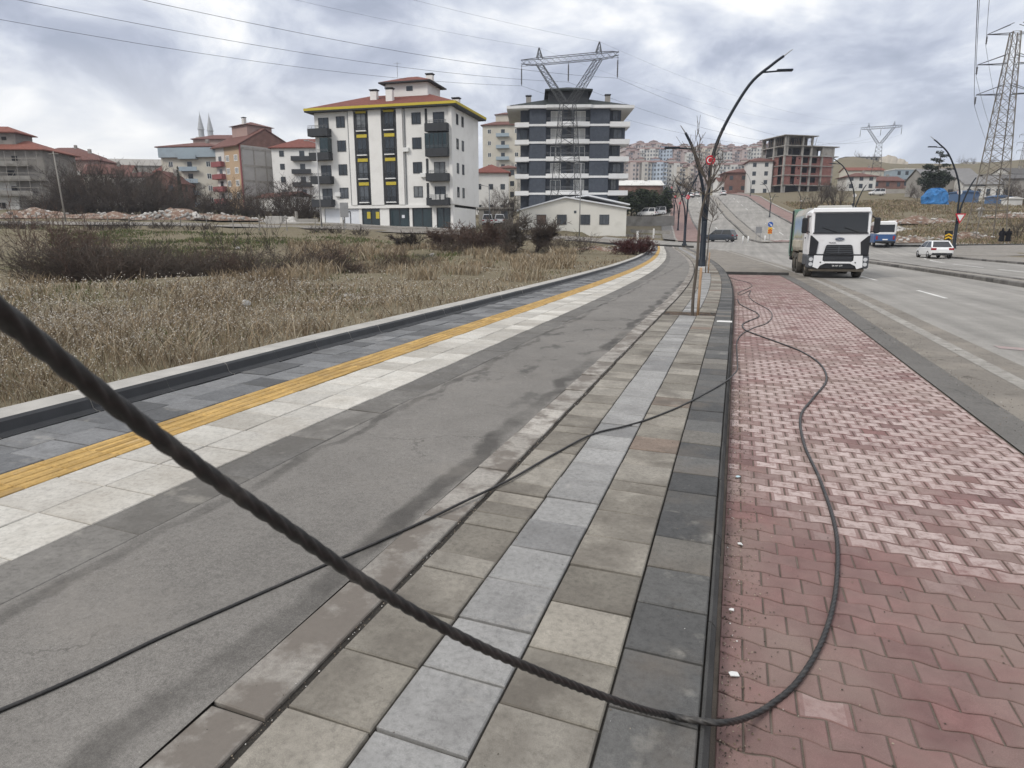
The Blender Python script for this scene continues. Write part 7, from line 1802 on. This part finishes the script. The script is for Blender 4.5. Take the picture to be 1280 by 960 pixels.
V = np.stack([c-a*s,c+b*s*.7,c+a*s,c-b*s*.7,c+up_],1); bs = np.arange(n)[:,None]*5; F = np.concatenate([bs+np.array([[i,(i+1)%4,4]]) for i in range(4)]); mi = np.tile(r.choice(4,n,p=[.5,.25,.15,.1]),4)
o = npmesh('grit', V, F, [MATS['grit_dark'],MATS['grit_brown'],MATS['grit_tan'],MATS['grit_white']], None, 3, False, mi); tag(o,'loose grit scattered over the path and in its open groove','grit',None,'stuff')
r = np.random.default_rng(83); n = 3200; yy = r.uniform(2,30,n)**1.0; xx = np.where(r.random(n)<.5, r.normal(3.05,.12,n), r.uniform(2.62,4.3,n)); s = (r.uniform(.002,.007,n)*(1+yy*.03))[:,None]
c = np.stack([xx+bend(xx,yy), yy, np.full(n,BZ+.005)],-1); a = r.normal(size=(n,3)); a[:,2]*=.3; a/=np.linalg.norm(a,axis=1,keepdims=True); b = np.cross(a, np.array([0,0,1.])+r.normal(0,.3,(n,3))); up_ = np.array([0,0,1.])[None,:]*s*.8
V = np.stack([c-a*s,c+b*s*.7,c+a*s,c-b*s*.7,c+up_],1); bs = np.arange(n)[:,None]*5; F = np.concatenate([bs+np.array([[i,(i+1)%4,4]]) for i in range(4)]); mi = np.tile(r.choice(4,n,p=[.5,.3,.17,.03]),4)
o = npmesh('grit', V, F, [MATS['grit_dark'],MATS['grit_brown'],MATS['grit_tan'],MATS['grit_white']], None, 3, False, mi); tag(o,'gravel and grit gathered in the gutter beside the road','grit',None,'stuff')
# white painted kerb stone and pale block beside the nearer planter
p0 = gp(905,402,0)[1]
mb = MB(); mb.add([road(a,b,c) for a,b,c in ((-.30,p0-.12,.004),(.012,p0-.12,.004),(.012,p0+.16,.004),(-.30,p0+.16,.004),(.034,p0-.12,-.06),(.034,p0+.16,-.06))], [(0,1,2,3),(1,4,5,2)])
structure('painted_kerb', mb, mat('chalky_paint',(.62,.61,.58),.8,.1,4))
# blue tarpaulin heap
x,y = w2((1163-640)/FH*150,150); M_tarp = mat('blue_tarpaulin',(.03,.15,.36),.6,.35,1.3,spec=.3)
n = 22; r = np.random.default_rng(5); v=[]; 
th_ = np.linspace(0,2*PI,n,endpoint=False)
for k in range(9):
    ph = k/8*PI/2
    for a in th_:
        rad = math.cos(ph)**.55; fold = 1+.10*math.sin(a*7+k*.3)+.06*r.normal()
        v.append((2.6*rad*math.cos(a)*fold+.12*r.normal(), 2.0*rad*math.sin(a)*fold, (3.7+.5*math.cos(a*2+.6)*math.cos(ph))*math.sin(ph)**1.15*(1+.03*r.normal())-.1))
f = [(k*n+i,k*n+(i+1)%n,(k+1)*n+(i+1)%n,(k+1)*n+i) for k in range(8) for i in range(n)]
mb = MB(); mb.add(v,f); o = mb.build('tarpaulin_heap', M_tarp, None); o.location=(x,y,T(x,y)-.2); o.rotation_euler=(0,0,YAW); tag(o,'bright blue tarpaulin covered heap in the field below the pine','tarpaulin')
def clutter(px, D, w, d, h, m, label, name, cat):
    x,y = w2((px-640)/FH*D,D); q = MB(); q.bbox(-w/2,w/2,-d/2,d/2,-.6,h,.06); q.exty([(-w/2-.2,h+.001),(w/2+.2,h+.001),(w/2+.2,h+.15),(0,h+.5),(-w/2-.2,h+.15)],-d/2-.2,d/2+.2); o = q.build(name,m,None); o.location=(x,y,T(x,y)); o.rotation_euler=(0,0,YAW+.1); tag(o,label,cat)
clutter(1198,158,5,3,2.2,plaster('blue_sheet',(.09,.15,.26)),'blue sheet metal shed right of the tarpaulin heap','shed','shed')
clutter(1240,150,4,2.6,1.5,MATS['blue_sheet'],'low blue hut between the legs of the right pylon','shed','shed')
clutter(1258,146,3.2,2,1.3,M_offw,'small white hut right of the low blue hut','shed','shed')
clutter(1221,120,.6,.4,1.2,M_greyP,'pale cabinet standing by the foot of the right pylon','cabinet','cabinet')
# garden walls of the hamlet
def wallrun(px0, px1, D0, D1, h, m, label):
    a = Vector((*uv(px0,D0),0)); b = Vector((*uv(px1,D1),0)); n = 16; q = MB(); v = []; dn = (b-a).normalized(); pp = Vector((-dn.y,dn.x,0))*.12
    for i in range(n+1):
        p = a.lerp(b,i/n); z = T(p.x,p.y)
        for s,zz in ((-1,-.5),(-1,h),(1,h),(1,-.5)): v.append((p.x+pp.x*s-a.x, p.y+pp.y*s-a.y, z+zz-T(a.x,a.y)))
    f = [(i*4+k,(i+1)*4+k,(i+1)*4+(k+1)%4,i*4+(k+1)%4) for i in range(n) for k in range(4)]+[(0,1,2,3),(n*4+3,n*4+2,n*4+1,n*4)]
    q.add(v,f); o = q.build('garden_wall',m,None); o.location=(a.x,a.y,T(a.x,a.y)); tag(o,label,'wall')
wallrun(1100,1148,206,200,1.3,M_greyP,'grey garden wall below the brown house on the right slope')
wallrun(1180,1240,165,160,1.1,M_creamP,'pale garden wall before the grey barn and blue house')
wallrun(775,842,128,128,1.8,M_conc2,'long grey wall at the end of the lot beyond the cream house')
wallrun(788,838,112,110,.5,M_conc2,'low kerb like wall across the empty lot by the cream house')
wallrun(775,826,102,101,.4,M_conc2,'low pale edging wall nearest the cross street beside the cream house')
# people
M_cloth = mat('black_cloth',(.012,.012,.014),.9,.2,6,spec=.15); M_skin = mat('skin',(.42,.27,.20),.6,.05,4)
def person(px, D, rz, label, h=1.64, seed=0):
    x,y = w2((px-640)/FH*D,D); t = thing('person',label,'person',(x,y,T(x,y)+.02),rz)
    J = {'pel':(0,0,.92,.13),'che':(0,.01,1.25,.14),'nek':(0,.0,1.42,.055),'hd':(0,.02,1.56,.088),'top':(0,.01,1.62,.07),
         'kl':(-.09,.05,.50,.06),'al':(-.09,.02,.09,.042),'tl':(-.09,.16,.035,.035),'kr':(.09,.0,.50,.06),'ar':(.09,-.12,.10,.042),'tr':(.09,.02,.035,.035),
         'sl':(-.19,0,1.34,.062),'el':(-.27,-.02,1.08,.045),'wl':(-.24,.10,.86,.033),'hl':(-.235,.13,.78,.030),'sr':(.19,0,1.34,.062),'er':(.27,-.02,1.08,.045),'wr':(.24,.10,.86,.033),'hr':(.235,.13,.78,.030)}
    E_ = [('pel','che'),('che','nek'),('nek','hd'),('hd','top'),('pel','kl'),('kl','al'),('al','tl'),('pel','kr'),('kr','ar'),('ar','tr'),('che','sl'),('sl','el'),('el','wl'),('wl','hl'),('che','sr'),('sr','er'),('er','wr'),('wr','hr')]
    ks = list(J); sc = h/1.66
    for s,w in ((-1,'hl'),(1,'hr')):
        bx,by,bz,_ = J[w]
        for k in range(4): J[f'f{w}{k}'] = (bx+(k-1.5)*.016, by+.02, bz-.075-(.01 if k in (1,2) else 0), .009); ks.append(f'f{w}{k}'); E_.append((w,f'f{w}{k}'))
        J[f't{w}'] = (bx-s*.035, by+.035, bz-.03, .010); ks.append(f't{w}'); E_.append((w,f't{w}'))
    me = bpy.data.meshes.new('body'); me.from_pydata([tuple(c*sc for c in J[k][:3]) for k in ks],[(ks.index(a),ks.index(b)) for a,b in E_],[]); me.materials.append(M_skin)
    o = bpy.data.objects.new('body',me); col.objects.link(o); o.parent = t
    sk = o.modifiers.new('skin','SKIN'); 
    lay = me.skin_vertices[0] if len(me.skin_vertices) else None
    if lay is None:
        bpy.context.view_layer.objects.active = o; bpy.ops.mesh.customdata_skin_add(); lay = me.skin_vertices[0]
    for i,k in enumerate(ks): lay.data[i].radius = (J[k][3]*sc,J[k][3]*sc); lay.data[i].use_root = (k=='pel')
    o.modifiers.new('sub','SUBSURF').levels = 1; o.modifiers['sub'].render_levels = 1
    q = MB(); n = 16; rings = []
    for z,rx,ry,oy in ((.16,.30,.27,.02),(.4,.275,.24,.02),(.75,.25,.20,.01),(.95,.235,.18,.0),(1.1,.235,.175,0),(1.28,.25,.165,0),(1.38,.20,.14,0),(1.43,.10,.09,0)):
        rings.append([(rx*math.cos(2*PI*i/n)*(1+.05*math.sin(5*2*PI*i/n+seed)*(1.2-z))*sc,(ry*math.sin(2*PI*i/n)+oy)*sc,z*sc) for i in range(n)])
    loft(q,rings,False)
    q.build('coat',M_cloth,t,True)
    for s in (-1,1):
        q = MB(); q.tube([(s*.19*sc,0,1.36*sc),(s*.275*sc,-.02*sc,1.08*sc),(s*.245*sc,.09*sc,.87*sc)],[.085,.075,.07],10); q.build('sleeve',M_cloth,t,True)
        q = MB(); yo = .07 if s < 0 else -.06; q.bbox(s*.09-.045,s*.09+.045,yo-.09,yo+.16,0.0,.09,.02); q.build('shoe',M_offw if seed else M_cloth,t)
    q = MB(); rings = []
    for z,rx,ry,oy in ((1.36,.17,.14,-.01),(1.44,.115,.11,-.005),(1.52,.108,.118,-.012),(1.6,.105,.115,-.008),(1.67,.075,.085,-.005),(1.70,.02,.02,0)):
        rings.append([(rx*math.cos(2*PI*i/n)*sc,(ry*math.sin(2*PI*i/n)+oy-.012)*sc,z*sc) for i in range(n)])
    loft(q,rings,True); q.build('headscarf',M_cloth,t,True)
    q = MB(); q.bbox(-.055*sc,.055*sc,.085*sc,.118*sc,1.50*sc,1.62*sc,.02); q.bbox(-.012*sc,.012*sc,.11*sc,.135*sc,1.545*sc,1.58*sc,.005); q.build('face',M_skin,t)
    return t
person(1252.5,80,YAW-R(20),'person in long black coat and scarf, left of the pair by the right pylon',1.68,1)
person(1260.5,80.3,YAW-R(28),'person in long black coat and scarf, right of the pair by the right pylon',1.62,2)
# quarry scar on the ridge
mb = MB(); v=[]; nn=14
for i in range(nn+1):
    px = 1088+36*i/nn
    for D,dz in ((392,1.0),(404,6.0-abs(i/nn-.35)*6),(420,5.5-abs(i/nn-.35)*6)):
        x,y = w2((px-640)/FH*D,D); v.append((x,y,T(x,y)+dz+random.uniform(-.5,.5)))
mb.add(v,[(i*3+k,(i+1)*3+k,(i+1)*3+k+1,i*3+k+1) for i in range(nn) for k in range(2)]); structure('quarry_slope',mb,mat('pale_quarry',(.36,.32,.26),.95,.2,.08))
# ================================================================ haze
hz = MB(); hz.box(-2950,2950,-400,2950,-4,105); m = bpy.data.materials.new('haze'); m.use_nodes = True; m.node_tree.nodes.clear()
hv = m.node_tree.nodes.new('ShaderNodeVolumePrincipled'); hv.inputs['Color'].default_value = (.86,.9,1.0,1); hv.inputs['Density'].default_value = .00024; hv.inputs['Anisotropy'].default_value = .2
ho_ = m.node_tree.nodes.new('ShaderNodeOutputMaterial'); m.node_tree.links.new(hv.outputs[0], ho_.inputs['Volume'])
o = hz.build('haze', m, None); tag(o, kind='stuff'); o['label'] = 'thin pale haze over the whole district'; o['category'] = 'haze'
